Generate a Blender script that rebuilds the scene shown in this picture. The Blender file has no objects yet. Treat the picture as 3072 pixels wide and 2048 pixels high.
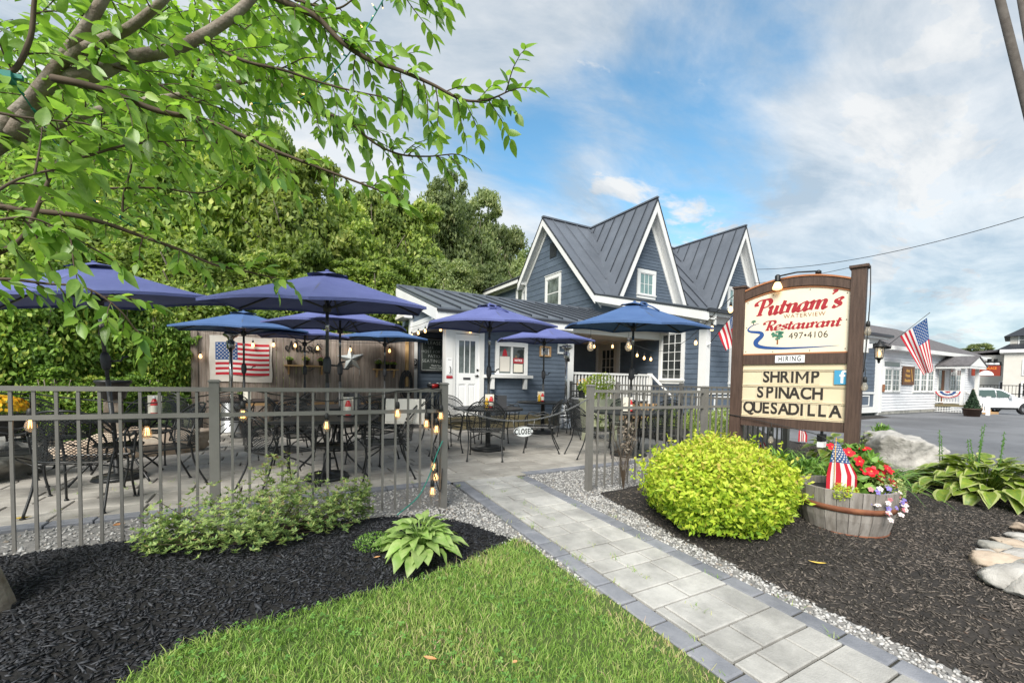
import bpy, math, random
import numpy as np
from mathutils import Vector, Matrix

random.seed(7)
rng = np.random.default_rng(7)
SC = bpy.context.scene
COL = SC.collection
R_ = math.radians

# ---------------------------------------------------------------- camera
# World axes: x runs along the street front of the restaurant, y away from the viewer, z up.
CAM = np.array([0.0, 0.0, 1.22])
FPX = 1280.0                                    # focal length in pixels of the 3072 px wide photo (15 mm)
_a = R_(29.3)
_F = np.array([math.sin(_a), math.cos(_a), 0.0]); _R = np.array([math.cos(_a), -math.sin(_a), 0.0]); _U = np.array([0, 0, 1.0])
_t = math.atan(48 / 1280); _rho = 0.017
_fw = _F * math.cos(_t) - _U * math.sin(_t); _up0 = _U * math.cos(_t) + _F * math.sin(_t)
_cr = _R * math.cos(_rho) + _up0 * math.sin(_rho); _cu = _up0 * math.cos(_rho) - _R * math.sin(_rho)
cam_data = bpy.data.cameras.new('camera')
cam = bpy.data.objects.new('camera', cam_data); COL.objects.link(cam)
cam_data.sensor_width = 36.0; cam_data.lens = 15.0; cam_data.shift_y = 164 / 3072
cam_data.clip_start = 0.05; cam_data.clip_end = 3000
_m = Matrix.Identity(4)
for i in range(3):
    _m[i][0] = _cr[i]; _m[i][1] = _cu[i]; _m[i][2] = -_fw[i]; _m[i][3] = CAM[i]
cam.matrix_world = _m
SC.camera = cam

def ray(px, py): return _cr * ((px - 1536) / FPX) + _cu * (-(py - 1188) / FPX) + _fw
def on(px, py, ax, v):
    d = ray(px, py); return CAM + d * ((v - CAM[ax]) / d[ax])
def dep(px, py, D):                              # the point at distance D in front of the viewer
    d = ray(px, py); return CAM + d * (D / float(d @ _F))

# ---------------------------------------------------------------- world, sun, exposure
SUN_EL, SUN_AZ = 43.0, 222.0                      # azimuth: direction the light comes from, degrees from +x counter-clockwise
wd = bpy.data.worlds.new('World'); SC.world = wd; wd.use_nodes = True
nt = wd.node_tree; N = nt.nodes; L = nt.links
for n in list(N): N.remove(n)
def wn(t, **k):
    n = N.new(t)
    for a, v in k.items(): setattr(n, a, v)
    return n
def wm(op, a, b=None, c=None):
    n = N.new('ShaderNodeMath'); n.operation = op
    for i, v in enumerate((a, b, c)):
        if v is None: continue
        if isinstance(v, (int, float)): n.inputs[i].default_value = v
        else: L.new(v, n.inputs[i])
    return n.outputs[0]
out = wn('ShaderNodeOutputWorld'); bg = wn('ShaderNodeBackground')
sky = wn('ShaderNodeTexSky', sky_type='NISHITA'); sky.sun_disc = False
sky.sun_elevation = R_(SUN_EL); sky.sun_rotation = R_(90 - SUN_AZ)
sky.air_density = 1.0; sky.dust_density = 0.6; sky.ozone_density = 1.4
tc = wn('ShaderNodeTexCoord'); sp = wn('ShaderNodeSeparateXYZ'); L.new(tc.outputs['Generated'], sp.inputs[0])
zc = wm('ADD', wm('MAXIMUM', sp.outputs[2], 0.0), 0.16)
cb = wn('ShaderNodeCombineXYZ')                   # cloud layer: direction projected on a flat sheet overhead
L.new(wm('DIVIDE', sp.outputs[0], zc), cb.inputs[0]); L.new(wm('DIVIDE', sp.outputs[1], zc), cb.inputs[1])
rot = wn('ShaderNodeMapping'); rot.inputs['Rotation'].default_value = (0, 0, R_(-18)); rot.inputs['Scale'].default_value = (0.75, 1.25, 1)
rot.inputs['Location'].default_value = (3.1, 1.7, 0)
L.new(cb.outputs[0], rot.inputs[0])
def wnoise(scale, detail, rough, dist, off=(0, 0, 0)):
    mp = wn('ShaderNodeMapping'); mp.inputs['Location'].default_value = off; L.new(rot.outputs[0], mp.inputs[0])
    n = wn('ShaderNodeTexNoise'); n.inputs['Scale'].default_value = scale; n.inputs['Detail'].default_value = detail
    n.inputs['Roughness'].default_value = rough; n.inputs['Distortion'].default_value = dist
    L.new(mp.outputs[0], n.inputs['Vector']); return n.outputs['Fac']
big = wnoise(0.62, 9, 0.56, 0.5); fine = wnoise(2.1, 10, 0.62, 0.6, (5, 2, 0)); tone = wnoise(1.5, 12, 0.64, 0.5, (11, 7, 0)); puff = wnoise(2.6, 14, 0.58, 0.35, (2, 9, 0))
# clear gaps in the cloud sheet, by direction
gaps = None
for (px, py, wdt, amt) in ((1900, 90, 0.22, 0.20), (2300, 60, 0.16, 0.15), (1640, 450, 0.15, 0.17), (2140, 520, 0.15, 0.16), (1250, 500, 0.14, 0.12), (2900, 620, 0.10, 0.08), (2560, 130, 0.11, 0.12),
                           (2900, 240, 0.35, -0.16), (1500, 150, 0.18, -0.10), (1750, 440, 0.09, -0.12)):
    d = ray(px, py); d = d / np.linalg.norm(d)
    dp = wn('ShaderNodeVectorMath', operation='DISTANCE'); L.new(tc.outputs['Generated'], dp.inputs[0]); dp.inputs[1].default_value = tuple(d)
    g = wm('MULTIPLY', wm('EXPONENT', wm('MULTIPLY', wm('POWER', wm('DIVIDE', dp.outputs['Value'], wdt), 2.0), -1.0)), amt)
    gaps = g if gaps is None else wm('ADD', gaps, g)
cov = wm('SUBTRACT', wm('ADD', wm('MULTIPLY', big, 0.72), wm('MULTIPLY', fine, 0.34)), gaps)
ramp = wn('ShaderNodeMapRange'); ramp.interpolation_type = 'SMOOTHSTEP'
ramp.inputs['From Min'].default_value = 0.30; ramp.inputs['From Max'].default_value = 0.50
L.new(cov, ramp.inputs['Value'])
hz = wn('ShaderNodeMapRange'); hz.inputs['From Min'].default_value = 0.0; hz.inputs['From Max'].default_value = 0.22
hz.inputs['To Min'].default_value = 0.55; hz.inputs['To Max'].default_value = 0.0; L.new(sp.outputs[2], hz.inputs['Value'])
pr = wn('ShaderNodeMapRange'); pr.interpolation_type = 'SMOOTHSTEP'; pr.inputs['From Min'].default_value = 0.50; pr.inputs['From Max'].default_value = 0.60
L.new(wm('SUBTRACT', puff, wm('MULTIPLY', gaps, 0.35)), pr.inputs['Value'])
veil = wm('MULTIPLY', ramp.outputs[0], 0.86)
cfac = wm('MAXIMUM', wm('MAXIMUM', veil, wm('MULTIPLY', pr.outputs[0], 0.95)), hz.outputs[0])
ccol = wn('ShaderNodeValToRGB'); L.new(wm('ADD', wm('MULTIPLY', tone, 0.7), wm('MULTIPLY', puff, 0.3)), ccol.inputs[0])
ccol.color_ramp.elements[0].position = 0.42; ccol.color_ramp.elements[0].color = (0.50, 0.58, 0.66, 1)
ccol.color_ramp.elements[1].position = 0.585; ccol.color_ramp.elements[1].color = (0.90, 0.91, 0.91, 1)
skm = wn('ShaderNodeMix', data_type='RGBA', blend_type='MULTIPLY'); skm.inputs['Factor'].default_value = 1.0
L.new(sky.outputs[0], skm.inputs['A']); skm.inputs['B'].default_value = (0.80, 1.18, 1.16, 1)
cs = wn('ShaderNodeMix', data_type='RGBA', blend_type='MULTIPLY'); cs.inputs['Factor'].default_value = 1.0
L.new(ccol.outputs[0], cs.inputs['A']); cs.inputs['B'].default_value = (4.8, 4.8, 4.8, 1)
mx = wn('ShaderNodeMix', data_type='RGBA'); L.new(cfac, mx.inputs['Factor']); L.new(skm.outputs['Result'], mx.inputs['A']); L.new(cs.outputs['Result'], mx.inputs['B'])
L.new(mx.outputs['Result'], bg.inputs['Color']); bg.inputs['Strength'].default_value = 0.10
L.new(bg.outputs[0], out.inputs['Surface'])

sun_d = bpy.data.lights.new('sun', 'SUN'); sun_d.energy = 2.8; sun_d.angle = R_(32); sun_d.color = (1.0, 0.96, 0.88)
sun = bpy.data.objects.new('sun', sun_d); COL.objects.link(sun)
_sd = Vector((math.cos(R_(SUN_AZ)) * math.cos(R_(SUN_EL)), math.sin(R_(SUN_AZ)) * math.cos(R_(SUN_EL)), math.sin(R_(SUN_EL))))
sun.rotation_euler = _sd.to_track_quat('Z', 'Y').to_euler()
sun.location = (0, 0, 40)
SC.view_settings.view_transform = 'Standard'; SC.view_settings.look = 'None'
SC.view_settings.exposure = 1.10; SC.view_settings.gamma = 1.0; SC.view_settings.use_curve_mapping = False
SC.render.engine = 'CYCLES'
SC.cycles.max_bounces = 7; SC.cycles.transparent_max_bounces = 16; SC.cycles.use_denoising = True

# ---------------------------------------------------------------- materials
def material(name, col, rough=0.6, col2=None, scale=4.0, bump=0.0, bscale=None, metal=0.0, spec=0.4, rand=0.0, detail=6.0,
             transl=0.0, attr=None, emit=None, estr=0.0, coat=0.0, stretch=(1, 1, 1), contrast=(0.35, 0.65), coords='Object', stain=None):
    m = bpy.data.materials.new(name); m.use_nodes = True
    t = m.node_tree; n = t.nodes; l = t.links; b = n['Principled BSDF']
    b.inputs['Roughness'].default_value = rough; b.inputs['Metallic'].default_value = metal
    b.inputs['Specular IOR Level'].default_value = spec; b.inputs['Coat Weight'].default_value = coat
    b.inputs['Base Color'].default_value = (*col, 1)
    cur = None
    if col2 is not None or bump > 0:
        co = n.new('ShaderNodeTexCoord'); mp = n.new('ShaderNodeMapping'); mp.inputs['Scale'].default_value = stretch
        if coords == 'World':
            ge = n.new('ShaderNodeNewGeometry'); l.new(ge.outputs['Position'], mp.inputs[0])
        else: l.new(co.outputs[coords], mp.inputs[0])
        oi = n.new('ShaderNodeObjectInfo'); vm = n.new('ShaderNodeVectorMath'); vm.operation = 'ADD'
        l.new(mp.outputs[0], vm.inputs[0])
        sc_ = n.new('ShaderNodeMath'); sc_.operation = 'MULTIPLY'; sc_.inputs[1].default_value = 37.0; l.new(oi.outputs['Random'], sc_.inputs[0])
        if coords != 'World': l.new(sc_.outputs[0], vm.inputs[1])
    if col2 is not None:
        no = n.new('ShaderNodeTexNoise'); no.inputs['Scale'].default_value = scale; no.inputs['Detail'].default_value = detail
        no.inputs['Roughness'].default_value = 0.6; l.new(vm.outputs[0], no.inputs['Vector'])
        mr = n.new('ShaderNodeMapRange'); mr.inputs['From Min'].default_value = contrast[0]; mr.inputs['From Max'].default_value = contrast[1]
        l.new(no.outputs['Fac'], mr.inputs['Value'])
        mi = n.new('ShaderNodeMix'); mi.data_type = 'RGBA'; mi.inputs['A'].default_value = (*col, 1); mi.inputs['B'].default_value = (*col2, 1)
        l.new(mr.outputs[0], mi.inputs['Factor']); cur = mi.outputs['Result']
    if attr is not None:                         # per-piece colour: a random number stored on each piece
        at = n.new('ShaderNodeAttribute'); at.attribute_name = 'tint'
        ra = n.new('ShaderNodeValToRGB'); l.new(at.outputs['Fac'], ra.inputs[0])
        while len(ra.color_ramp.elements) < len(attr): ra.color_ramp.elements.new(0.5)
        for i, c in enumerate(attr):
            ra.color_ramp.elements[i].position = i / max(1, len(attr) - 1); ra.color_ramp.elements[i].color = (*c, 1)
        cur = ra.outputs[0]
    if stain is not None and cur is not None:    # blotches of dirt and wear
        ns = n.new('ShaderNodeTexNoise'); ns.inputs['Scale'].default_value = stain[1]; ns.inputs['Detail'].default_value = 8; ns.inputs['Roughness'].default_value = 0.7; l.new(vm.outputs[0], ns.inputs['Vector'])
        rs_ = n.new('ShaderNodeMapRange'); rs_.inputs['From Min'].default_value = 0.38; rs_.inputs['From Max'].default_value = 0.62; rs_.inputs['To Min'].default_value = 1 - stain[0]; rs_.inputs['To Max'].default_value = 1.0; l.new(ns.outputs['Fac'], rs_.inputs['Value'])
        h0 = n.new('ShaderNodeHueSaturation'); l.new(rs_.outputs[0], h0.inputs['Value']); l.new(cur, h0.inputs['Color']); cur = h0.outputs[0]
    if rand > 0:
        oi2 = n.new('ShaderNodeObjectInfo'); mr2 = n.new('ShaderNodeMapRange')
        mr2.inputs['To Min'].default_value = 1 - rand; mr2.inputs['To Max'].default_value = 1 + rand; l.new(oi2.outputs['Random'], mr2.inputs['Value'])
        hs = n.new('ShaderNodeHueSaturation'); l.new(mr2.outputs[0], hs.inputs['Value'])
        if cur is not None: l.new(cur, hs.inputs['Color'])
        else: hs.inputs['Color'].default_value = (*col, 1)
        cur = hs.outputs[0]
    if cur is not None: l.new(cur, b.inputs['Base Color'])
    if bump > 0:
        nb = n.new('ShaderNodeTexNoise'); nb.inputs['Scale'].default_value = bscale or scale * 4; nb.inputs['Detail'].default_value = 5
        l.new(vm.outputs[0], nb.inputs['Vector']); bp = n.new('ShaderNodeBump'); bp.inputs['Strength'].default_value = bump
        bp.inputs['Distance'].default_value = 0.02; l.new(nb.outputs['Fac'], bp.inputs['Height']); l.new(bp.outputs[0], b.inputs['Normal'])
    if emit is not None:
        b.inputs['Emission Color'].default_value = (*emit, 1); b.inputs['Emission Strength'].default_value = estr
    if transl > 0:
        tr = n.new('ShaderNodeBsdfTranslucent'); ms = n.new('ShaderNodeMixShader'); ms.inputs[0].default_value = transl
        if cur is not None:
            br = n.new('ShaderNodeMix'); br.data_type = 'RGBA'; br.blend_type = 'MULTIPLY'; br.inputs['Factor'].default_value = 1
            l.new(cur, br.inputs['A']); br.inputs['B'].default_value = (1.25, 1.35, 0.7, 1); l.new(br.outputs['Result'], tr.inputs['Color'])
        else: tr.inputs['Color'].default_value = (*col, 1)
        l.new(b.outputs[0], ms.inputs[1]); l.new(tr.outputs[0], ms.inputs[2]); l.new(ms.outputs[0], n['Material Output'].inputs['Surface'])
    return m

def glass_clear(name, tint=(1, 1, 1), fac=0.85):
    m = bpy.data.materials.new(name); m.use_nodes = True; t = m.node_tree; n = t.nodes; l = t.links
    b = n['Principled BSDF']; b.inputs['Base Color'].default_value = (*tint, 1); b.inputs['Roughness'].default_value = 0.05; b.inputs['Specular IOR Level'].default_value = 0.8
    tr = n.new('ShaderNodeBsdfTransparent'); tr.inputs[0].default_value = (*tint, 1); ms = n.new('ShaderNodeMixShader'); ms.inputs[0].default_value = fac
    l.new(b.outputs[0], ms.inputs[1]); l.new(tr.outputs[0], ms.inputs[2]); l.new(ms.outputs[0], n['Material Output'].inputs['Surface'])
    return m

M = {}
M['siding'] = material('siding', (0.088, 0.115, 0.155), 0.55, (0.106, 0.136, 0.18), 3, 0.06, 40, rand=0.07, stain=(0.16, 1.3))
M['trim'] = material('trim', (0.80, 0.80, 0.79), 0.5, (0.72, 0.71, 0.69), 3, 0.03, 30, stain=(0.12, 1.5))
M['roof'] = material('roof', (0.150, 0.168, 0.200), 0.38, (0.175, 0.192, 0.225), 1.2, 0.02, 6, metal=0.35, spec=0.5, stain=(0.18, 0.8))
M['roof_seam'] = material('roof_seam', (0.045, 0.052, 0.065), 0.4, metal=0.3)
M['gutter'] = material('gutter', (0.03, 0.033, 0.04), 0.4)
M['white_siding'] = material('white_siding', (0.74, 0.74, 0.76), 0.5, (0.68, 0.68, 0.70), 2, rand=0.04, stain=(0.1, 1.2))
M['shingle'] = material('shingle', (0.085, 0.080, 0.085), 0.9, (0.15, 0.14, 0.145), 9, 0.3, 60)
M['fence_metal'] = material('fence_metal', (0.155, 0.148, 0.137), 0.45, (0.18, 0.172, 0.16), 8, 0.03, 60)
M['iron'] = material('iron', (0.012, 0.013, 0.014), 0.38, (0.02, 0.021, 0.022), 20, spec=0.5)
M['mesh_iron'] = material('mesh_iron', (0.014, 0.016, 0.018), 0.42, spec=0.5)
M['pole_metal'] = material('pole_metal', (0.075, 0.076, 0.078), 0.4, (0.10, 0.10, 0.10), 6, metal=0.3)
M['steel'] = material('steel', (0.55, 0.55, 0.56), 0.25, metal=0.9)
M['canvas_purple'] = material('canvas_purple', (0.092, 0.110, 0.285), 0.8, (0.112, 0.132, 0.325), 3, 0.35, 9, transl=0.03)
M['canvas_blue'] = material('canvas_blue', (0.05, 0.105, 0.245), 0.8, (0.063, 0.125, 0.28), 3, 0.35, 9, transl=0.03)
M['paver'] = material('paver', (0.45, 0.425, 0.385), 0.8, (0.36, 0.335, 0.30), 3.2, 0.16, 70, rand=0.12, coords='World', stain=(0.3, 1.7))
M['walk_paver'] = material('walk_paver', (0.52, 0.505, 0.475), 0.8, (0.42, 0.41, 0.39), 3.5, 0.25, 110, rand=0.13, coords='World', stain=(0.34, 2.6))
M['border_stone'] = material('border_stone', (0.195, 0.205, 0.235), 0.8, (0.245, 0.25, 0.275), 4, 0.2, 90, rand=0.10, coords='World', stain=(0.25, 2.0))
M['sand'] = material('sand', (0.028, 0.027, 0.022), 0.95, (0.055, 0.052, 0.04), 30, coords='World')
M['soil'] = material('soil', (0.010, 0.010, 0.011), 0.95, (0.02, 0.019, 0.018), 20, 0.5, 60, coords='World', stain=(0.5, 1.5))
M['soil_brown'] = material('soil_brown', (0.028, 0.025, 0.023), 0.95, (0.045, 0.039, 0.035), 20, 0.5, 60, coords='World', stain=(0.4, 1.2))
M['asphalt'] = material('asphalt', (0.17, 0.175, 0.19), 0.75, (0.205, 0.21, 0.225), 0.5, 0.25, 80, coords='World', detail=9, stain=(0.42, 0.22))
M['lawn_soil'] = material('lawn_soil', (0.055, 0.10, 0.02), 0.95, (0.075, 0.10, 0.03), 8, coords='World')
M['ground'] = material('ground', (0.06, 0.075, 0.03), 0.95, (0.085, 0.08, 0.05), 0.8, 0.2, 10, coords='World')
M['gravel_bed'] = material('gravel_bed', (0.16, 0.155, 0.15), 0.95, (0.26, 0.25, 0.24), 25, 0.3, 60, coords='World')
M['gravel'] = material('gravel', (0.4, 0.4, 0.4), 0.85, attr=[(0.11, 0.11, 0.115), (0.25, 0.245, 0.24), (0.37, 0.36, 0.345), (0.54, 0.53, 0.52), (0.30, 0.25, 0.20)])
M['chip_black'] = material('chip_black', (0.02, 0.02, 0.02), 0.62, attr=[(0.006, 0.006, 0.008), (0.013, 0.014, 0.018), (0.022, 0.024, 0.030), (0.06, 0.063, 0.072), (0.02, 0.015, 0.014)])  # paler blue grey step: glints on the mulch painted as chip colour
M['chip_brown'] = material('chip_brown', (0.02, 0.02, 0.02), 0.75, attr=[(0.027, 0.023, 0.020), (0.062, 0.053, 0.045), (0.106, 0.090, 0.077), (0.213, 0.178, 0.152), (0.094, 0.063, 0.046)])
M['grass'] = material('grass', (0.1, 0.2, 0.03), 0.6, attr=[(0.107, 0.199, 0.039), (0.184, 0.323, 0.061), (0.290, 0.446, 0.097), (0.466, 0.493, 0.194), (0.582, 0.415, 0.306)], transl=0.3, spec=0.3)
M['clover'] = material('clover', (0.1, 0.2, 0.03), 0.6, attr=[(0.076, 0.186, 0.039), (0.138, 0.296, 0.062), (0.206, 0.361, 0.088)], transl=0.25, spec=0.3)
M['bark'] = material('bark', (0.15, 0.115, 0.085), 0.9, (0.27, 0.235, 0.195), 9, 0.5, 40, stretch=(1, 1, 1))
M['twig'] = material('twig', (0.085, 0.06, 0.04), 0.85)
M['cherry_leaf'] = material('cherry_leaf', (0.1, 0.2, 0.03), 0.36, attr=[(0.113, 0.237, 0.053), (0.192, 0.349, 0.060), (0.293, 0.465, 0.073), (0.421, 0.587, 0.119)], transl=0.42, spec=0.5)
M['cherry_leaf_piece'] = material('cherry_leaf_piece', (0.19, 0.33, 0.065), 0.36, (0.25, 0.39, 0.085), 6, rand=0.30, transl=0.5, spec=0.5)
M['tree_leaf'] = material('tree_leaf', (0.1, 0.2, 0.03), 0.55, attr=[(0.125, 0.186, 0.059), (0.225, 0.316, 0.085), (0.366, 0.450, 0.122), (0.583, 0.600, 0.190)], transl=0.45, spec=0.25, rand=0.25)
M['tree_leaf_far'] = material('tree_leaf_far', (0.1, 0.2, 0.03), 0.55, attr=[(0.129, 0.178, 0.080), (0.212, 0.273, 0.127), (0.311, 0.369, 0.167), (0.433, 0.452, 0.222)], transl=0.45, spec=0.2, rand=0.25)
M['hedge_leaf'] = material('hedge_leaf', (0.1, 0.2, 0.03), 0.5, attr=[(0.075, 0.143, 0.024), (0.135, 0.248, 0.040), (0.240, 0.372, 0.055), (0.475, 0.497, 0.101)], transl=0.28, spec=0.3)
M['gold_leaf'] = material('gold_leaf', (0.3, 0.3, 0.03), 0.5, attr=[(0.155, 0.293, 0.024), (0.290, 0.433, 0.034), (0.454, 0.563, 0.047), (0.560, 0.610, 0.079), (0.483, 0.388, 0.092)], transl=0.3, spec=0.3)
M['azalea_leaf'] = material('azalea_leaf', (0.1, 0.2, 0.03), 0.5, attr=[(0.082, 0.168, 0.050), (0.165, 0.265, 0.077), (0.281, 0.365, 0.128), (0.395, 0.470, 0.153), (0.329, 0.197, 0.120)], transl=0.25, spec=0.35)
M['hosta_lime'] = material('hosta_lime', (0.24, 0.40, 0.09), 0.4, (0.42, 0.52, 0.20), 2.2, rand=0.2, transl=0.3, spec=0.5)
M['hosta_green'] = material('hosta_green', (0.12, 0.22, 0.03), 0.42, (0.24, 0.30, 0.03), 5, rand=0.25, transl=0.25, spec=0.5)
M['hosta_edge'] = material('hosta_edge', (0.38, 0.42, 0.15), 0.5, transl=0.25)
M['leaf_dry'] = material('leaf_dry', (0.55, 0.24, 0.10), 0.6, (0.62, 0.34, 0.16), 20)
M['leaf_yellow'] = material('leaf_yellow', (0.60, 0.40, 0.06), 0.6, (0.66, 0.48, 0.12), 20)
M['lily_leaf'] = material('lily_leaf', (0.1, 0.2, 0.03), 0.45, attr=[(0.084, 0.195, 0.032), (0.154, 0.299, 0.048), (0.266, 0.416, 0.080)], transl=0.25, spec=0.4)
M['conifer'] = material('conifer', (0.02, 0.05, 0.02), 0.7, attr=[(0.012, 0.032, 0.016), (0.022, 0.055, 0.024), (0.04, 0.08, 0.035)])
M['stone'] = material('stone', (0.30, 0.285, 0.265), 0.9, (0.47, 0.45, 0.42), 5, 0.9, 18, detail=10, coords='World')
M['stone_gray'] = material('stone_gray', (0.20, 0.20, 0.185), 0.9, (0.36, 0.345, 0.31), 4, 0.8, 14, detail=10, coords='World')
M['stone_tan'] = material('stone_tan', (0.32, 0.24, 0.18), 0.9, (0.45, 0.38, 0.30), 4, 0.5, 20, rand=0.22, detail=10)
M['fence_wood'] = material('fence_wood', (0.26, 0.20, 0.165), 0.85, (0.38, 0.32, 0.275), 3, 0.25, 30, rand=0.20, stretch=(12, 12, 0.7), stain=(0.3, 1.0))
M['new_wood'] = material('new_wood', (0.50, 0.30, 0.12), 0.7, (0.58, 0.38, 0.18), 4, 0.1, 30, stretch=(2, 2, 2))
M['timber'] = material('timber', (0.42, 0.24, 0.10), 0.75, (0.50, 0.32, 0.16), 4, 0.15, 30, rand=0.1, stretch=(0.7, 8, 8))
M['old_timber'] = material('old_timber', (0.16, 0.13, 0.08), 0.9, (0.22, 0.19, 0.10), 5, 0.3, 20, stretch=(0.7, 8, 8))
M['sign_wood'] = material('sign_wood', (0.050, 0.028, 0.020), 0.6, (0.092, 0.055, 0.040), 4, 0.2, 30, stretch=(14, 14, 0.9))
M['sign_edge'] = material('sign_edge', (0.40, 0.16, 0.07), 0.5)
M['cream'] = material('cream', (0.80, 0.70, 0.55), 0.5, (0.76, 0.66, 0.51), 3)
M['cream_panel'] = material('cream_panel', (0.72, 0.60, 0.42), 0.5, (0.66, 0.54, 0.37), 2)
M['letter_tile'] = material('letter_tile', (0.64, 0.54, 0.38), 0.3, spec=0.6)
M['sign_red'] = material('sign_red', (0.36, 0.020, 0.030), 0.5)
M['sign_black'] = material('sign_black', (0.030, 0.024, 0.020), 0.5)
M['sign_blue'] = material('sign_blue', (0.022, 0.075, 0.25), 0.5)
M['sign_green'] = material('sign_green', (0.06, 0.20, 0.13), 0.6)
M['sign_brown'] = material('sign_brown', (0.26, 0.10, 0.04), 0.6)
M['white'] = material('white', (0.80, 0.80, 0.80), 0.45)
M['offwhite'] = material('offwhite', (0.66, 0.62, 0.56), 0.5)
M['sky_blue'] = material('sky_blue', (0.06, 0.30, 0.50), 0.5)
M['black'] = material('black', (0.010, 0.010, 0.011), 0.45)
M['dark_grey'] = material('dark_grey', (0.05, 0.05, 0.055), 0.5)
M['rubber'] = material('rubber', (0.018, 0.018, 0.018), 0.6)
M['flag_red'] = material('flag_red', (0.52, 0.018, 0.035), 0.75, transl=0.15)
M['flag_white'] = material('flag_white', (0.74, 0.71, 0.68), 0.75, transl=0.15)
M['flag_blue'] = material('flag_blue', (0.030, 0.085, 0.24), 0.75, transl=0.15)
M['canvas_cloth'] = material('canvas_cloth', (0.62, 0.58, 0.53), 0.85, (0.54, 0.50, 0.45), 5)
M['chalk_board'] = material('chalk_board', (0.035, 0.045, 0.042), 0.8, (0.055, 0.068, 0.062), 5)
M['chalk'] = material('chalk', (0.62, 0.66, 0.64), 0.9)
M['glass_dark'] = material('glass_dark', (0.022, 0.026, 0.028), 0.04, (0.055, 0.06, 0.058), 1.4, spec=0.9)
M['glass_sky_tint'] = material('glass_sky_tint', (0.13, 0.22, 0.22), 0.05, (0.20, 0.30, 0.29), 2.0, spec=0.9)  # dormer panes: teal of the reflected sky is put into the glass colour
M['glass_curtain'] = material('glass_curtain', (0.18, 0.21, 0.20), 0.06, (0.05, 0.06, 0.06), 2.5, spec=0.9)
M['ketchup'] = material('ketchup', (0.55, 0.02, 0.02), 0.3, spec=0.6)
M['mustard'] = material('mustard', (0.72, 0.42, 0.02), 0.3, spec=0.6)
M['paper'] = material('paper', (0.72, 0.68, 0.58), 0.7)
M['paper_yellow'] = material('paper_yellow', (0.75, 0.45, 0.08), 0.7)
M['yellow_flower'] = material('yellow_flower', (0.78, 0.44, 0.01), 0.6, attr=[(0.72, 0.36, 0.008), (0.82, 0.50, 0.015)])
M['red_flower'] = material('red_flower', (0.62, 0.008, 0.02), 0.5, transl=0.15)
M['violet_flower'] = material('violet_flower', (0.24, 0.20, 0.56), 0.6, transl=0.15)
M['pale_flower'] = material('pale_flower', (0.70, 0.60, 0.60), 0.6, transl=0.15)
M['pink_flower'] = material('pink_flower', (0.55, 0.20, 0.24), 0.6)
M['barrel_wood'] = material('barrel_wood', (0.20, 0.175, 0.155), 0.85, (0.34, 0.31, 0.285), 3, 0.4, 30, rand=0.16, stretch=(10, 10, 1.0))
M['rust'] = material('rust', (0.16, 0.055, 0.03), 0.8, (0.25, 0.10, 0.05), 9, 0.3, 40)
M['pot_black'] = material('pot_black', (0.016, 0.017, 0.018), 0.45)
M['planter'] = material('planter', (0.60, 0.62, 0.40), 0.5, (0.66, 0.66, 0.50), 3)
M['galvanized'] = material('galvanized', (0.50, 0.51, 0.52), 0.35, (0.40, 0.41, 0.42), 7, metal=0.6)
M['bulb_lit'] = material('bulb_lit', (0.9, 0.7, 0.4), 0.2, emit=(1.0, 0.55, 0.2), estr=1.5)
M['filament'] = material('filament', (1, 0.8, 0.4), 0.2, emit=(1.0, 0.48, 0.12), estr=3.6)
M['bulb_glass'] = glass_clear('bulb_glass', (1.0, 0.93, 0.82), 0.86)
M['cord'] = material('cord', (0.02, 0.02, 0.02), 0.5)
M['cord_green'] = material('cord_green', (0.02, 0.20, 0.16), 0.5)
M['chain'] = material('chain', (0.22, 0.22, 0.22), 0.4, metal=0.6)
M['car_white'] = material('car_white', (0.76, 0.77, 0.79), 0.22, coat=0.6)
M['tyre'] = material('tyre', (0.018, 0.018, 0.02), 0.8)
M['rim'] = material('rim', (0.38, 0.38, 0.40), 0.3, metal=0.8)
M['car_glass'] = material('car_glass', (0.05, 0.085, 0.075), 0.05, spec=0.9)
M['brown_sign'] = material('brown_sign', (0.11, 0.045, 0.018), 0.5)
M['gold'] = material('gold', (0.55, 0.30, 0.06), 0.4)
M['red_sign'] = material('red_sign', (0.22, 0.030, 0.014), 0.5)
M['orange'] = material('orange', (0.70, 0.22, 0.03), 0.5)
M['pole_wood'] = material('pole_wood', (0.060, 0.050, 0.043), 0.9, (0.10, 0.088, 0.078), 6, 0.3, 20)
M['star_metal'] = material('star_metal', (0.42, 0.46, 0.47), 0.4, (0.52, 0.55, 0.55), 6, metal=0.45)
M['teal'] = material('teal', (0.05, 0.33, 0.30), 0.5)
M['cream_siding'] = material('cream_siding', (0.60, 0.57, 0.52), 0.6, (0.56, 0.53, 0.48), 2, rand=0.03)
# ---------------------------------------------------------------- mesh helpers
def orth(d):
    d = np.asarray(d, float); d = d / (np.linalg.norm(d) + 1e-12)
    a = np.array([0, 0, 1.0]) if abs(d[2]) < 0.9 else np.array([1.0, 0, 0])
    u = np.cross(a, d); u /= np.linalg.norm(u); return d, u, np.cross(d, u)

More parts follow.
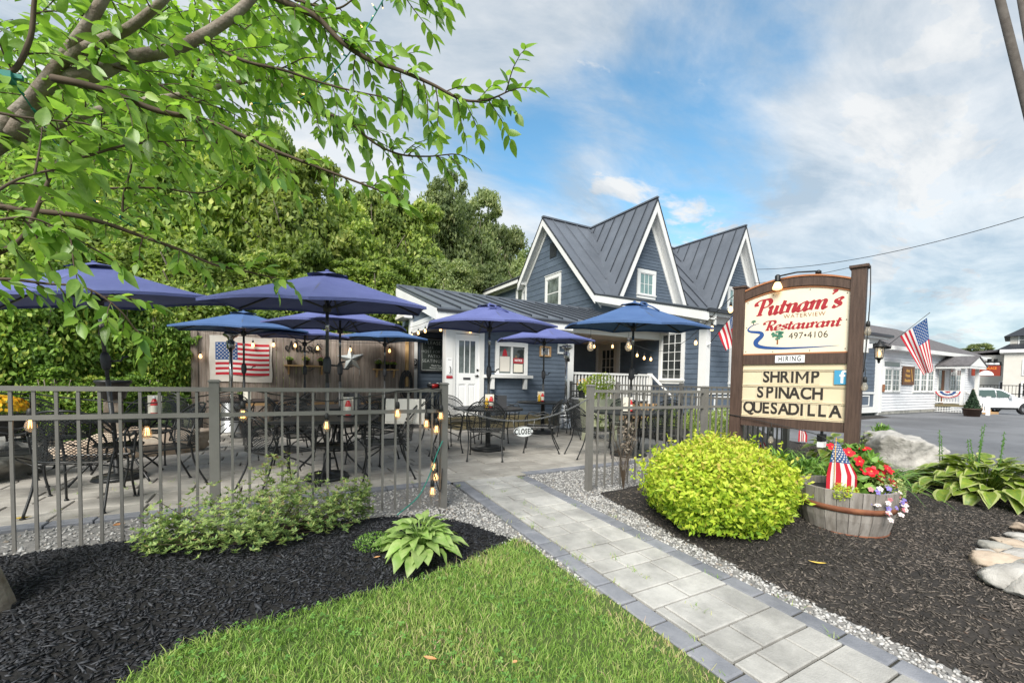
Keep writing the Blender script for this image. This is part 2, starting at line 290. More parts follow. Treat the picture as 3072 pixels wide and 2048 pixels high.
class MB:
    """collects simple shapes; build() links them as ONE mesh object"""
    def __init__(s): s.v = []; s.f = []; s.mi = []; s.n = 0; s.sm = []
    def add(s, v, f, mi=0, smooth=False):
        b = s.n; v = [tuple(map(float, p)) for p in v]; s.v += v; s.n += len(v)
        for q in f: s.f.append([i + b for i in q]); s.mi.append(mi); s.sm.append(smooth)
        return s
    def box(s, lo, hi, mi=0, ch=0.0):
        (x0, y0, z0), (x1, y1, z1) = lo, hi
        v = [(x0, y0, z0), (x1, y0, z0), (x1, y1, z0), (x0, y1, z0), (x0, y0, z1), (x1, y0, z1), (x1, y1, z1), (x0, y1, z1)]
        if ch <= 0: return s.add(v, [(0, 3, 2, 1), (4, 5, 6, 7), (0, 1, 5, 4), (1, 2, 6, 5), (2, 3, 7, 6), (3, 0, 4, 7)], mi)
        v = v[:4] + [(x0, y0, z1 - ch), (x1, y0, z1 - ch), (x1, y1, z1 - ch), (x0, y1, z1 - ch),
                     (x0 + ch, y0 + ch, z1), (x1 - ch, y0 + ch, z1), (x1 - ch, y1 - ch, z1), (x0 + ch, y1 - ch, z1)]
        f = [(0, 3, 2, 1), (8, 9, 10, 11)]
        for i in range(4):
            j = (i + 1) % 4; f += [(i, j, 4 + j, 4 + i), (4 + i, 4 + j, 8 + j, 8 + i)]
        return s.add(v, f, mi)
    def obox(s, c, ax, ay, az, mi=0):            # box about c with half-axis vectors
        c, ax, ay, az = map(lambda q: np.asarray(q, float), (c, ax, ay, az))
        v = [c + i * ax + j * ay + k * az for k in (-1, 1) for j in (-1, 1) for i in (-1, 1)]
        return s.add(v, [(0, 2, 3, 1), (4, 5, 7, 6), (0, 1, 5, 4), (1, 3, 7, 5), (3, 2, 6, 7), (2, 0, 4, 6)], mi)
    def bar(s, p0, p1, w, h, up=(0, 0, 1), mi=0):
        p0, p1 = np.asarray(p0, float), np.asarray(p1, float); d = p1 - p0; ln = np.linalg.norm(d); d = d / ln
        u = np.asarray(up, float)
        if abs(d @ u) > 0.98: u = np.array([0, 1.0, 0])
        x = np.cross(d, u); x /= np.linalg.norm(x); y = np.cross(x, d)
        return s.obox((p0 + p1) / 2, d * ln / 2, x * w / 2, y * h / 2, mi)
    def tube(s, pts, r, n=8, mi=0, cap=True, smooth=True):
        pts = [np.asarray(p, float) for p in pts]; m = len(pts)
        rr = r if isinstance(r, (list, tuple, np.ndarray)) else [r] * m
        v = []; u = None
        for i, p in enumerate(pts):
            d = pts[min(i + 1, m - 1)] - pts[max(i - 1, 0)]
            d, u0, w0 = orth(d)
            if u is None: u = u0
            u = u - d * (u @ d); u /= np.linalg.norm(u) + 1e-12; w = np.cross(d, u)
            for k in range(n):
                a = 2 * math.pi * k / n; v.append(p + rr[i] * (math.cos(a) * u + math.sin(a) * w))
        f = []
        for i in range(m - 1):
            for k in range(n):
                k2 = (k + 1) % n; f.append((i * n + k, i * n + k2, (i + 1) * n + k2, (i + 1) * n + k))
        if cap: f += [tuple(range(n - 1, -1, -1)), tuple((m - 1) * n + k for k in range(n))]
        return s.add(v, f, mi, smooth)
    def lathe(s, prof, n=24, c=(0, 0, 0), mi=0, smooth=True, cap=True, sq=1.0):
        v = []; m = len(prof)
        for r, z in prof:
            for k in range(n):
                a = 2 * math.pi * k / n; v.append((c[0] + r * math.cos(a), c[1] + sq * r * math.sin(a), c[2] + z))
        f = []
        for i in range(m - 1):
            for k in range(n):
                k2 = (k + 1) % n; f.append((i * n + k, i * n + k2, (i + 1) * n + k2, (i + 1) * n + k))
        if cap: f += [tuple(range(n - 1, -1, -1)), tuple((m - 1) * n + k for k in range(n))]
        return s.add(v, f, mi, smooth)
    def prism(s, poly, off, mi=0):               # polygon (3D points) pushed along a vector
        p = [np.asarray(q, float) for q in poly]; o = np.asarray(off, float); n = len(p)
        f = [tuple(range(n - 1, -1, -1)), tuple(range(n, 2 * n))] + [(i, (i + 1) % n, n + (i + 1) % n, n + i) for i in range(n)]
        return s.add(p + [q + o for q in p], f, mi)
    def poly(s, pts, mi=0): return s.add(pts, [tuple(range(len(pts)))], mi)
    def grid(s, fn, nu, nv, mi=0, smooth=True, mifn=None):
        v = [fn(i / nu, j / nv) for j in range(nv + 1) for i in range(nu + 1)]
        b = s.n; s.add(v, [], mi)
        for j in range(nv):
            for i in range(nu):
                a = b + j * (nu + 1) + i; s.f.append([a, a + 1, a + nu + 2, a + nu + 1])
                s.mi.append(mifn((i + .5) / nu, (j + .5) / nv) if mifn else mi); s.sm.append(smooth)
        return s
    def mesh(s, name, mats):
        me = bpy.data.meshes.new(name); me.from_pydata(s.v, [], s.f)
        for m in (mats if isinstance(mats, (list, tuple)) else [mats]): me.materials.append(M[m] if isinstance(m, str) else m)
        if any(s.mi): me.polygons.foreach_set('material_index', s.mi)
        if any(s.sm): me.polygons.foreach_set('use_smooth', s.sm)
        me.update(); return me
    def build(s, name, mats, parent=None, world=False, **kw):
        if world and parent is not None:
            o = np.array(wpos(parent)); s.v = [tuple(np.array(p) - o) for p in s.v]
        return link(name, s.mesh(name, mats), parent, **kw)

def wpos(o):
    p = Vector((0, 0, 0))
    while o is not None: p = p + o.location; o = o.parent
    return p
def link(name, data, parent=None, loc=None, rot=None, **kw):
    o = bpy.data.objects.new(name, data); COL.objects.link(o); o.parent = parent
    if loc is not None: o.location = loc
    if rot is not None: o.rotation_euler = rot
    for k, v in kw.items(): o[k] = v
    return o
def thing(name, label, cat, loc=(0, 0, 0), rz=0.0, group=None):
    o = link(name, None, None, tuple(map(float, loc)), (0, 0, rz)); o.empty_display_size = 0.1; return tag(o, label, cat, group)
def tag(o, label, cat, group=None):
    o['label'] = label; o['category'] = cat
    if group: o['group'] = group
    return o
def kids(o): return [c for c in bpy.data.objects if c.parent == o]
def tree_of(o): return (o, [tree_of(c) for c in kids(o)])
def dup(tree, loc, rz, label=None, group=None, parent=None, scale=None):
    o, ch = tree; c = o.copy(); COL.objects.link(c); c.parent = parent
    if loc is not None: c.location = tuple(map(float, loc)); c.rotation_euler = (0, 0, rz)
    if scale is not None: c.scale = (scale,) * 3 if isinstance(scale, (int, float)) else scale
    if label: c['label'] = label
    if group: c['group'] = group
    for t in ch: dup(t, None, 0, parent=c)
    return c

def fast_mesh(name, V, k, mats, tint=None, smooth=False, mat_idx=None):
    """V: (n, k, 3) separate k-gons"""
    n = len(V); me = bpy.data.meshes.new(name)
    me.vertices.add(n * k); me.vertices.foreach_set('co', np.ascontiguousarray(V, dtype=np.float32).ravel())
    me.loops.add(n * k); me.loops.foreach_set('vertex_index', np.arange(n * k, dtype=np.int32))
    me.polygons.add(n); me.polygons.foreach_set('loop_start', np.arange(0, n * k, k, dtype=np.int32))
    me.polygons.foreach_set('loop_total', np.full(n, k, dtype=np.int32))
    for m in (mats if isinstance(mats, (list, tuple)) else [mats]): me.materials.append(M[m])
    if tint is not None:
        a = me.attributes.new('tint', 'FLOAT', 'FACE'); a.data.foreach_set('value', np.asarray(tint, np.float32))
    if mat_idx is not None: me.polygons.foreach_set('material_index', np.asarray(mat_idx, np.int32))
    me.update(calc_edges=True); return me
def fast_indexed(name, V, Fc, mats, tint=None, smooth=False):
    """V (n,3), Fc (m,k) index faces"""
    V = np.asarray(V, np.float32); Fc = np.asarray(Fc, np.int32); m, k = Fc.shape
    me = bpy.data.meshes.new(name); me.vertices.add(len(V)); me.vertices.foreach_set('co', V.ravel())
    me.loops.add(m * k); me.loops.foreach_set('vertex_index', Fc.ravel())
    me.polygons.add(m); me.polygons.foreach_set('loop_start', np.arange(0, m * k, k, dtype=np.int32)); me.polygons.foreach_set('loop_total', np.full(m, k, dtype=np.int32))
    for q in (mats if isinstance(mats, (list, tuple)) else [mats]): me.materials.append(M[q])
    if tint is not None:
        a = me.attributes.new('tint', 'FLOAT', 'FACE'); a.data.foreach_set('value', np.asarray(tint, np.float32))
    if smooth: me.polygons.foreach_set('use_smooth', np.ones(m, bool))
    me.update(calc_edges=True); return me

def catmull(pts, n=8):
    P = [np.asarray(p, float) for p in pts]; P = [2 * P[0] - P[1]] + P + [2 * P[-1] - P[-2]]; o = []
    for i in range(1, len(P) - 2):
        for k in range(n):
            t = k / n; a, b, c, d = P[i - 1], P[i], P[i + 1], P[i + 2]
            o.append(0.5 * (2 * b + (c - a) * t + (2 * a - 5 * b + 4 * c - d) * t * t + (3 * b - a - 3 * c + d) * t ** 3))
    o.append(P[-2]); return o

def in_poly(x, y, poly):
    x = np.asarray(x); y = np.asarray(y); r = np.zeros(x.shape, bool); n = len(poly)
    for i in range(n):
        x0, y0 = poly[i]; x1, y1 = poly[(i + 1) % n]
        c = ((y0 > y) != (y1 > y)) & (x < (x1 - x0) * (y - y0) / (y1 - y0 + 1e-12) + x0); r ^= c
    return r
def edge_dist(x, y, poly):
    d = np.full(np.shape(x), 1e9); n = len(poly)
    for i in range(n):
        ax, ay = poly[i]; bx, by = poly[(i + 1) % n]; ux, uy = bx - ax, by - ay
        t = np.clip(((x - ax) * ux + (y - ay) * uy) / (ux * ux + uy * uy + 1e-12), 0, 1)
        d = np.minimum(d, np.hypot(x - ax - t * ux, y - ay - t * uy))
    return d

def text_mesh(txt, size, mat, bold=0.0, depth=0.002, align='CENTER', xs=1.0, shear=0.0, space=1.0):
    cu = bpy.data.curves.new('text', 'FONT'); cu.body = txt; cu.size = size; cu.offset = bold; cu.extrude = depth
    cu.align_x = align; cu.align_y = 'CENTER'; cu.shear = shear; cu.space_character = space; cu.resolution_u = 4
    ob = bpy.data.objects.new('text', cu); COL.objects.link(ob)
    dg = bpy.context.evaluated_depsgraph_get(); me = bpy.data.meshes.new_from_object(ob.evaluated_get(dg))
    bpy.data.objects.remove(ob); bpy.data.curves.remove(cu)
    if xs != 1.0: me.transform(Matrix.Diagonal((xs, 1, 1, 1)))
    me.materials.clear(); me.materials.append(M[mat]); return me

def frame_mat(u, v, o):                          # matrix with x along u, y along v, z = u x v
    u = np.asarray(u, float); v = np.asarray(v, float); u = u / np.linalg.norm(u); v = v / np.linalg.norm(v); w = np.cross(u, v)
    m = Matrix.Identity(4)
    for i in range(3): m[i][0] = u[i]; m[i][1] = v[i]; m[i][2] = w[i]; m[i][3] = float(o[i])
    return m

# ---------------------------------------------------------------- ground heights
PATIO_L = 4.73
def zg(r, l): return np.where(np.asarray(l) < PATIO_L, -0.05 * (PATIO_L - np.maximum(l, -4.0)), 0.0)
def sstep(a, b, x): t = np.clip((np.asarray(x, float) - a) / (b - a), 0, 1); return t * t * (3 - 2 * t)
def hit(px, py, zf):
    d = ray(px, py); k = 0.3
    while k < 80:
        p = CAM + d * k
        if p[2] <= float(zf(p[0], p[1])): return p
        k += 0.01
    return CAM + d * 80
# ---------------------------------------------------------------- ground, patio, walkway, beds
LBED = [(-7.5, 4.05), (-3.0, 4.05), (-1.2, 4.06), (0.0, 3.99), (0.9, 3.93), (1.25, 3.82), (1.50, 3.55), (1.68, 3.15), (1.735, 3.0), (1.56, 2.92), (1.13, 2.765), (0.65, 2.67), (0.27, 2.635), (-0.14, 2.60), (-0.42, 2.55), (-0.60, 2.39), (-0.82, 2.1), (-1.1, 1.6), (-1.6, 1.0), (-4, -1.5), (-8, -1.5)]
RBED = [(3.06, -3.0), (3.05, 0.0), (3.03, 1.0), (3.06, 1.9), (3.10, 2.5), (3.20, 3.1), (3.27, 3.75), (4.2, 3.86), (5.0, 3.72), (6.9, 3.62), (7.2, 5.4), (7.25, 8.0), (10.9, 8.1), (21.5, 8.1), (21.5, 7.2), (12.0, 7.0), (9.6, 5.0), (9.7, 3.4), (10.2, 2.0), (11.5, -1.5), (10, -3)]
def z_lbed(r, l):
    e = edge_dist(r, l, LBED); return zg(r, l) - 0.015 + 0.10 * sstep(0.0, 0.45, e) + 0.05 * sstep(0.5, 0.0, np.abs(np.asarray(l) - 4.0)) * sstep(1.0, 0.0, r)
def z_rbed(r, l):
    e = edge_dist(r, l, RBED); return zg(r, l) - 0.018 + 0.158 * sstep(0.0, 0.9, e) ** .8

def height_field(name, mat, poly, zf, step, kind):
    xs = [p[0] for p in poly]; ys = [p[1] for p in poly]
    nx = int((max(xs) - min(xs)) / step) + 2; ny = int((max(ys) - min(ys)) / step) + 2
    X, Y = np.meshgrid(min(xs) + step * np.arange(nx), min(ys) + step * np.arange(ny))
    Zv = zf(X, Y); V = np.stack([X, Y, Zv], -1).reshape(-1, 3)
    i, j = np.meshgrid(np.arange(nx - 1), np.arange(ny - 1)); a = (j * nx + i).ravel()
    Fc = np.stack([a, a + 1, a + nx + 1, a + nx], 1)
    ok = in_poly(V[Fc, 0].mean(1), V[Fc, 1].mean(1), poly)
    me = fast_indexed(name, V, Fc[ok], mat, smooth=True); return link(name, me, None, kind=kind)

# the wide ground sheet: level behind the patio, falling towards the street, and a little beyond the white house
gx = np.concatenate([np.linspace(-900, -40, 18), np.linspace(-30, 60, 91), np.linspace(75, 900, 18)])
gy = np.concatenate([np.linspace(-300, -20, 10), np.linspace(-12, 40, 53), np.linspace(55, 1500, 20)])
def z_base(r, l):
    r = np.asarray(r, float); l = np.asarray(l, float)
    z = zg(r, l) - 0.06
    z = np.where(r > 7.6, -0.035 - 0.05 * np.maximum(0, PATIO_L - np.maximum(l, -4)) * sstep(12, 7, r) - 0.45 * sstep(29.5, 39, r) + 0.15 * sstep(6.5, 8.0, l) * 0, z)
    return z
GX, GY = np.meshgrid(gx, gy); V = np.stack([GX, GY, z_base(GX, GY)], -1).reshape(-1, 3)
nx = len(gx); ii, jj = np.meshgrid(np.arange(nx - 1), np.arange(len(gy) - 1)); a = (jj * nx + ii).ravel()
link('ground', fast_indexed('ground', V, np.stack([a, a + 1, a + nx + 1, a + nx], 1), 'ground', smooth=True), None, kind='structure')
# asphalt yard to the right of the restaurant
ax_ = np.linspace(7.3, 75, 136); ay_ = np.linspace(-25, 8.15, 68)
AX, AY = np.meshgrid(ax_, ay_); V = np.stack([AX, AY, z_base(AX, AY) + 0.035], -1).reshape(-1, 3)
nx = len(ax_); ii, jj = np.meshgrid(np.arange(nx - 1), np.arange(len(ay_) - 1)); a = (jj * nx + ii).ravel()
link('driveway', fast_indexed('driveway', V, np.stack([a, a + 1, a + nx + 1, a + nx], 1), 'asphalt', smooth=True), None, kind='structure')
ax_ = np.linspace(36.5, 75, 40); ay_ = np.linspace(8.15, 45, 38)
AX, AY = np.meshgrid(ax_, ay_); V = np.stack([AX, AY, z_base(AX, AY) + 0.035], -1).reshape(-1, 3)
nx = len(ax_); ii, jj = np.meshgrid(np.arange(nx - 1), np.arange(len(ay_) - 1)); a = (jj * nx + ii).ravel()
link('parking_lot', fast_indexed('parking_lot', V, np.stack([a, a + 1, a + nx + 1, a + nx], 1), 'asphalt', smooth=True), None, kind='structure')

# patio: sand bed and one slab per paver
patio = link('patio', None, None, (0, 0, 0), kind='structure')
MB().box((-6.2, PATIO_L + 0.02, -0.07), (7.15, 11.6, -0.028)).build('sand_bed', 'sand', patio)
prs = random.Random(3)
def paver(parent, r0, r1, l0, l1, mat, name='paver', gap=0.0065, z=0.0, ch=0.006, jit=0.002, slope=False):
    r0 += gap; r1 -= gap; l0 += gap; l1 -= gap
    if r1 - r0 < 0.03 or l1 - l0 < 0.03: return
    dz = prs.uniform(-jit, jit); m = MB().box((r0, l0, -0.05), (r1, l1, 0), ch=ch)
    tz = prs.uniform(-jit, jit)
    v = []
    for (x, y, zz) in m.v:
        g = float(zg(x, y)) if slope else 0.0
        v.append((x, y, zz + g + z + dz + tz * ((x - r0) / (r1 - r0) - .5)))
    m.v = v; return m.build(name, mat, parent)
def slab_course(l0, dl, ra, rb, widths):
    r = ra
    while r < rb - 0.02:
        w = prs.choice(widths); r1 = min(rb, r + w)
        if rb - r1 < 0.12: r1 = rb
        paver(patio, r, r1, l0, l0 + dl, 'paver', gap=.0085)
        r = r1
l = 4.88; k = 0
while l < 8.1:
    dl = (0.30, 0.40, 0.30, 0.24)[k % 4]
    slab_course(l, dl, -4.4 - prs.uniform(0, .3), 7.15, (0.45, 0.60, 0.75, 0.60)); l += dl; k += 1
# farther courses: larger field joined into one part, the slabs are only a few pixels deep there
far = MB()
while l < 11.55:
    dl = (0.36, 0.30, 0.45)[k % 3]; r = -4.5 - prs.uniform(0, .3)
    while r < 7.1:
        w = prs.choice((0.45, 0.6, 0.75)); z0 = prs.uniform(-.002, .002)
        if l + dl < 9.86 or r < 3.3 or r > 6.9: far.box((r + .008, l + .008, -.05), (min(7.15, r + w) - .008, l + dl - .008, z0), ch=.006)
        r += w
    l += dl; k += 1
far.build('far_pavers', 'paver', patio, kind='stuff')
r = -4.6
while r < 1.84: paver(patio, r, r + 0.30, PATIO_L, 4.88, 'border_stone', 'border_stone'); r += 0.30
r = 2.89
while r < 7.1: paver(patio, r, r + 0.30, PATIO_L, 4.88, 'border_stone', 'border_stone'); r += 0.30
r = 1.84
for w in (0.3, 0.42, 0.33): paver(patio, r, r + w, PATIO_L, 4.88, 'paver'); r += w
# walkway
walk = link('walkway', None, None, (0, 0, 0), kind='structure')
WA, WB = 1.86, 2.87                                # outer edges
m = MB()
for q in range(60):
    y0 = PATIO_L - q * 0.12; y1 = y0 - 0.12
    m.add([(WA + .01, y0, float(zg(0, y0)) - .02), (WB - .01, y0, float(zg(0, y0)) - .02), (WB - .01, y1, float(zg(0, y1)) - .02), (WA + .01, y1, float(zg(0, y1)) - .02)], [(0, 3, 2, 1)])
m.build('sand_bed', 'sand', walk)
l = PATIO_L; k = 0
while l > -1.6:
    paver(walk, WA, WA + .15, l - .235, l, 'border_stone', 'border_stone', z=-.004, slope=True, ch=.008)
    paver(walk, WB - .15, WB, l - .235 - .07, l - .07, 'border_stone', 'border_stone', z=-.004, slope=True, ch=.008); l -= .235
iA, iB = WA + .15, WB - .15; l = PATIO_L
rows = [(.24, (.44,)), (.18, (.20, .46)), (.27, (.47,)), (.17, (.22,)), (.28, (.33,)), (.18, (.15, .46)), (.30, (.08, .46)), (.19, (.24, .48)), (.28, (.45,)), (.22, (.08, .40)), (.17, (.24, .50)), (.28, (.46,)), (.19, (.33,)), (.30, (.08, .48)), (.21, (.27,)), (.18, (.18, .45))]
k = 0
while l > -1.6:
    dl, sp_ = rows[k % len(rows)]; cuts = [iA] + [iA + c for c in sp_] + [iB]
    for a0, a1 in zip(cuts[:-1], cuts[1:]):
        sh = 0.0
        if (a1 - a0) > .40 and dl > .33:
            paver(walk, a0, a1, l - dl / 2, l, 'walk_paver', slope=True); paver(walk, a0, a1, l - dl, l - dl / 2, 'walk_paver', slope=True)
        else: paver(walk, a0, a1, l - dl, l, 'walk_paver', slope=True)
    l -= dl; k += 1

# planting beds, lawn, gravel strips
height_field('mulch_bed', 'soil', LBED, z_lbed, 0.05, 'structure')
height_field('mulch_bed', 'soil_brown', RBED, z_rbed, 0.06, 'structure')
LAWN = [(1.80, 2.93), (1.735, 3.0), (1.56, 2.92), (1.13, 2.765), (0.65, 2.67), (0.27, 2.635), (-0.14, 2.60), (-0.42, 2.55), (-0.60, 2.39), (-0.82, 2.1), (-1.1, 1.6), (-1.6, 1.0), (-4, -1.5), (-3, -3.5), (1.84, -3.5), (1.84, 1.5)]
def z_lawn(r, l): return zg(r, l) + 0.0
height_field('lawn', 'lawn_soil', LAWN, lambda r, l: z_lawn(r, l) - .004, 0.05, 'structure')
GRAV = [[(-7, 4.0), (1.85, 3.7), (1.85, 4.72), (-7, 4.72)], [(1.3, 2.75), (1.86, 2.5), (1.86, 4.0), (1.0, 4.0)], [(2.87, 3.55), (7.2, 3.5), (7.2, 4.72), (2.87, 4.72)], [(2.87, -2), (3.22, -2), (3.22, 3.7), (2.87, 3.7)], [(1.72, -1.5), (1.87, -1.5), (1.87, 2.6), (1.72, 2.6)]]
def z_grav(r, l): return zg(r, l) - .022
gv = MB()
for g in GRAV:
    gv.add([(x, y, float(z_grav(x, y))) for x, y in g], [tuple(range(4))])
g_o = gv.build('gravel_bed', 'gravel_bed', None, kind='structure')

# scattered pieces nobody could count: gravel, bark chips, grass
OCT_V = np.array([(1, 0, 0), (0, 1, 0), (-1, 0, 0), (0, -1, 0), (0, 0, 1), (0, 0, -1)], float)
OCT_F = np.array([(0, 1, 4), (1, 2, 4), (2, 3, 4), (3, 0, 4), (1, 0, 5), (2, 1, 5), (3, 2, 5), (0, 3, 5)])
def scatter(poly, n, rs):
    xs = [p[0] for p in poly]; ys = [p[1] for p in poly]
    x = rs.uniform(min(xs), max(xs), n); y = rs.uniform(min(ys), max(ys), n); k = in_poly(x, y, poly); return x[k], y[k]
def rough_pieces(name, mat, xs, ys, zf, sx, sy, sz, rs, tilt=0.35, lift=0.3, skew=1.0):
    n = len(xs); big_ = np.where(rs.uniform(0, 1, n) < .12, 1.7, rs.uniform(.55, 1.1, n))[:, None]; V = np.repeat(OCT_V[None], n, 0) * (1 + rs.uniform(-.28, .28, (n, 6, 3)))
    V[:, :, 0] *= rs.uniform(*sx, (n, 1)) * big_; V[:, :, 1] *= rs.uniform(*sy, (n, 1)); V[:, :, 2] *= rs.uniform(*sz, (n, 1))
    V[:, :, 0] += rs.normal(0, .25, (n, 6)) * V[:, :, 1]
    tx = rs.normal(0, tilt, n); c, s = np.cos(tx)[:, None], np.sin(tx)[:, None]
    x, z = V[:, :, 0].copy(), V[:, :, 2].copy(); V[:, :, 0] = x * c - z * s; V[:, :, 2] = x * s + z * c
    a = rs.uniform(0, 2 * math.pi, n); c, s = np.cos(a)[:, None], np.sin(a)[:, None]
    x, y = V[:, :, 0].copy(), V[:, :, 1].copy(); V[:, :, 0] = x * c - y * s; V[:, :, 1] = x * s + y * c
    V[:, :, 0] += np.asarray(xs)[:, None]; V[:, :, 1] += np.asarray(ys)[:, None]
    V[:, :, 2] += (np.asarray(zf(xs, ys)) + np.mean(sz) * lift)[:, None]
    Fc = (OCT_F[None] + 6 * np.arange(n)[:, None, None]).reshape(-1, 3)
    return link(name, fast_indexed(name, V.reshape(-1, 3), Fc, mat, tint=np.repeat(np.clip(rs.uniform(0, 1, n) ** skew * .75 + (.25 if skew == 1 else .0) * rs.uniform(0, 1, n) + (.12 * np.sin(1.9 * np.asarray(xs) + 1) * np.sin(2.3 * np.asarray(ys)) if skew > 1 else 0) + np.where(rs.uniform(0, 1, n) < .03, .35, 0), 0, 1), 8)), None, kind='stuff')
gxs, gys = [], []
for g, n in zip(GRAV, (5200, 3000, 6500, 4200, 900)):
    # nearer the viewer the stones are packed densely; far away fewer are enough
    x, y = scatter(g, n, rng); k = ~in_poly(x, y, LBED) & ~in_poly(x, y, RBED) & (x > -4.6) & (y > -.4); gxs.append(x[k]); gys.append(y[k])
for poly, n in ((LBED, 900), (RBED, 500)):          # strays along the bed edges
    x, y = scatter(poly, n * 14, rng); e = edge_dist(x, y, poly); k = (e < .05) & ((y > 2.7) if poly is LBED else (x < 3.4)) & (x > -4.5); gxs.append(x[k]); gys.append(y[k])
gx_, gy_ = np.concatenate(gxs), np.concatenate(gys)
rough_pieces('gravel', 'gravel', gx_, gy_, lambda r, l: np.maximum(z_grav(r, l), np.where(in_poly(r, l, LBED), z_lbed(r, l), np.where(in_poly(r, l, RBED), z_rbed(r, l), -9))) , (.011, .024), (.009, .017), (.006, .012), rng)
x, y = scatter([(max(a, -3.3), max(b, -.5)) for a, b in LBED], 80000, rng)
dd = .489 * x + .872 * y; k = (dd > 1.0) & (x * .872 - y * .489 > -1.35 * dd - .3); x, y = x[k], y[k]
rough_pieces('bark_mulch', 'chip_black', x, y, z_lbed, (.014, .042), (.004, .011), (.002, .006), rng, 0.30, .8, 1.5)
x, y = scatter([p for p in [(3.0, -1.5), (3.02, 3.7), (6.9, 3.7), (9.3, 4.5), (9.6, 1.5), (9, -1.5)]], 110000, rng); dd = .489 * x + .872 * y
k = (in_poly(x, y, RBED) | ((edge_dist(x, y, RBED) < .05) & (rng.uniform(0, 1, len(x)) < .35))) & (dd > 1.0) & (x * .872 - y * .489 < 1.3 * dd + .3) & ((dd < 4.2) | (rng.uniform(0, 1, len(x)) < .45)); x, y = x[k], y[k]
rough_pieces('bark_mulch', 'chip_brown', x, y, z_rbed, (.012, .036), (.003, .008), (.002, .005), rng, 0.35, .8, 1.6)

def grass_blades(n):
    x, y = scatter([(q[0] + (0.05 if q[0] < 1.8 else 0), q[1] + .03) for q in LAWN], n, rng); j = rng.uniform(0, 1, len(x)) < .10; x = x + np.where(j, rng.normal(0, .035, len(x)), 0); y = y + np.where(j, rng.normal(0, .035, len(x)), 0)
    dd = .489 * x + .872 * y; k = (dd > 0.85) & (x * .872 - y * .489 > -1.35 * dd - .2); x, y = x[k], y[k]
    patch = np.sin(x * 5.1 + 1) * np.sin(y * 4.3 + x * 2) * .5 + .5
    e = edge_dist(x, y, LAWN); wear = sstep(.28, 0.0, np.abs(x - 1.84)) ; k = rng.uniform(0, 1, len(x)) > wear * .35
    x, y, patch, wear = x[k], y[k], patch[k], wear[k]; n = len(x)
    h = rng.uniform(.022, .050, n) * (.75 + .5 * patch) * (1 - .35 * wear); w = rng.uniform(.0016, .0032, n); a = rng.uniform(0, 2 * math.pi, n); b = rng.uniform(0, 2 * math.pi, n); ln = rng.uniform(.2, 1.15, n) * h
    z = zg(x, y) - .004; B = np.stack([x, y, z], 1); ux = np.stack([np.cos(a), np.sin(a), 0 * a], 1) * w[:, None]; ld = np.stack([np.cos(b) * ln, np.sin(b) * ln, 0 * b], 1)
    up = np.zeros((n, 3)); up[:, 2] = h
    m1 = B + .55 * up + .3 * ld; t1 = B + up * .92 + ld
    Q = np.stack([B - ux, B + ux, m1 + ux * .8, m1 - ux * .8], 1); T = np.stack([m1 - ux * .8, m1 + ux * .8, t1 + ux * .12, t1 - ux * .12], 1)
    dry = np.clip(np.sin(2.3 * x + 1.2 * y + 1) * np.sin(3.1 * y - 1.4 * x) + .35 * np.sin(9 * x) * np.sin(8 * y), 0, 1); tn = np.clip(rng.normal(.42, .2, n) + .25 * (patch - .5) + .30 * dry * rng.uniform(0, 1, n) + .4 * wear * rng.uniform(0, 1, n), 0, 1)
    return np.concatenate([Q, T]), np.concatenate([tn, tn])
Q, tn = grass_blades(300000)
link('grass', fast_mesh('grass', Q, 4, 'grass', tn), None, kind='stuff')
def clover(n):
    x, y = scatter(LAWN, n, rng); dd = .489 * x + .872 * y; nz = np.sin(x * 3.7 + 2.0) * np.cos(y * 4.9 + 1.1 * x) + .6 * np.sin(9 * x + 7 * y)
    k = (dd > .85) & (x * .872 - y * .489 > -1.35 * dd) & (nz > rng.uniform(-.7, 1.1, len(x))) & (np.abs(x - 1.84) > .12); x, y = x[k], y[k]; n = len(x)
    h = rng.uniform(.022, .048, n); C0 = np.stack([x, y, zg(x, y) + h], 1); s = rng.uniform(.008, .014, n); a0 = rng.uniform(0, 6.28, n); out = []
    tl = rng.normal(0, .25, (n, 2))
    for j in range(3):
        a = a0 + j * 2.094; d = np.stack([np.cos(a), np.sin(a), tl[:, 0] * np.cos(a) + tl[:, 1] * np.sin(a) + .1], 1) * s[:, None]
        p = np.stack([-np.sin(a), np.cos(a), -tl[:, 0] * np.sin(a) + tl[:, 1] * np.cos(a)], 1) * s[:, None]
        out.append(np.stack([C0, C0 + d * .7 - p * .55, C0 + d * 1.15 - p * .3, C0 + d * 1.15 + p * .3, C0 + d * .7 + p * .55], 1))
    return np.concatenate(out), np.tile(rng.uniform(0, 1, n), 3)
Q, tn = clover(15000)
link('clover', fast_mesh('clover', Q, 5, 'clover', tn), None, kind='stuff')
# weeds in the paving joints and broad weeds in the lawn
wx, wy = [], []
for k in range(46): wx.append(rng.choice([WA + .15, WB - .15, WA, WB, WA + .40])); wy.append(rng.uniform(1.0, 4.6))
for k in range(26): wx.append(rng.uniform(-3.2, 1.5)); wy.append(rng.choice([4.88, 5.18, 5.58, 5.88, 6.12]))
wq = []
for x_, y_ in zip(wx, wy):
    for j in range(int(rng.integers(5, 16))):
        a = rng.uniform(0, 6.28); l_ = rng.uniform(.012, .035); d = np.array([math.cos(a), math.sin(a), .8]) * l_; s = np.array([-math.sin(a), math.cos(a), 0]) * .0022; b = np.array([x_ + rng.normal(0, .018), y_ + rng.normal(0, .03), float(zg(x_, y_))]); wq.append([b - s, b + s, b + d + s * .3, b + d - s * .3])
link('joint_weeds', fast_mesh('joint_weeds', np.array(wq), 4, 'grass', rng.uniform(.2, .9, len(wq))), None, kind='stuff')
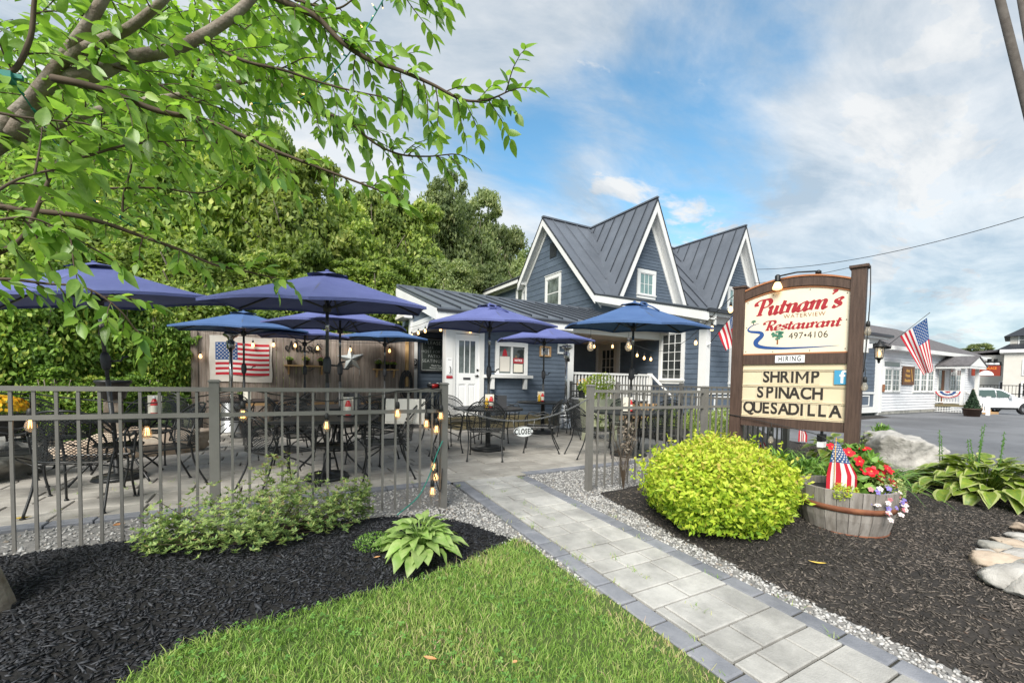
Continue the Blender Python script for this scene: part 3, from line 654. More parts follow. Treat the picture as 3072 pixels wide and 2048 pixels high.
# fallen leaves
def fallen(px, py, zf, ln, w, mat, label, rz, name='fallen_leaf'):
    p = hit(px, py, zf); m = MB()
    def fn(u, v):
        x = (u - .5) * ln; y = (v - .5) * w * math.sin(math.pi * min(max(u, .02), .98)) ** .8
        return (x, y, .014 + .35 * ln * (u - .5) ** 2 + .5 * abs(y))
    m.grid(fn, 8, 4); o = m.build(name, mat, None); o.location = tuple(p); o.rotation_euler = (0.12, 0.1, rz); tag(o, label, 'leaf', 'fallen leaves')
fallen(1290, 1985, lambda r, l: zg(r, l) + .035, .075, .028, 'leaf_dry', 'pink brown fallen leaf lying on the lawn', 2.2)
fallen(1543, 1993, lambda r, l: zg(r, l) + .03, .03, .018, 'leaf_dry', 'tiny rust brown leaf scrap on the lawn', .3)
fallen(2450, 1693, z_rbed, .13, .020, 'leaf_yellow', 'long yellow fallen leaf on the brown mulch in front of the barrel', -.6)
fallen(1130, 1677, z_lbed, .05, .022, 'leaf_dry', 'orange fallen leaf on black mulch below the hosta', .2)
fallen(62, 1560, lambda r, l: 0 * r, .12, .04, 'leaf_yellow', 'yellow fallen leaf on the patio edge behind the fence', .5)
fallen(355, 1580, lambda r, l: zg(r, l), .09, .05, 'leaf_dry', 'crumpled orange leaf in the gravel by the fence', .9)
# ---------------------------------------------------------------- wall tools
class Wall:
    """a wall plane: origin o, horizontal unit u, outward normal n; local coords (s, d, z)"""
    def __init__(s, o, u, n): s.o, s.u, s.n = (np.asarray(q, float) for q in (o, u, n))
    def p(s, a, d, z): return s.o + s.u * a + s.n * d + np.array([0, 0, z])
    def box(s, mb, s0, s1, d0, d1, z0, z1, mi=0):
        return mb.obox(s.p((s0 + s1) / 2, (d0 + d1) / 2, (z0 + z1) / 2), s.u * (s1 - s0) / 2, s.n * (d1 - d0) / 2, np.array([0, 0, (z1 - z0) / 2]), mi)
def clip(poly, a, b, c):                           # keep a*x + b*y <= c
    o = []; n = len(poly)
    for i in range(n):
        p, q = poly[i], poly[(i + 1) % n]; dp = a * p[0] + b * p[1] - c; dq = a * q[0] + b * q[1] - c
        if dp <= 0: o.append(p)
        if (dp < 0 < dq) or (dq < 0 < dp):
            t = dp / (dp - dq); o.append((p[0] + t * (q[0] - p[0]), p[1] + t * (q[1] - p[1])))
    return o
def area(p): return abs(sum(p[i][0] * p[(i + 1) % len(p)][1] - p[(i + 1) % len(p)][0] * p[i][1] for i in range(len(p)))) / 2
def siding(parent, W, poly, pitch, mat, holes=(), z0=None, name='clapboard', lump=None, lap=0.012):
    zs = [p[1] for p in poly]; z = min(zs) if z0 is None else z0
    while z < max(zs) - 0.01:
        strip = clip(clip(poly, 0, 1, z + pitch), 0, -1, -z); pieces = [strip] if len(strip) > 2 else []
        for (a0, a1, b0, b1) in holes:
            nxt = []
            for q in pieces:
                qz = [t[1] for t in q]; qs = [t[0] for t in q]
                if b1 <= min(qz) or b0 >= max(qz) or a1 <= min(qs) or a0 >= max(qs): nxt.append(q); continue
                l_, r_ = clip(q, 1, 0, a0), clip(q, -1, 0, -a1); mid = clip(clip(q, -1, 0, -a0), 1, 0, a1) if len(q) > 2 else []
                nxt += [t for t in (l_, r_) if len(t) > 2]
                if len(mid) > 2: nxt += [t for t in (clip(mid, 0, -1, -b1), clip(mid, 0, 1, b0)) if len(t) > 2]
            pieces = nxt
        for q in pieces:
            if area(q) < 0.002: continue
            fr = [W.p(a, 0.004 + lap * (1 - (b - z) / pitch), b) for a, b in q]; bk = [W.p(a, 0, b) for a, b in q]; n = len(q)
            f = [tuple(range(n))] + [(i, (i + 1) % n, n + (i + 1) % n, n + i) for i in range(n)]
            if lump is not None: lump.add(fr + bk, f)
            else: MB().add(fr + bk, f).build(name, mat, parent, world=True)
        z += pitch
def backing(parent, W, poly, mat, name='wall', th=0.12):
    fr = [W.p(a, -0.002, b) for a, b in poly]; MB().prism(fr, -W.n * th).build(name, mat, parent, world=True)
def window(parent, W, s0, s1, z0, z1, cols, rows, cas=0.10, glass='glass_dark', trim='trim', head=0.0, sill=True, d0=0.0, name='window', mid=None, panes=True):
    """s0..z1 is the glazed opening; casing boards stand outside it"""
    m = MB(); t = d0 + 0.045
    W.box(m, s0 - cas, s0, d0, t, z0, z1 ); W.box(m, s1, s1 + cas, d0, t, z0, z1)
    W.box(m, s0 - cas, s1 + cas, d0, t + .004, z1, z1 + cas + head)
    if head: W.box(m, s0 - cas - .03, s1 + cas + .03, d0, t + .03, z1 + cas + head, z1 + cas + head + .03)
    if sill: W.box(m, s0 - cas - .02, s1 + cas + .02, d0, t + .035, z0 - .05, z0)
    W.box(m, s0 - cas, s1 + cas, d0, t - .003, z0 - .05 - cas * .8, z0 - .05)
    w = m.build(name, trim, parent, world=True)
    b = 0.035; sm = MB()
    W.box(sm, s0, s0 + b, d0, d0 + .03, z0, z1); W.box(sm, s1 - b, s1, d0, d0 + .03, z0, z1)
    W.box(sm, s0 + b, s1 - b, d0, d0 + .03, z0, z0 + b); W.box(sm, s0 + b, s1 - b, d0, d0 + .03, z1 - b, z1)
    a0, a1, c0, c1 = s0 + b, s1 - b, z0 + b, z1 - b; mu = 0.009
    for i in range(1, cols): x = a0 + (a1 - a0) * i / cols; W.box(sm, x - mu, x + mu, d0 + .004, d0 + .026, c0, c1)
    for j in range(1, rows):
        z = c0 + (c1 - c0) * j / rows; q = mu * (2.2 if mid is not None and j == mid else 1); W.box(sm, a0, a1, d0 + .005, d0 + .024, z - q, z + q)
    sm.build('sash', trim, w)if False else sm.build('sash', trim, w, world=True)
    if panes:
        for i in range(cols):
            for j in range(rows):
                x0 = a0 + (a1 - a0) * i / cols; x1 = a0 + (a1 - a0) * (i + 1) / cols; y0 = c0 + (c1 - c0) * j / rows; y1 = c0 + (c1 - c0) * (j + 1) / rows
                q = MB(); W.box(q, x0, x1, d0 + .008 + random.uniform(-.0012, .0012), d0 + .014, y0, y1); q.build('pane', glass, w, world=True)
    else:
        q = MB(); W.box(q, a0, a1, d0 + .008, d0 + .014, c0, c1); q.build('glass', glass, w, world=True)
    return w

# ---------------------------------------------------------------- the restaurant
house = thing('restaurant_house', 'dark blue clapboard restaurant with steep grey metal gables and white trim behind the patio', 'building', (11.15, 8.23, 0))
RX, CY = 11.15, 8.23
RIDGE_L, RIDGE_Z, KINK_L, KINK_Z, EAVE_L, EAVE_Z = 16.66, 8.68, 12.87, 4.60, 7.98, 3.32
REND = 22.5
WL = Wall((RX, 0, 0), (0, 1, 0), (-1, 0, 0))      # s = y
WR = Wall((0, CY, 0), (1, 0, 0), (0, -1, 0))      # s = x
# --- left wall
lowp = [(8.23, .30), (15.6, .30), (15.6, 4.55), (12.6, 4.50), (8.23, 3.26)]
backing(house, WL, lowp, 'siding')
win_h = (8.95, 9.93, 1.20, 2.90); door_h = (11.78, 13.14, .45, 2.84)
siding(house, WL, [(8.46, .30), (13.14, .30), (13.14, 4.50), (12.6, 4.46), (8.46, 3.30)], .152, 'siding', [win_h, door_h])
siding(house, WL, [(13.14, 3.3), (15.6, 3.3), (15.6, 4.52), (13.14, 4.52)], .152, 'siding')
gab = [(12.75, 4.53), (18.6, 4.53), (18.6, 6.15), (16.66, 8.42), (12.95, 4.62)]
backing(house, WL, gab, 'siding')
siding(house, WL, gab, .27, 'siding', [(15.58, 16.84, 4.4, 6.03), (15.98, 16.5, 6.82, 7.5)])
backing(house, WL, [(18.6, 3.0), (24, 3.0), (24, 6.2), (18.6, 6.2)], 'siding')
siding(house, WL, [(18.6, 4.2), (24, 4.2), (24, 6.1), (18.6, 6.1)], .2, 'siding', [(18.75, 19.5, 4.4, 6.05)])
window(house, WL, 15.72, 16.68, 4.55, 5.86, 1, 2, .14, 'glass_curtain', head=.04, mid=1)
window(house, WL, 18.95, 19.42, 5.0, 5.9, 1, 1, .14, 'glass_curtain')
m = MB(); WL.box(m, 15.98, 16.5, 0, .03, 6.82, 7.5); WL.box(m, 16.02, 16.46, .03, .05, 6.86, 7.46) if False else None; m.build('gable_vent', 'gutter', house, world=True)
window(house, WL, 9.06, 9.84, 1.33, 2.79, 3, 5, .11, 'glass_dark', head=.03)
# porch entry door on the left wall
m = MB(); WL.box(m, 11.78, 11.93, 0, .05, .45, 2.70); WL.box(m, 12.99, 13.14, 0, .05, .45, 2.70); WL.box(m, 11.78, 13.14, 0, .052, 2.70, 2.84); fr = m.build('door', 'trim', house, world=True)
m = MB(); WL.box(m, 11.93, 12.10, 0, .03, .5, 2.70); WL.box(m, 12.75, 12.99, 0, .03, .5, 2.70); WL.box(m, 12.10, 12.75, 0, .03, 2.42, 2.70); WL.box(m, 12.10, 12.75, 0, .03, .5, .8)
for i in (1, 2): x = 12.10 + .65 * i / 3; WL.box(m, x - .012, x + .012, .008, .03, .8, 2.42)
for j in (1, 2, 3, 4): z = .8 + 1.62 * j / 5; WL.box(m, 12.10, 12.75, .008, .029, z - .012, z + .012)
m.build('door_leaf', 'offwhite', fr, world=True)
m = MB(); WL.box(m, 12.10, 12.75, .004, .010, .8, 2.42); m.build('glass', 'glass_dark', fr, world=True)
m = MB().tube([WL.p(12.03 + .05 * math.cos(a), .04, 1.52 + .07 * math.sin(a)) for a in np.linspace(0, 2 * math.pi, 13)], .008, 6); m.build('door_wreath', 'dark_grey', fr, world=True)
# corner boards
m = MB(); m.box((RX - .03, CY - .03, .30), (RX + .16, CY + .225, 3.16)); m.build('corner_board', 'trim', house, world=True)
m = MB(); m.box((22.1, CY - .04, .12), (22.5, CY + .1, 3.0)); m.build('corner_board', 'trim', house, world=True)
m = MB(); WL.box(m, 18.52, 18.68, 0, .035, 3.4, 6.12); m.build('corner_board', 'trim', house, world=True)
# --- street wall under the low eave
rp = [(RX, .12), (22.4, .12), (22.4, 3.24), (RX, 3.24)]
backing(house, WR, rp, 'siding')
wins = [(12.35, 13.45), (14.5, 15.6), (16.6, 17.7), (18.7, 19.8)]
siding(house, WR, [(RX + .16, .98), (22.1, .98), (22.1, 3.0), (RX + .16, 3.0)], .152, 'siding', [(a - .12, b + .12, 1.1, 2.75) for a, b in wins])
for a, b in wins: window(house, WR, a, b, 1.25, 2.62, 3, 5, .11, 'glass_dark')
m = MB(); WR.box(m, RX, 22.1, 0, .035, .90, .98); WR.box(m, RX, 22.1, 0, .05, .12, .36); m.build('water_table', 'trim', house, world=True)
for i, a in enumerate(np.arange(11.6, 21.9, 1.75)):
    m = MB(); b = a + 1.35
    WR.box(m, a, b, .0, .02, .40, .44); WR.box(m, a, b, .0, .02, .80, .84); WR.box(m, a, a + .04, .0, .02, .44, .80); WR.box(m, b - .04, b, .0, .02, .44, .80)
    pf = m.build('panel_moulding', 'trim', house, world=True)
# frieze and soffit of the street eave, gutter
m = MB(); WR.box(m, RX - .3, 22.5, 0.001, .045, 3.0, 3.235); m.build('frieze', 'trim', house, world=True)
m = MB().box((RX - .35, EAVE_L, 3.20), (22.7, CY - .046, 3.235)); m.build('soffit', 'trim', house, world=True)
m = MB().box((RX - .36, EAVE_L - .03, 3.17), (22.7, EAVE_L - .001, 3.33)); m.build('fascia', 'trim', house, world=True)
m = MB().box((RX - .38, EAVE_L - .13, 3.26), (22.72, EAVE_L - .032, 3.36)); m.build('gutter', 'gutter', house, world=True)
# --- roof planes
RK = 10.8
def slab(parent, pts, off, mat, name='roof_panel'): return MB().prism(pts, off).build(name, mat, parent, world=True)
dn = np.array([0, 0, -.05])
slab(house, [(RK, KINK_L, KINK_Z), (23, KINK_L, KINK_Z), (23, RIDGE_L, RIDGE_Z), (RK, RIDGE_L, RIDGE_Z)], dn, 'roof')
slab(house, [(RK, RIDGE_L, RIDGE_Z), (23, RIDGE_L, RIDGE_Z), (23, 18.72, 6.30), (RK, 18.72, 6.30)], dn, 'roof')
slab(house, [(RK, EAVE_L - .04, EAVE_Z), (22.7, EAVE_L - .04, EAVE_Z), (22.7, KINK_L, KINK_Z), (RK, KINK_L, KINK_Z)], dn, 'roof')
slab(house, [(RK, 18.6, 6.45), (RK, 24.2, 6.45), (13.5, 24.2, 6.75), (13.5, 18.6, 6.75)], dn, 'roof')
# rakes of the left gable: fascia board, crown and soffit boards
def rake(parent, a, b, r0, r1, depth=.26, soff=True, axis='x', nb=4):
    """a, b: roof edge points (l, z) at the outer end r0; the soffit runs in to r1"""
    (l0, z0), (l1, z1) = a, b; d = np.array([l1 - l0, z1 - z0]); d /= np.linalg.norm(d); nrm = np.array([0.0, -1.0 / abs(d[0])])
    sgn = 1 if r1 > r0 else -1
    def P(r, l, z): return (r, l, z) if axis == 'x' else (l, r, z)
    def strip(t0, t1, o0, o1, mat, name):           # band between offsets o0,o1 below the roof edge, thickness t0..t1 inwards
        q = [(l0 + nrm[0] * o0, z0 + nrm[1] * o0), (l1 + nrm[0] * o0, z1 + nrm[1] * o0), (l1 + nrm[0] * o1, z1 + nrm[1] * o1), (l0 + nrm[0] * o1, z0 + nrm[1] * o1)]
        A = [P(r0 + sgn * t0, *t) for t in q]; off = np.array(P(sgn * (t1 - t0), 0, 0), float)
        MB().prism(A, off).build(name, mat, parent, world=True)
    strip(-.03, .03, .0, .045, 'gutter', 'drip_edge')
    strip(-.012, .03, .047, depth, 'trim', 'rake_board')
    if soff:
        w = abs(r1 - r0); k = nb
        for i in range(k): strip(.032 + (w - .035) * i / k, .032 + (w - .035) * (i + 1) / k - .006, depth - .075 - .008 * (i % 2), depth - .045, 'trim', 'soffit_board')
        strip(w - .05, w, .06, depth + .10, 'trim', 'frieze')
rake(house, (KINK_L, KINK_Z), (RIDGE_L, RIDGE_Z), RK, RX)
rake(house, (RIDGE_L, RIDGE_Z), (18.85, 6.13), RK, RX)
rake(house, (EAVE_L - .06, EAVE_Z), (KINK_L, KINK_Z), RK, RX, .30)
rake(house, (18.9, 6.36), (24.2, 6.36), RK, RX, .22)
m = MB().box((RK + .05, 18.55, 6.0), (RX, 18.95, 6.22)); m.build('eave_return', 'trim', house, world=True)
# dormers
def dormer(cr, hw=1.98):
    zb = RIDGE_Z - 2.08 * hw; f0, wl_ = 12.5, 12.93
    for sg in (-1, 1):
        slab(house, [(cr + sg * hw, f0, zb), (cr + sg * hw, RIDGE_L, zb), (cr, RIDGE_L, RIDGE_Z + .015), (cr, f0, RIDGE_Z + .015)], np.array([0, 0, -.07]), 'roof', 'dormer_roof')
        rake(house, (cr + sg * hw, zb), (cr, RIDGE_Z + .015), f0, wl_, .24, axis='y', nb=4)
        for q, y in enumerate(np.arange(12.95, 16.4, .66)):
            if sg > 0 and q > 3: continue
            xv = 1.077 * (RIDGE_L - y) / 2.08; x1 = min(hw, xv) * .90 - .02
            if x1 < .15: continue
            up = np.array([sg * 2.08, 0, 1.0]); up /= np.linalg.norm(up)
            m = MB().bar(np.array([cr + sg * .03, y, RIDGE_Z - .05]) + up * .02, np.array([cr + sg * x1, y, RIDGE_Z - 2.08 * x1]) + up * .02, .03, .045, up); m.build('roof_seam', 'roof_seam', house, world=True)
    m = MB().bar((cr, f0 - .03, RIDGE_Z + .04), (cr, RIDGE_L, RIDGE_Z + .04), .12, .06); m.build('ridge_cap', 'roof', house, world=True)
    W = Wall((cr, wl_, 0), (1, 0, 0), (0, -1, 0)); h = hw - .16
    pl = [(-h, zb + .1), (h, zb + .1), (0, zb + .1 + h * 2.08)]
    backing(house, W, pl, 'siding'); siding(house, W, pl, .128, 'siding', [(-.68, .56, 4.72, 5.93)])
    window(house, W, -.44, .32, 4.86, 5.73, 3, 2, .15, 'glass_sky_tint')
for cr in (13.62, 19.55): dormer(cr)
# ridge cap and standing seams of the street slope
m = MB().bar((RK - .02, RIDGE_L, RIDGE_Z + .03), (23, RIDGE_L, RIDGE_Z + .03), .16, .07); m.build('ridge_cap', 'roof', house, world=True)
nu = np.array([0, -(RIDGE_Z - KINK_Z), RIDGE_L - KINK_L]); nu = nu / np.linalg.norm(nu)
for r in np.arange(11.3, 22.6, .70):
    dd = min(abs(r - 13.62), abs(r - 19.55)); l_end = max(KINK_L + .05, RIDGE_L - 1.93 * dd + .12) if dd < 1.96 else KINK_L + .05
    if l_end > RIDGE_L - .3: continue
    zz = RIDGE_Z - (RIDGE_L - l_end) * 1.0765
    m = MB().bar(np.array([r, RIDGE_L - .06, RIDGE_Z - .06]) + nu * .02, np.array([r, l_end, zz]) + nu * .02, .03, .045, nu); m.build('roof_seam', 'roof_seam' if r > 15 else 'roof', house, world=True)
nf = np.array([0, -(KINK_Z - EAVE_Z), KINK_L - EAVE_L]); nf = nf / np.linalg.norm(nf)
for r in np.arange(11.1, 22.6, .56):
    m = MB().bar(np.array([r, KINK_L - .1, KINK_Z - .03]) + nf * .02, np.array([r, EAVE_L + .02, EAVE_Z + .01]) + nf * .02, .03, .04, nf); m.build('roof_seam', 'roof', house, world=True)

# --- low wing with the door and the pass-through window
wing = thing('restaurant_wing', 'low blue wing with a white door, order window and ribbed metal roof', 'building', (3.75, 10.1, 0))
WD = Wall((0, 10.1, 0), (1, 0, 0), (0, -1, 0))
pl = [(3.75, .02), (7.5, .02), (7.5, 2.9), (3.75, 2.9)]
backing(wing, WD, pl, 'siding'); siding(wing, WD, [(3.93, .28), (7.45, .28), (7.45, 2.75), (3.93, 2.75)], .118, 'siding', [(3.9, 4.79, 0, 2.47), (5.12, 6.13, 1.27, 2.25), (6.52, 6.89, 1.9, 2.19), (4.75, 6.24, 1.27, 1.36)])
m = MB().box((3.73, 10.03, .27), (3.925, 10.25, 2.75)); m.build('corner_post', 'trim', wing, world=True)
m = MB().box((7.42, 9.98, .1), (7.64, 10.2, 2.65)); m.build('porch_post', 'trim', wing, world=True)
# door
m = MB(); WD.box(m, 3.927, 3.99, 0, .06, .28, 2.37); WD.box(m, 4.66, 4.79, 0, .06, .28, 2.37); WD.box(m, 3.927, 4.79, 0, .062, 2.37, 2.48); dr = m.build('door', 'trim', wing, world=True)
m = MB(); a, b = 3.99, 4.66
WD.box(m, a, a + .11, .005, .03, .30, 2.36); WD.box(m, b - .11, b, .005, .03, .30, 2.36); WD.box(m, a + .11, b - .11, .005, .03, 2.20, 2.36); WD.box(m, a + .11, b - .11, .005, .03, 1.10, 1.38); WD.box(m, a + .11, b - .11, .005, .03, .30, .42)
WD.box(m, a + .295, a + .375, .005, .03, .42, 1.10); WD.box(m, a + .11, a + .295, .005, .015, .42, 1.10); WD.box(m, a + .375, b - .11, .005, .015, .42, 1.10); WD.box(m, a + .14, a + .265, .015, .022, .47, 1.05); WD.box(m, a + .405, b - .14, .015, .022, .47, 1.05)
for i in (1, 2): x = a + .11 + (b - a - .22) * i / 3; WD.box(m, x - .009, x + .009, .006, .028, 1.38, 2.20)
m.build('door_leaf', 'white', dr, world=True)
m = MB(); WD.box(m, a + .11, b - .11, .006, .012, 1.38, 2.20); m.build('door_glass', 'glass_curtain', dr, world=True)
m = MB(); WD.box(m, 4.22, 4.42, .031, .036, 1.21, 1.27); m.build('mail_slot', 'dark_grey', dr, world=True)
m = MB()
for z in (1.32, 1.47): m.lathe([(0.0, 0), (.03, 0), (.036, .02), (.02, .035)], 10)
m = MB(); WD.box(m, 4.585, 4.635, .03, .05, 1.29, 1.34); WD.box(m, 4.53, 4.63, .05, .065, 1.305, 1.325); WD.box(m, 4.585, 4.635, .03, .05, 1.44, 1.49); m.build('door_handle', 'black', dr, world=True)
# order window: two sliding panes
m = MB(); WD.box(m, 5.13, 5.24, 0, .045, 1.36, 2.24); WD.box(m, 6.02, 6.12, 0, .045, 1.36, 2.24); WD.box(m, 5.24, 6.02, 0, .046, 2.12, 2.24); WD.box(m, 5.24, 6.02, 0, .046, 1.36, 1.40); WD.box(m, 5.60, 5.66, 0, .03, 1.40, 2.12); ow = m.build('order_window', 'trim', wing, world=True)
m = MB(); WD.box(m, 5.24, 5.60, .006, .012, 1.40, 2.12); m.build('pane', 'glass_curtain', ow, world=True)
m = MB(); WD.box(m, 5.66, 6.02, .004, .010, 1.40, 2.12); m.build('pane', 'glass_dark', ow, world=True)
m = MB(); WD.box(m, 5.68, 6.0, .011, .013, 1.68, 1.82); m.build('red_notice', 'sign_red', ow, world=True)
me = text_mesh('NOTICE', .085, 'white', .003, .001); o = link('notice_text', me, ow); o.matrix_basis = Matrix.Translation(-wpos(ow)) @ frame_mat((1, 0, 0), (0, 0, 1), WD.p(5.84, .0145, 1.755)); me.transform(Matrix.Diagonal((.75, 1, 1, 1)))
m = MB(); WD.box(m, 5.70, 5.98, .011, .013, 1.44, 1.66); m.build('white_notice', 'paper', ow, world=True)
m = MB(); WD.box(m, 5.27, 5.57, .013, .015, 1.45, 1.85); m.build('menu_sheet', 'offwhite', ow, world=True)
m = MB(); m.poly([WD.p(5.34, .0145, 1.86), WD.p(5.50, .0145, 1.86), WD.p(5.47, .0145, 2.0), WD.p(5.42, .0145, 2.06), WD.p(5.37, .0145, 2.0)]); m.build('paper_dome', 'sign_red', ow, world=True)
m = MB(); WD.box(m, 4.795, 6.235, .0, .16, 1.275, 1.355); WD.box(m, 4.98, 5.06, .02, .14, .98, 1.274); WD.box(m, 5.98, 6.06, .02, .14, .98, 1.274); m.build('counter_shelf', 'trim', wing, world=True)
m = MB(); WD.box(m, 6.52, 6.56, 0, .05, 1.9, 2.19); WD.box(m, 6.85, 6.89, 0, .05, 1.9, 2.19); WD.box(m, 6.56, 6.85, 0, .05, 2.15, 2.19); WD.box(m, 6.56, 6.85, 0, .05, 1.9, 1.94); vb = m.build('wall_vent', 'timber', wing, world=True)
m = MB(); WD.box(m, 6.56, 6.85, .002, .01, 1.94, 2.15)
m.build('vent_back', 'white', vb, world=True)
for i in range(5): m = MB(); WD.box(m, 6.62, 6.80, .012, .03, 1.955 + i * .038, 1.972 + i * .038); m.build('slat', 'dark_grey', vb, world=True)
m = MB(); WD.box(m, 7.13, 7.17, 0, .05, 2.0, 2.28); WD.box(m, 7.17, 7.40, 0, .05, 2.22, 2.28); WD.box(m, 7.17, 7.40, 0, .05, 2.0, 2.05); m.build('small_casing', 'trim', wing, world=True)
m = MB().box((3.55, 9.88, -.03), (7.45, 10.02, .14)).box((3.55, 9.85, .145), (7.45, 10.1, .27)); m.build('step', 'old_timber', wing, world=True)
# side wall, recess with the blackboard
WS = Wall((3.56, 0, 0), (0, 1, 0), (-1, 0, 0))
backing(wing, WS, [(10.0, 2.82), (13.4, 2.82), (13.4, 3.98), (10.0, 3.0)], 'siding'); siding(wing, WS, [(10.0, 2.82), (13.4, 2.82), (13.4, 3.95), (10.0, 2.96)], .16, 'siding')
m = MB().box((3.50, 10.05, 2.52), (3.70, 12.26, 2.818)); m.build('beam', 'trim', wing, world=True)
m = MB().box((3.70, 10.06, 2.56), (3.72, 12.2, 2.6)).box((3.705, 10.26, 2.60), (7.3, 12.28, 2.64)); m.build('recess_ceiling', 'offwhite', wing, world=True)
WN = Wall((0, 12.3, 0), (1, 0, 0), (0, -1, 0))
backing(wing, WN, [(3.5, .02), (5.2, .02), (5.2, 3.4), (3.5, 3.4)], 'siding'); siding(wing, WN, [(3.68, .1), (5.15, .1), (5.15, 2.6), (3.68, 2.6)], .118, 'siding')
m = MB().box((3.47, 12.22, .05), (3.68, 12.42, 2.95)); m.build('corner_board', 'trim', wing, world=True)
m = MB().box((4.75, 10.26, .02), (4.85, 12.28, 2.6)); m.build('recess_side', 'siding', wing, world=True)
m = MB().box((7.4, 10.2, .02), (7.5, 13.2, 2.9)).box((7.4, 13.1, .02), (11.2, 13.22, 3.0)); m.build('porch_wall', 'siding', wing, world=True)
lump = MB(); siding(wing, Wall((0, 13.1, 0), (1, 0, 0), (0, -1, 0)), [(7.5, .3), (11.1, .3), (11.1, 2.7), (7.5, 2.7)], .15, 'siding', lump=lump); lump.build('porch_clapboards', 'siding', wing, world=True, kind='stuff')
# roof of the wing
LE, LZ, TL, TZ = 9.58, 2.905, 13.42, 4.06
slab(wing, [(3.36, LE, LZ), (RX - .02, LE, LZ), (RX - .02, TL, TZ), (3.36, TL, TZ)], dn, 'roof')
sl = (TZ - LZ) / (TL - LE); nu = np.array([0, -sl, 1]); nu = nu / np.linalg.norm(nu)
for r in np.arange(3.42, 11.0, .50):
    m = MB().bar(np.array([r, LE - .01, LZ]) + nu * .02, np.array([r, TL, TZ]) + nu * .02, .026, .045, nu); m.build('roof_seam', 'roof_seam', wing, world=True)
m = MB().bar((3.36, TL, TZ + .02), (RX - .02, TL, TZ + .02), .10, .09); m.build('ridge_cap', 'roof', wing, world=True)
m = MB().box((3.36, LE + .012, 2.62), (7.3, LE + .045, 2.85)).box((3.36, LE + .046, 2.66), (7.3, 10.04, 2.69)); m.build('eave_fascia', 'trim', wing, world=True)
m = MB().box((3.34, LE - .02, 2.80), (RX - .03, LE + .01, 2.86)); m.build('gutter', 'gutter', wing, world=True)
m = MB().prism([(3.34, LE + .05, 2.60), (3.34, LE + .05, 2.86), (3.34, TL, TZ - .06), (3.34, TL, TZ - .30)], np.array([.04, 0, 0])); m.build('rake_board', 'trim', wing, world=True)
m = MB().prism([(3.38, LE + .06, 2.68), (3.38, LE + .06, 2.70), (3.38, TL, TZ - .16), (3.38, TL, TZ - .18)], np.array([.17, 0, 0])); m.build('rake_soffit', 'trim', wing, world=True)
m = MB().box((7.2, 9.92, 2.62), (RX - .005, 10.16, 2.86)); m.build('porch_beam', 'trim', wing, world=True)
m = MB().box((7.3, LE + .02, 2.862), (RX - .02, 10.2, 2.89)); m.build('porch_soffit', 'trim', wing, world=True)
m = MB().box((7.5, 10.2, 2.66), (RX - .03, 13.09, 2.70)); m.build('porch_ceiling', 'offwhite', wing, world=True)
# porch floor and railing
m = MB().box((7.5, 10.0, .02), (RX - .02, 13.08, .52)); m.build('porch_floor', 'timber', wing, world=True)
rl = thing('porch_railing', 'white baluster railing along the edge of the porch', 'railing', (7.66, 10.06, .52))
for z, h in ((1.43, .06), (.62, .05)): m = MB().box((7.66, 10.02, z), (10.78, 10.10, z + h)); m.build('rail', 'trim', rl, world=True)
for i in range(24): x = 7.75 + i * .128; m = MB().box((x, 10.04, .672), (x + .05, 10.08, 1.428)); m.build('baluster', 'trim', rl, world=True)
m = MB().box((10.78, 10.0, .1), (10.90, 10.12, 1.52)); m.build('rail_post', 'trim', rl, world=True)
m = MB().bar((10.85, 9.99, 1.46), (10.95, 9.2, .75), .06, .05); m.build('stair_rail', 'trim', rl, world=True)
# white box on the side wall (wall unit) and things fixed to the wing
o = thing('wall_heater', 'white wall unit under the left end of the wing roof', 'heater', (3.50, 12.6, 2.95))
MB().box((-.22, -.45, 0), (0, .45, .22), ch=.04).build('case', 'white', o); MB().box((-.27, -.42, .02), (-.222, .42, .10)).build('louver', 'offwhite', o)
# ---------------------------------------------------------------- metal picket fences
def metal_fence(label, posts, n_pick, base_z, top=1.12, group='metal picket fences round the patio', posts_on=None, low=False, zpick=None):
    """posts: list of (x, y); one panel between neighbours; every picket is a part"""
    t = thing('metal_fence', label, 'fence', (posts[0][0], posts[0][1], base_z), 0, group)
    for i, (x, y) in enumerate(posts):
        if posts_on and not posts_on[i]: continue
        zb = float(zg(x, y)) - .15
        MB().box((x - .033, y - .033, zb), (x + .033, y + .033, top + .045)).box((x - .040, y - .040, top + .046), (x + .040, y + .040, top + .066), ch=.012).build('post', 'fence_metal', t, world=True)
    for i in range(len(posts) - 1):
        a, b = np.array([*posts[i], 0.0]), np.array([*posts[i + 1], 0.0]); d = (b - a) / np.linalg.norm(b - a)
        for z in (top - .012, top - .212): MB().bar(a + d * .034 + [0, 0, z], b - d * .034 + [0, 0, z], .030, .034).build('rail', 'fence_metal', t, world=True)
        z2 = base_z + .12
        if low: MB().bar(a + d * .034 + [0, 0, z2], b - d * .034 + [0, 0, z2], .030, .034).build('rail', 'fence_metal', t, world=True)
        n = n_pick[i] if isinstance(n_pick, (list, tuple)) else n_pick
        for k in range(1, n + 1):
            p = a + (b - a) * k / (n + 1); zb = (float(zg(p[0], p[1])) + .02) if zpick is None else zpick
            MB().box((p[0] - .009, p[1] - .009, zb), (p[0] + .009, p[1] + .009, top - .03)).build('picket', 'fence_metal', t, world=True)
    return t
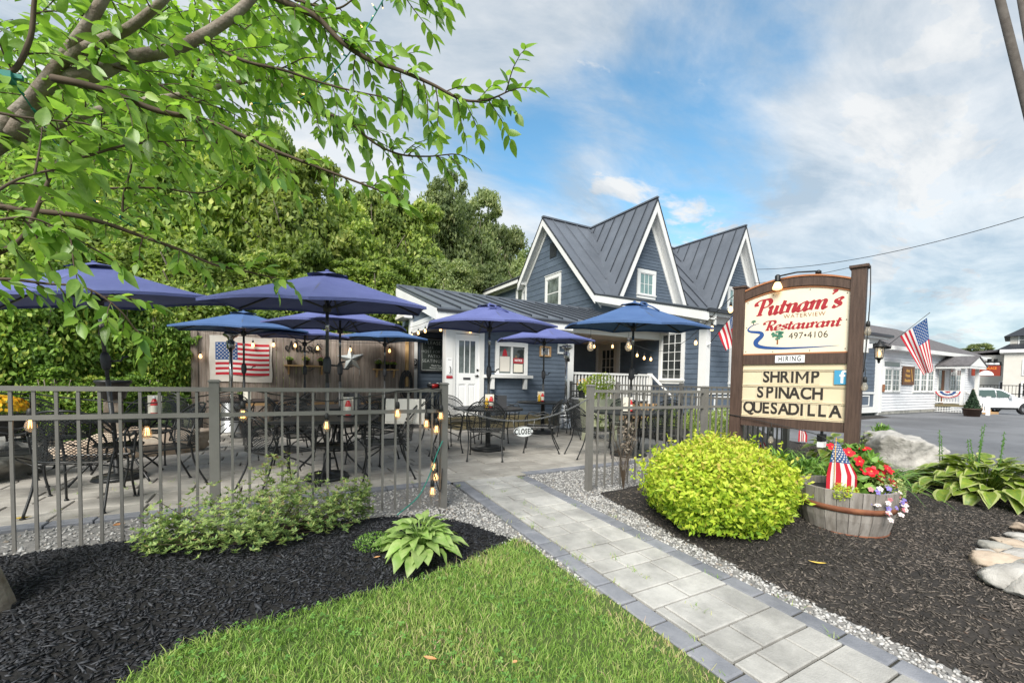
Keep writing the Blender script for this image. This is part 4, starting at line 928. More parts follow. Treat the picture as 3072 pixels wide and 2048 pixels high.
# positions follow the fence panels: 1.83 m between posts
FL = [(-4.05, 4.40), (-2.23, 4.22), (-0.40, 4.06), (1.47, 3.99)]
fence_a = metal_fence('grey metal picket fence along the black mulch bed, hung with bulbs', FL, 15, -.04)
FRP = [(3.24, 3.90), (5.03, 3.70), (6.86, 3.62)]
fence_b = metal_fence('grey metal picket fence behind the yellow bush, left of the sign', FRP, 15, -.05)
fence_c = metal_fence('grey metal side fence at the patio edge before the house windows', [(7.28, 9.6), (7.30, 7.75), (7.30, 5.92), (7.30, 4.1)], 15, 0, 1.16, low=True)

# ---------------------------------------------------------------- umbrellas
def hexdir(a, k): return np.array([math.cos(a + k * math.pi / 3), math.sin(a + k * math.pi / 3), 0])
def make_umbrella(label, canvas, Rr, top, rim, rot, tilt=0.0, hub_low=0.42):
    TL = np.array([.489, .872]) * tilt
    def lean(q): return (q[0], q[1], q[2] + TL[0] * q[0] + TL[1] * q[1])   # the canopy is cranked a little towards the viewer
    t = thing('patio_umbrella', label, 'umbrella', (0, 0, 0), 0, 'blue market umbrellas on the patio')
    V, Fc = [], []; m = MB(); NS = 7; NR = 6
    for k in range(6):
        d0, d1 = hexdir(rot, k), hexdir(rot, k + 1)
        def fn(u, v, d0=d0, d1=d1):
            s = .10 + .90 * v; p = (d0 * (1 - u) + d1 * u) * Rr * s
            z = top - (top - rim) * (s ** 1.06) - .055 * math.sin(math.pi * s) * 1.0 * (1 - .0) * 0.25
            z += -.05 * math.sin(math.pi * u) * s * math.sin(math.pi * min(1, s)) * .5 + .03 * math.sin(math.pi * u) * max(0, s - .8) / .2
            return lean((p[0], p[1], z))
        m.grid(fn, NS, NR)
    cn = m.build('canopy', canvas, t)
    vt = MB()
    for k in range(6):                               # wind vent cap, scalloped between the ribs
        d0, d1 = hexdir(rot, k), hexdir(rot, k + 1)
        def fn(u, v, d0=d0, d1=d1):
            s = .01 + .19 * v; p = (d0 * (1 - u) + d1 * u) * Rr * s
            z = top + .020 - (top - rim) * s * .86 + .020 * math.sin(math.pi * u) * v * v
            return lean((p[0], p[1], z))
        vt.grid(fn, 5, 3)
    vt.lathe([(.0, .034), (.018, .031), (.024, .022), (.02, .01)], 10, (0, 0, top)); vt.build('vent_cap', canvas, cn)
    hem = MB()
    for k in range(6):
        d0, d1 = hexdir(rot, k) * Rr, hexdir(rot, k + 1) * Rr
        P = lambda u: np.array(lean((d0 * (1 - u) + d1 * u) + np.array([0, 0, rim + .03 * math.sin(math.pi * u)])))
        for i in range(6):
            a, b = P(i / 6), P((i + 1) / 6); hem.poly([a, b, b * [1.0, 1.0, 1] + [0, 0, -.03], a * [1.0, 1.0, 1] + [0, 0, -.03]])
    hem.build('hem', canvas, cn)
    hub = top - hub_low
    for k in range(6):
        d = hexdir(rot, k); a = np.array([0, 0, top - .03]); b = np.array(lean(d * Rr * .985 + [0, 0, rim - .01]))
        r = MB().bar(a + d * .03, b, .016, .020).build('rib', 'pole_metal', t)
        mid = a * .52 + b * .48; MB().bar(np.array([0, 0, hub]) + d * .03, mid - [0, 0, .012], .012, .016).build('strut', 'pole_metal', r)
    MB().lathe([(.020, -.05), (.045, -.04), (.048, .03), (.022, .05)], 14, (0, 0, hub)).build('hub', 'dark_grey', t)
    MB().tube([(0, 0, .05), (0, 0, 1.15)], .0235, 12).build('pole', 'pole_metal', t)
    MB().tube([(0, 0, 1.15), (0, 0, top)], .019, 12).build('upper_pole', 'pole_metal', t)
    MB().tube([(0, 0, hub - .28), (0, 0, hub - .14)], .0215, 12).build('tilt_collar', 'steel', t)
    cr = MB().lathe([(.03, -.10), (.042, -.07), (.048, 0), (.044, .06), (.028, .10)], 14, (0, 0, 1.36)).build('crank_box', 'dark_grey', t)
    MB().tube([(.04, 0, 1.36), (.13, .0, 1.36), (.15, 0, 1.40), (.20, 0, 1.41)], .011, 8).build('crank_handle', 'dark_grey', cr)
    b = MB().lathe([(.245, 0), (.25, .025), (.235, .045), (.10, .06), (.045, .075), (.042, .30), (.030, .31)], 28).build('base', 'iron', t)
    MB().lathe([(.225, .047), (.228, .056), (.20, .058), (.197, .05)], 28, cap=False).build('base_ring', 'iron', b)
    MB().tube([(.04, 0, .24), (.085, 0, .24)], .012, 8).build('clamp_knob', 'iron', t)
    return t
UMB = [  # x, y, canvas, radius, top, rim, rot, yaw, label
    (-1.56, 6.53, 'canvas_purple', 1.30, 2.45, 2.03, .40, 3.0, 'large blue umbrella at the left end of the patio, half under the cherry branches'),
    (0.57, 5.55, 'canvas_purple', 1.28, 2.46, 2.05, .30, -.6, 'purple blue umbrella in the middle of the front row, its top clear of the others'),
    (-0.50, 10.05, 'canvas_blue', 1.28, 2.48, 2.12, .55, 1.5, 'bright blue umbrella in front of the painted flag on the wooden fence'),
    (0.99, 7.70, 'canvas_purple', 1.16, 2.42, 2.08, .10, 2.2, 'purple blue umbrella just behind the middle front one'),
    (0.62, 10.5, 'canvas_purple', 1.05, 2.36, 2.10, .4, 2.0, 'farthest purple umbrella before the music sign on the wooden fence'),
    (2.38, 10.6, 'canvas_blue', 1.18, 2.45, 2.16, .2, 1.0, 'blue umbrella with a flap before the metal star and flower shelf'),
    (3.29, 6.70, 'canvas_purple', 1.20, 2.52, 2.14, .25, .2, 'lavender blue umbrella with a bunched top in front of the white door'),
    (5.46, 8.26, 'canvas_purple', 1.18, 2.50, 2.14, .15, .1, 'purple blue umbrella close to the order window behind the lavender one'),
    (5.20, 5.25, 'canvas_blue', 1.22, 2.54, 2.13, .05, 2.4, 'light blue umbrella right of the path, in front of the porch beam'),
]
umb_objs = []
for (x, y, cv, Rr, tp, rm, rt, yw, lb) in UMB:
    t = make_umbrella(lb, cv, Rr, tp, rm, rt, {0: .085, 1: .085, 8: .07, 2: .04}.get(len(umb_objs), .03)); t.location = (x, y, 0); t.rotation_euler = (0, 0, -yw * 0 + 0); umb_objs.append(t)
umb_objs[0].rotation_euler = (0.0, -.075, 0.04); umb_objs[8].rotation_euler = (0, .02, 0)
# gathered fabric loop (tie strap) on two canopies
for i in (6, 8):
    x, y, cv, Rr, tp, rm, *_ = UMB[i]; c = np.array([-.10, -.30, tp - .085])
    m = MB(); m.tube([c + np.array([-.02 + .06 * math.cos(a) * 1.2, -.03 + .02 * math.sin(a), .03 * math.sin(a)]) for a in np.linspace(0, 2 * math.pi, 15)], .014, 8)
    m.tube([c + q for q in (np.array([.05, 0, .01]), np.array([.14, -.06, -.03]), np.array([.25, -.10, -.085]))], .012, 6); m.build('tie_strap', cv, umb_objs[i])

# ---------------------------------------------------------------- tables and chairs
def lattice(m, fn, nu, nv, w, mi=0, seg=6):
    """two families of slanting strips over the patch fn(u, v): expanded metal"""
    def strips(sign):
        for k in range(-nv, nu + nv):
            t0 = k / nu; pts = []
            for i in range(seg + 1):
                v = i / seg; u = t0 + sign * (v - .5) * (nv / nu) * 1.0 + (nv / nu) * .5 * 0
                pts.append((u, v))
            # clip to the patch
            q = [(u, v) for u, v in [(t0 + sign * (j / 24 - .5) * (nv / nu), j / 24) for j in range(25)] if -.0001 <= u <= 1.0001]
            if len(q) < 3: continue
            idx = np.linspace(0, len(q) - 1, max(2, min(seg + 1, len(q)))).astype(int); P = [np.array(fn(*q[j])) for j in idx]
            e = 1e-3; vs = []
            for j, p in enumerate(P):
                u, v = q[idx[j]]; tu = np.array(fn(min(1, u + e), v)) - np.array(fn(max(0, u - e), v)); tu /= np.linalg.norm(tu) + 1e-9
                vs += [p - tu * w / 2, p + tu * w / 2]
            m.add(vs, [(2 * j, 2 * j + 1, 2 * j + 3, 2 * j + 2) for j in range(len(P) - 1)], mi)
    strips(1); strips(-1); return m
def make_chair(label):
    t = thing('mesh_chair', label, 'chair', (0, 0, 0), 0, 'black wire mesh patio chairs')
    sf = lambda u, v: (-.235 + .47 * u, .225 - .45 * v, .43 - .012 * math.sin(math.pi * u))
    st = lattice(MB(), sf, 18, 17, .0125, seg=2).build('seat', 'mesh_iron', t)
    MB().tube([(-.24, .23, .432), (.24, .23, .432), (.24, -.22, .432), (-.24, -.22, .432), (-.24, .23, .432)], .010, 6, smooth=False).build('seat_rim', 'iron', st)
    def bf(u, v):
        a = (u - .5) * 1.9; x = .285 * math.sin(a) / math.sin(.95); h = .90 - .17 * abs(2 * u - 1) ** 2.6
        z = .46 + (h - .02 - .46) * v; y = -.345 + .17 * (1 - math.cos(a)) / (1 - math.cos(.95)) - .07 * v + .03
        return (x, y, z)
    lattice(MB(), bf, 20, 16, .0105, seg=8).build('backrest', 'mesh_iron', t)
    bk = MB(); bk.tube([bf(i / 20, 1.0) + np.array([0, -.004, .02]) for i in range(21)], .0105, 7)
    bk.tube([np.array(bf(i / 20, .90)) + [0, -.012, 0] for i in range(21)], .008, 6)
    bk.tube([bf(0, v) for v in (0, .3, .6, 1.0)], .009, 6); bk.tube([bf(1, v) for v in (0, .3, .6, 1.0)], .009, 6); bk.tube([bf(i / 12, 0) for i in range(13)], .008, 6); bk.build('back_frame', 'iron', t)
    for sx in (-1, 1):
        a = np.array(bf(0 if sx < 0 else 1, .55))
        MB().tube(catmull([a, (sx * .300, -.06, .655), (sx * .305, .06, .63), (sx * .300, .17, .655), (sx * .285, .235, .60), (sx * .265, .245, .44)], 6), .0105, 7).build('arm', 'iron', t)
        lg = MB().tube(catmull([(sx * .265, .245, .44), (sx * .250, .225, .25), (sx * .262, .262, .01)], 6), .0105, 7).build('leg', 'iron', t)
        MB().lathe([(.018, 0), (.019, .012), (.010, .018)], 8, (sx * .262, .262, 0)).build('foot', 'iron', lg)
        b = np.array(bf(0 if sx < 0 else 1, 0))
        lg = MB().tube(catmull([b + [0, 0, .12], (sx * .262, -.185, .43), (sx * .250, -.225, .25), (sx * .262, -.335, .01)], 6), .0105, 7).build('leg', 'iron', t)
        MB().lathe([(.018, 0), (.019, .012), (.010, .018)], 8, (sx * .262, -.335, 0)).build('foot', 'iron', lg)
    MB().tube(catmull([(-.252, .225, .27), (-.10, .06, .36), (.10, .06, .36), (.252, .225, .27)], 6), .008, 6).build('stretcher', 'iron', t)
    return t
chair0 = make_chair('x'); CH = tree_of(chair0); chair_used = [False]
def chair(x, y, face, label):
    """face: direction the sitter looks, degrees from +x"""
    rz = R_(face) - math.pi / 2
    if not chair_used[0]:
        chair_used[0] = True; chair0.location = (x, y, 0); chair0.rotation_euler = (0, 0, rz); chair0['label'] = label; return chair0
    return dup(CH, (x, y, 0), rz, label)

def make_round_table(label, d=1.22):
    t = thing('round_table', label, 'table', (0, 0, 0), 0, 'black metal patio tables'); r = d / 2
    def tf(u, v): a = 2 * math.pi * u; q = .03 + (r - .04) * v; return (q * math.cos(a), q * math.sin(a), .726)
    tp = MB().lathe([(r - .015, .70), (r, .705), (r, .728), (r - .02, .734), (.03, .734), (.03, .722)], 40, cap=False, smooth=False).build('tabletop', 'iron', t)
    MB().lathe([(.035, .05), (.045, .08), (.045, .66), (.10, .70), (.36, .705), (.36, .712)], 16, cap=False).build('pedestal', 'iron', t)
    MB().lathe([(.30, 0), (.30, .03), (.26, .045), (.06, .07)], 28).build('foot_plate', 'iron', t)
    return t
def make_leg_table(label, d=1.22, square=False):
    t = thing('mesh_table', label, 'table', (0, 0, 0), 0, 'black metal patio tables'); r = d / 2
    n = 4 if square else 40; q = r * (1.25 if square else 1)
    m = MB(); m.lathe([(q - .015, .70), (q, .705), (q, .728), (q - .02, .734), (.03, .734), (.03, .722)], n, cap=False, smooth=False); m.build('tabletop', 'iron', t)
    for k in range(4):
        a = math.pi / 4 + k * math.pi / 2; d_ = np.array([math.cos(a), math.sin(a), 0])
        P = lambda s, z: d_ * s + np.array([0, 0, z])
        MB().tube(catmull([P(r * .80, .70), P(r * .62, .60), P(r * .36, .44), P(r * .34, .30), P(r * .55, .16), P(r * .78, .01)], 6), .012, 7).build('leg', 'iron', t)
    m = MB(); m.tube([(r * .36 * math.cos(a), r * .36 * math.sin(a), .40) for a in np.linspace(0, 2 * math.pi, 25)], .010, 6)
    m.lathe([(r * .36, .385), (r * .36, .40), (.04, .40), (.04, .39)], 24, cap=False); m.build('shelf', 'iron', t); return t
tab_r = make_round_table('round black table with a ketchup stand in front of the white door'); TR = tree_of(tab_r); tab_r.location = (3.29, 6.70, 0)
tab_l = make_leg_table('round black mesh table on curved legs at the left end of the patio'); TLg = tree_of(tab_l); tab_l.location = (-1.56, 6.53, 0)
tab_s = make_leg_table('square black table with a ring shelf between its legs behind the hanging bulbs', 1.15, True); tab_s.location = (0.60, 5.55, 0); tab_s.rotation_euler = (0, 0, .45)
dup(TR, (5.46, 8.26, 0), .2, 'round black table by the wall below the order window')
dup(TR, (5.20, 5.25, 0), .3, 'round black table behind the right hand fence and yellow bush')
dup(TLg, (-0.50, 10.05, 0), .4, 'round black mesh table with yellow flowers before the painted flag')
dup(TLg, (0.99, 7.70, 0), .2, 'round bluish black mesh table behind the square one')
dup(TLg, (2.38, 10.5, 0), .3, 'small far mesh table under the blue umbrella by the flower shelf')
CHAIRS = [
    # table left
    (-1.50, 5.30, 82, 'mesh chair with its back to the fence at the left end table'),
    (-2.25, 6.00, 20, 'mesh chair at the far left in front of the grey boulder'),
    (-1.05, 5.86, 205, 'mesh chair left of the second fence post, turned to the left table'),
    (-1.50, 7.50, 265, 'mesh chair on the hedge side of the left table'),
    (-2.35, 7.15, 320, 'mesh chair between the hedge and the left umbrella pole'),
    # front middle
    (0.06, 5.14, 25, 'empty mesh chair seen from the side left of the square table'),
    (1.22, 5.36, 170, 'mesh chair right of the square table with a white tray over its back'),
    (0.35, 6.40, 285, 'mesh chair behind the square table facing the viewer'),
    (1.25, 6.35, 230, 'mesh chair at the back right corner of the square table'),
    # door table
    (2.90, 5.98, 62, 'mesh chair with its back to the gate, left of the closed sign'),
    (4.05, 6.20, 145, 'mesh chair turned sideways right of the closed sign'),
    (2.45, 6.75, 5, 'mesh chair left of the round table before the white door'),
    (3.80, 7.50, 250, 'mesh chair between the door table and the order window'),
    (3.05, 7.60, 280, 'mesh chair behind the door table close to the step'),
    # wall table
    (4.78, 8.75, 320, 'mesh chair left of the wall table below the order window'),
    (6.25, 8.35, 185, 'mesh chair right of the wall table beside the porch post'),
    (5.75, 7.45, 110, 'mesh chair with its back to us at the wall table'),
    # right table
    (4.52, 5.42, 345, 'mesh chair just behind the right gate post'),
    (5.78, 5.95, 225, 'mesh chair at the back of the right table, left of two'),
    (6.12, 5.40, 190, 'mesh chair at the back of the right table, right of two'),
    (5.35, 4.98, 100, 'mesh chair mostly hidden behind the yellow bush'),
    # second row and back
    (0.28, 7.80, 5, 'mesh chair left of the second row table'), (1.25, 8.50, 255, 'mesh chair behind the second row table'), (1.72, 7.50, 165, 'mesh chair right of the second row table'),
    (-0.62, 9.20, 85, 'mesh chair with its back to us below the painted flag'), (0.30, 10.0, 185, 'mesh chair right of the flower table below the painted flag'), (-1.25, 9.65, 30, 'mesh chair left of the flower table below the painted flag'),
    (0.35, 9.25, 150, 'mesh chair turned away near the wooden bench'), (1.75, 10.0, 20, 'far mesh chair left of the table by the flower shelf'), (2.95, 10.1, 170, 'far mesh chair right of the table by the flower shelf'),
]
for c in CHAIRS: chair(*c)

# ---------------------------------------------------------------- things on the tables
def caddy(x, y, z, label, rz=0.0, ketchup=True, card=True, mustard=False):
    t = thing('condiment_stand', label, 'condiments', (x, y, z), rz, 'condiment stands on the tables')
    MB().box((-.09, -.06, 0), (.09, .06, .015)).tube([(-.085, 0, .015), (-.085, 0, .12), (-.04, 0, .15)], .004, 5).build('tray', 'black', t)
    if ketchup:
        b = MB().lathe([(.033, 0), (.036, .01), (.036, .13), (.022, .17), (.016, .185)], 14, (.03, -.03, .016)).build('ketchup_bottle', 'ketchup', t)
        MB().lathe([(.018, .186), (.018, .205), (.006, .22)], 12, (.03, -.03, .016)).build('cap', 'white', b)
        MB().lathe([(.0366, .03), (.0366, .11)], 14, (.03, -.03, .016), cap=False).build('bottle_label', 'paper', b)
    if mustard:
        b = MB().lathe([(.028, 0), (.030, .01), (.030, .11), (.016, .15), (.010, .17)], 12, (-.045, -.03, .016)).build('mustard_bottle', 'mustard', t)
    if card: MB().box((-.075, .02, .016), (.075, .028, .24)).build('menu_card', 'paper', t)
    MB().box((-.08, .034, .016), (-.02, .05, .15)).build('napkins', 'white', t)
    return t
caddy(-1.20, 6.30, .735, 'white menu card and red topped caddy on the left table', -.4)
caddy(.80, 5.62, .735, 'yellow menu card beside a ketchup bottle on the square table', -.5)
caddy(3.20, 6.48, .735, 'ketchup bottle in front of a menu on the door table', -.5, mustard=True)
caddy(5.30, 8.10, .735, 'mustard and ketchup in front of a white sheet on the wall table', -.4, mustard=True)
caddy(5.02, 5.10, .735, 'white napkin holder with red label on the right table', -.5)
caddy(-.45, 9.75, .735, 'white square caddy on the flower table', -.3, ketchup=False)
def menu_stand(x, y, z, label, rz): t = thing('menu_holder', label, 'menu', (x, y, z), rz, 'black menu holders'); MB().box((-.08, -.012, 0), (.08, .012, .22)).build('cover', 'dark_grey', t); MB().box((-.10, -.05, -.0), (.10, .05, .012)).build('foot', 'dark_grey', t)
menu_stand(3.48, 6.55, .735, 'dark menu holder standing right of the ketchup on the door table', -.4)
menu_stand(1.22, 7.65, .735, 'dark menu holder on the second row table', -.4)
# white serving tray leaning over the chair back
t = thing('serving_tray', 'big cream plastic tray leaning on the chair right of the square table', 'tray', (1.42, 5.22, .66), 0)
MB().box((-.24, -.012, 0), (.24, .012, .31), ch=.006).build('panel', 'offwhite', t); MB().box((-.22, -.02, .02), (.22, -.0125, .29)).build('face', 'offwhite', t); t.rotation_euler = (-.16, 0, -.45)
# ---------------------------------------------------------------- patio heaters
def heater(x, y, label):
    t = thing('patio_heater', label, 'heater', (x, y, 0), 0, 'tall gas patio heaters')
    MB().lathe([(.23, 0), (.23, .04), (.19, .06), (.19, .62), (.17, .66), (.05, .68)], 24).build('tank_housing', 'galvanized', t)
    MB().tube([(0, 0, .66), (0, 0, 1.78)], .035, 12).build('pole', 'steel', t)
    MB().lathe([(.035, 1.76), (.075, 1.80), (.085, 1.95), (.05, 1.97), (.07, 2.02), (.14, 2.06), (.15, 2.10), (.10, 2.14)], 20).build('burner', 'steel', t)
    MB().lathe([(.40, 2.24), (.30, 2.30), (.05, 2.33)], 28).build('reflector', 'steel', t)
    MB().box((-.03, -.10, 1.72), (.03, -.04, 1.80)).build('control_knob', 'black', t)
heater(-.78, 10.95, 'steel patio heater in front of the painted flag')
heater(6.62, 8.95, 'steel patio heater beside the white porch post')
# ---------------------------------------------------------------- wooden screen with flag, shelves, star
wf = thing('wooden_fence', 'tall brown board fence at the back of the patio', 'fence', (-1.45, 11.8, 0))
x = -1.45; frs = random.Random(5)
while x < 3.44:
    w = frs.uniform(.125, .15); MB().box((x, 11.78 + frs.uniform(-.004, .004), .03), (min(x + w, 3.46) - .006, 11.81, 2.36 + frs.uniform(-.012, .012) - (.14 if x < -1.15 else 0))).build('plank', 'fence_wood', wf, world=True); x += w
for z in (.4, 1.2, 2.1): MB().box((-1.45, 11.815, z), (3.46, 11.86, z + .09)).build('back_rail', 'fence_wood', wf, world=True)
MB().box((-1.58, 11.74, 0), (-1.46, 11.86, 2.2)).build('post', 'fence_wood', wf, world=True)
MB().box((3.20, 11.72, 1.0), (3.28, 11.775, 2.34)).build('new_stud', 'new_wood', wf, world=True)
bn = thing('wooden_bench', 'long plain wooden bench along the foot of the board fence', 'bench', (-1.1, 11.2, 0))
for i in range(3): MB().box((-1.15, 10.98 + i * .15, .56), (2.6, 11.12 + i * .15, .61)).build('plank', 'timber', bn, world=True)
for x in (-1.0, .6, 2.4): MB().box((x, 11.0, 0), (x + .09, 11.38, .558)).build('leg', 'old_timber', bn, world=True)

def star_poly(c, u, v, r, r2=None, a0=math.pi / 2):
    r2 = r2 or r * .40; return [c + (u * math.cos(a0 + k * math.pi / 5) + v * math.sin(a0 + k * math.pi / 5)) * (r if k % 2 == 0 else r2) for k in range(10)]
def flag_parts(t, fn, name='cloth', stars=True, nu=26, nv=26, ur=.40, star_r=.018, off=.004, vert=False):
    """fn(u, v) -> point; u along the stripes from the canton side, v down from the top"""
    def mi(u, v):
        if u < ur and v < 7 / 13: return 2
        return 0 if int(v * 13) % 2 == 0 else 1
    c = MB().grid(fn, nu, nv, mifn=mi).build(name, ['flag_red', 'flag_white', 'flag_blue'], t)
    if stars:
        m = MB()
        for row in range(9):
            for col in range(6 if row % 2 == 0 else 5):
                u = ur * ((col * 2 + 1 + (row % 2)) / 12); v = (7 / 13) * (row + 1) / 10; e = .004
                p = np.array(fn(u, v)); du = np.array(fn(u + e, v)) - p; dv = p - np.array(fn(u, v + e)); du /= np.linalg.norm(du); dv /= np.linalg.norm(dv); n = np.cross(du, dv); n /= np.linalg.norm(n)
                for s in (1, -1):
                    pl = star_poly(p + n * off * s, du, dv, star_r); k = m.n; m.add(pl + [p + n * (off + .0005) * s], [(10, i, (i + 1) % 10) for i in range(10)])
        m.build('star_field', 'flag_white', t)
    return c
t = thing('flag_banner', 'painted American flag on pale canvas fixed to the board fence', 'flag', (-.63, 11.77, 1.6))
MB().grid(lambda u, v: (-.615 + 1.23 * u + .01 * math.sin(9 * v), -.012 - .006 * math.sin(7 * u + 4 * v), -.53 + 1.05 * v + .012 * math.sin(6 * u)), 12, 10).build('canvas', 'canvas_cloth', t)
flag_parts(t, lambda u, v: (-.50 + 1.06 * u, -.026 - .006 * math.sin(7 * u + 4 * v), .37 - .74 * v + .012 * math.sin(6 * u)), 'stripes', nu=40, nv=26, star_r=.020, off=.003)
# shelves with flower pots
def pot_plant(x, y, z, s, flower, label, leaf='hedge_leaf', pot='pot_black', ht=1.0, n=120, grp='small potted flowers on the fence shelves', name='potted_plant'):
    t = thing(name, label, 'plant', (x, y, z), 0, grp)
    MB().lathe([(.045 * s, 0), (.06 * s, .11 * s), (.065 * s, .115 * s), (.055 * s, .118 * s), (.05 * s, .10 * s)], 16).build('pot', pot, t)
    r = np.random.default_rng(int(abs(x * 100 + y * 37))); d = r.normal(0, 1, (n, 3)); d /= np.linalg.norm(d, axis=1)[:, None]; c = d * r.uniform(.3, 1, (n, 1)) ** .5 * np.array([.09, .09, .085 * ht]) * s; c[:, 2] = np.abs(c[:, 2]) + .115 * s
    link('foliage', fast_mesh('foliage', leaf_quads(c, .02 * s, .04 * s, r), 4, leaf, r.uniform(0, 1, n)), t)
    if flower:
        k = n // 3; d = r.normal(0, 1, (k, 3)); d[:, 2] = np.abs(d[:, 2]) + .5; d /= np.linalg.norm(d, axis=1)[:, None]; c = d * np.array([.095, .095, .11 * ht]) * s; c[:, 2] += .125 * s
        link('flowers', fast_mesh('flowers', leaf_quads(c, .022 * s, .026 * s, r, up=1.5), 4, flower, r.uniform(0, 1, k)), t)
    return t
def leaf_quads(C, w, ln, r, up=.4, outward=None):
    """diamond shaped leaves at centres C, random directions"""
    n = len(C); a = r.normal(0, 1, (n, 3)); a /= np.linalg.norm(a, axis=1)[:, None]
    nn = r.normal(0, 1, (n, 3)); nn[:, 2] += up * 2
    if outward is not None: nn += outward
    b = np.cross(nn, a); b /= np.linalg.norm(b, axis=1)[:, None] + 1e-9
    lw = (w * r.uniform(.7, 1.3, n))[:, None] / 2; ll = (ln * r.uniform(.7, 1.3, n))[:, None] / 2
    return np.stack([C - a * ll, C + b * lw - a * ll * .1, C + a * ll, C - b * lw - a * ll * .1], 1)
def shelf(x0, x1, z, label, nb):
    t = thing('wall_shelf', label, 'shelf', (x0, 11.78, z), 0, 'narrow wooden shelves on the board fence'); MB().box((x0, 11.60, z), (x1, 11.775, z + .03)).build('board', 'new_wood', t, world=True)
    for q in np.linspace(x0 + .10, x1 - .10, nb): MB().bar((q, 11.755, z - .20), (q, 11.755, z), .035, .03).bar((q, 11.75, z - .18), (q, 11.64, z - .01), .03, .025).build('bracket', 'new_wood', t, world=True)
shelf(.24, 1.18, 1.47, 'long narrow shelf under the music lettering on the board fence', 3); shelf(2.33, 2.98, 1.43, 'short narrow shelf right of the metal star', 2)
pot_plant(.36, 11.69, 1.50, 1.05, None, 'dark leafy pot at the left end of the long fence shelf'); pot_plant(.72, 11.69, 1.50, 1.05, 'yellow_flower', 'yellow flowered pot in the middle of the long fence shelf'); pot_plant(1.06, 11.69, 1.50, 1.05, 'pink_flower', 'pink flowered pot at the right end of the long fence shelf')
pot_plant(2.46, 11.69, 1.46, 1.2, 'pale_flower', 'white flowered pot on the short fence shelf'); pot_plant(2.68, 11.69, 1.46, 1.1, 'pink_flower', 'dull red flowered pot in the middle of the short fence shelf'); pot_plant(2.86, 11.69, 1.46, 1.1, 'pink_flower', 'dull red flowered pot at the right end of the short fence shelf')
# metal star
t = thing('metal_star', 'five pointed tin star hung on the board fence', 'wall star', (1.78, 11.77, 1.70)); m = MB(); P = star_poly(np.array([0, 0, 0.0]), np.array([1.0, 0, 0]), np.array([0, 0, 1.0]), .34, .135, math.pi / 2 + .1)
m.add(P + [np.array([0, -.085, 0])], [(10, i, (i + 1) % 10) for i in range(10)] + [tuple(range(9, -1, -1))]); m.build('star', 'star_metal', t)
# broad-nib lettering: ribbons that swell and thin with their direction
def ribbon(m, pts, w0, w1, nib=R_(35), z=0.0, th=.002, n=7):
    P = catmull(pts, n) if len(pts) > 2 else [np.asarray(p, float) for p in pts]; P = [np.array([p[0], p[1]]) for p in P]; nd = np.array([math.cos(nib), math.sin(nib)]); L_, R2 = [], []
    for i, p in enumerate(P):
        d = P[min(i + 1, len(P) - 1)] - P[max(i - 1, 0)]; d /= np.linalg.norm(d) + 1e-9; w = max(w0, w1 * abs(d[0] * nd[1] - d[1] * nd[0])) / 2; q = np.array([-d[1], d[0]])
        L_.append(p + q * w); R2.append(p - q * w)
    k = len(P); v = [(*p, z) for p in L_] + [(*p, z) for p in R2]; m.add(v, [(i, k + i, k + i + 1, i + 1) for i in range(k - 1)])
GL = {
 'P': (.74, [[(.28, -.02), (.30, .5), (.31, .96)], [(-.04, .62), (-.09, .80), (.05, .96), (.30, 1.0), (.58, .97), (.72, .78), (.62, .55), (.36, .46)], [(.12, 0.0), (.46, 0.02)]]),
 'R': (.80, [[(.28, -.02), (.30, .5), (.31, .96)], [(-.04, .62), (-.09, .80), (.05, .96), (.30, 1.0), (.58, .97), (.70, .78), (.60, .57), (.36, .48)], [(.38, .49), (.52, .30), (.62, .03), (.72, -.02), (.84, .08)], [(.14, 0.0), (.44, 0.02)]]),
 'u': (.60, [[(-.02, .40), (.06, .50), (.13, .44), (.12, .18), (.20, .0), (.34, .04), (.44, .26)], [(.44, .52), (.43, .14), (.50, -.01), (.62, .10)]]),
 't': (.36, [[(.17, .78), (.13, .20), (.20, 0), (.36, .08)], [(-.02, .50), (.34, .52)]]),
 'n': (.62, [[(-.02, .40), (.06, .51), (.13, .42), (.12, -.01)], [(.12, .24), (.22, .45), (.36, .50), (.45, .40), (.44, .14), (.51, -.01), (.64, .10)]]),
 'm': (.92, [[(-.02, .40), (.06, .51), (.13, .42), (.12, -.01)], [(.12, .24), (.22, .45), (.34, .50), (.42, .40), (.42, -.01)], [(.42, .24), (.52, .45), (.65, .50), (.74, .40), (.73, .14), (.80, -.01), (.93, .10)]]),
 'a': (.58, [[(.42, .40), (.30, .51), (.12, .42), (.04, .20), (.12, .01), (.27, .03), (.41, .26)], [(.44, .52), (.41, .14), (.48, -.01), (.60, .10)]]),
 'e': (.46, [[(.05, .22), (.26, .26), (.36, .38), (.26, .51), (.10, .42), (.04, .20), (.14, .0), (.30, .02), (.46, .14)]]),
 's': (.44, [[(.40, .40), (.28, .51), (.14, .44), (.16, .32), (.32, .20), (.34, .07), (.20, -.01), (.03, .07)]]),
 'r': (.42, [[(-.02, .40), (.06, .51), (.13, .42), (.12, -.01)], [(.12, .22), (.20, .42), (.30, .51), (.42, .46)]]),
 'M': (.95, [[(.0, .05), (.10, .02), (.20, .5), (.26, .95)], [(.26, .95), (.36, .45), (.45, .12)], [(.45, .12), (.58, .6), (.70, .98)], [(.70, .98), (.74, .4), (.80, .02), (.95, .10)], [(.0, .05), (-.14, .2), (-.10, .45), (.06, .38)]]),
 'i': (.26, [[(.06, .48), (.07, .10), (.14, 0), (.24, .08)], [(.07, .66), (.08, .70)]]),
 'c': (.42, [[(.34, .38), (.24, .5), (.08, .38), (.05, .18), (.16, 0), (.38, .12)]]),
 "'": (.22, [[(.10, 1.04), (.14, .92), (.04, .78)]]),
}
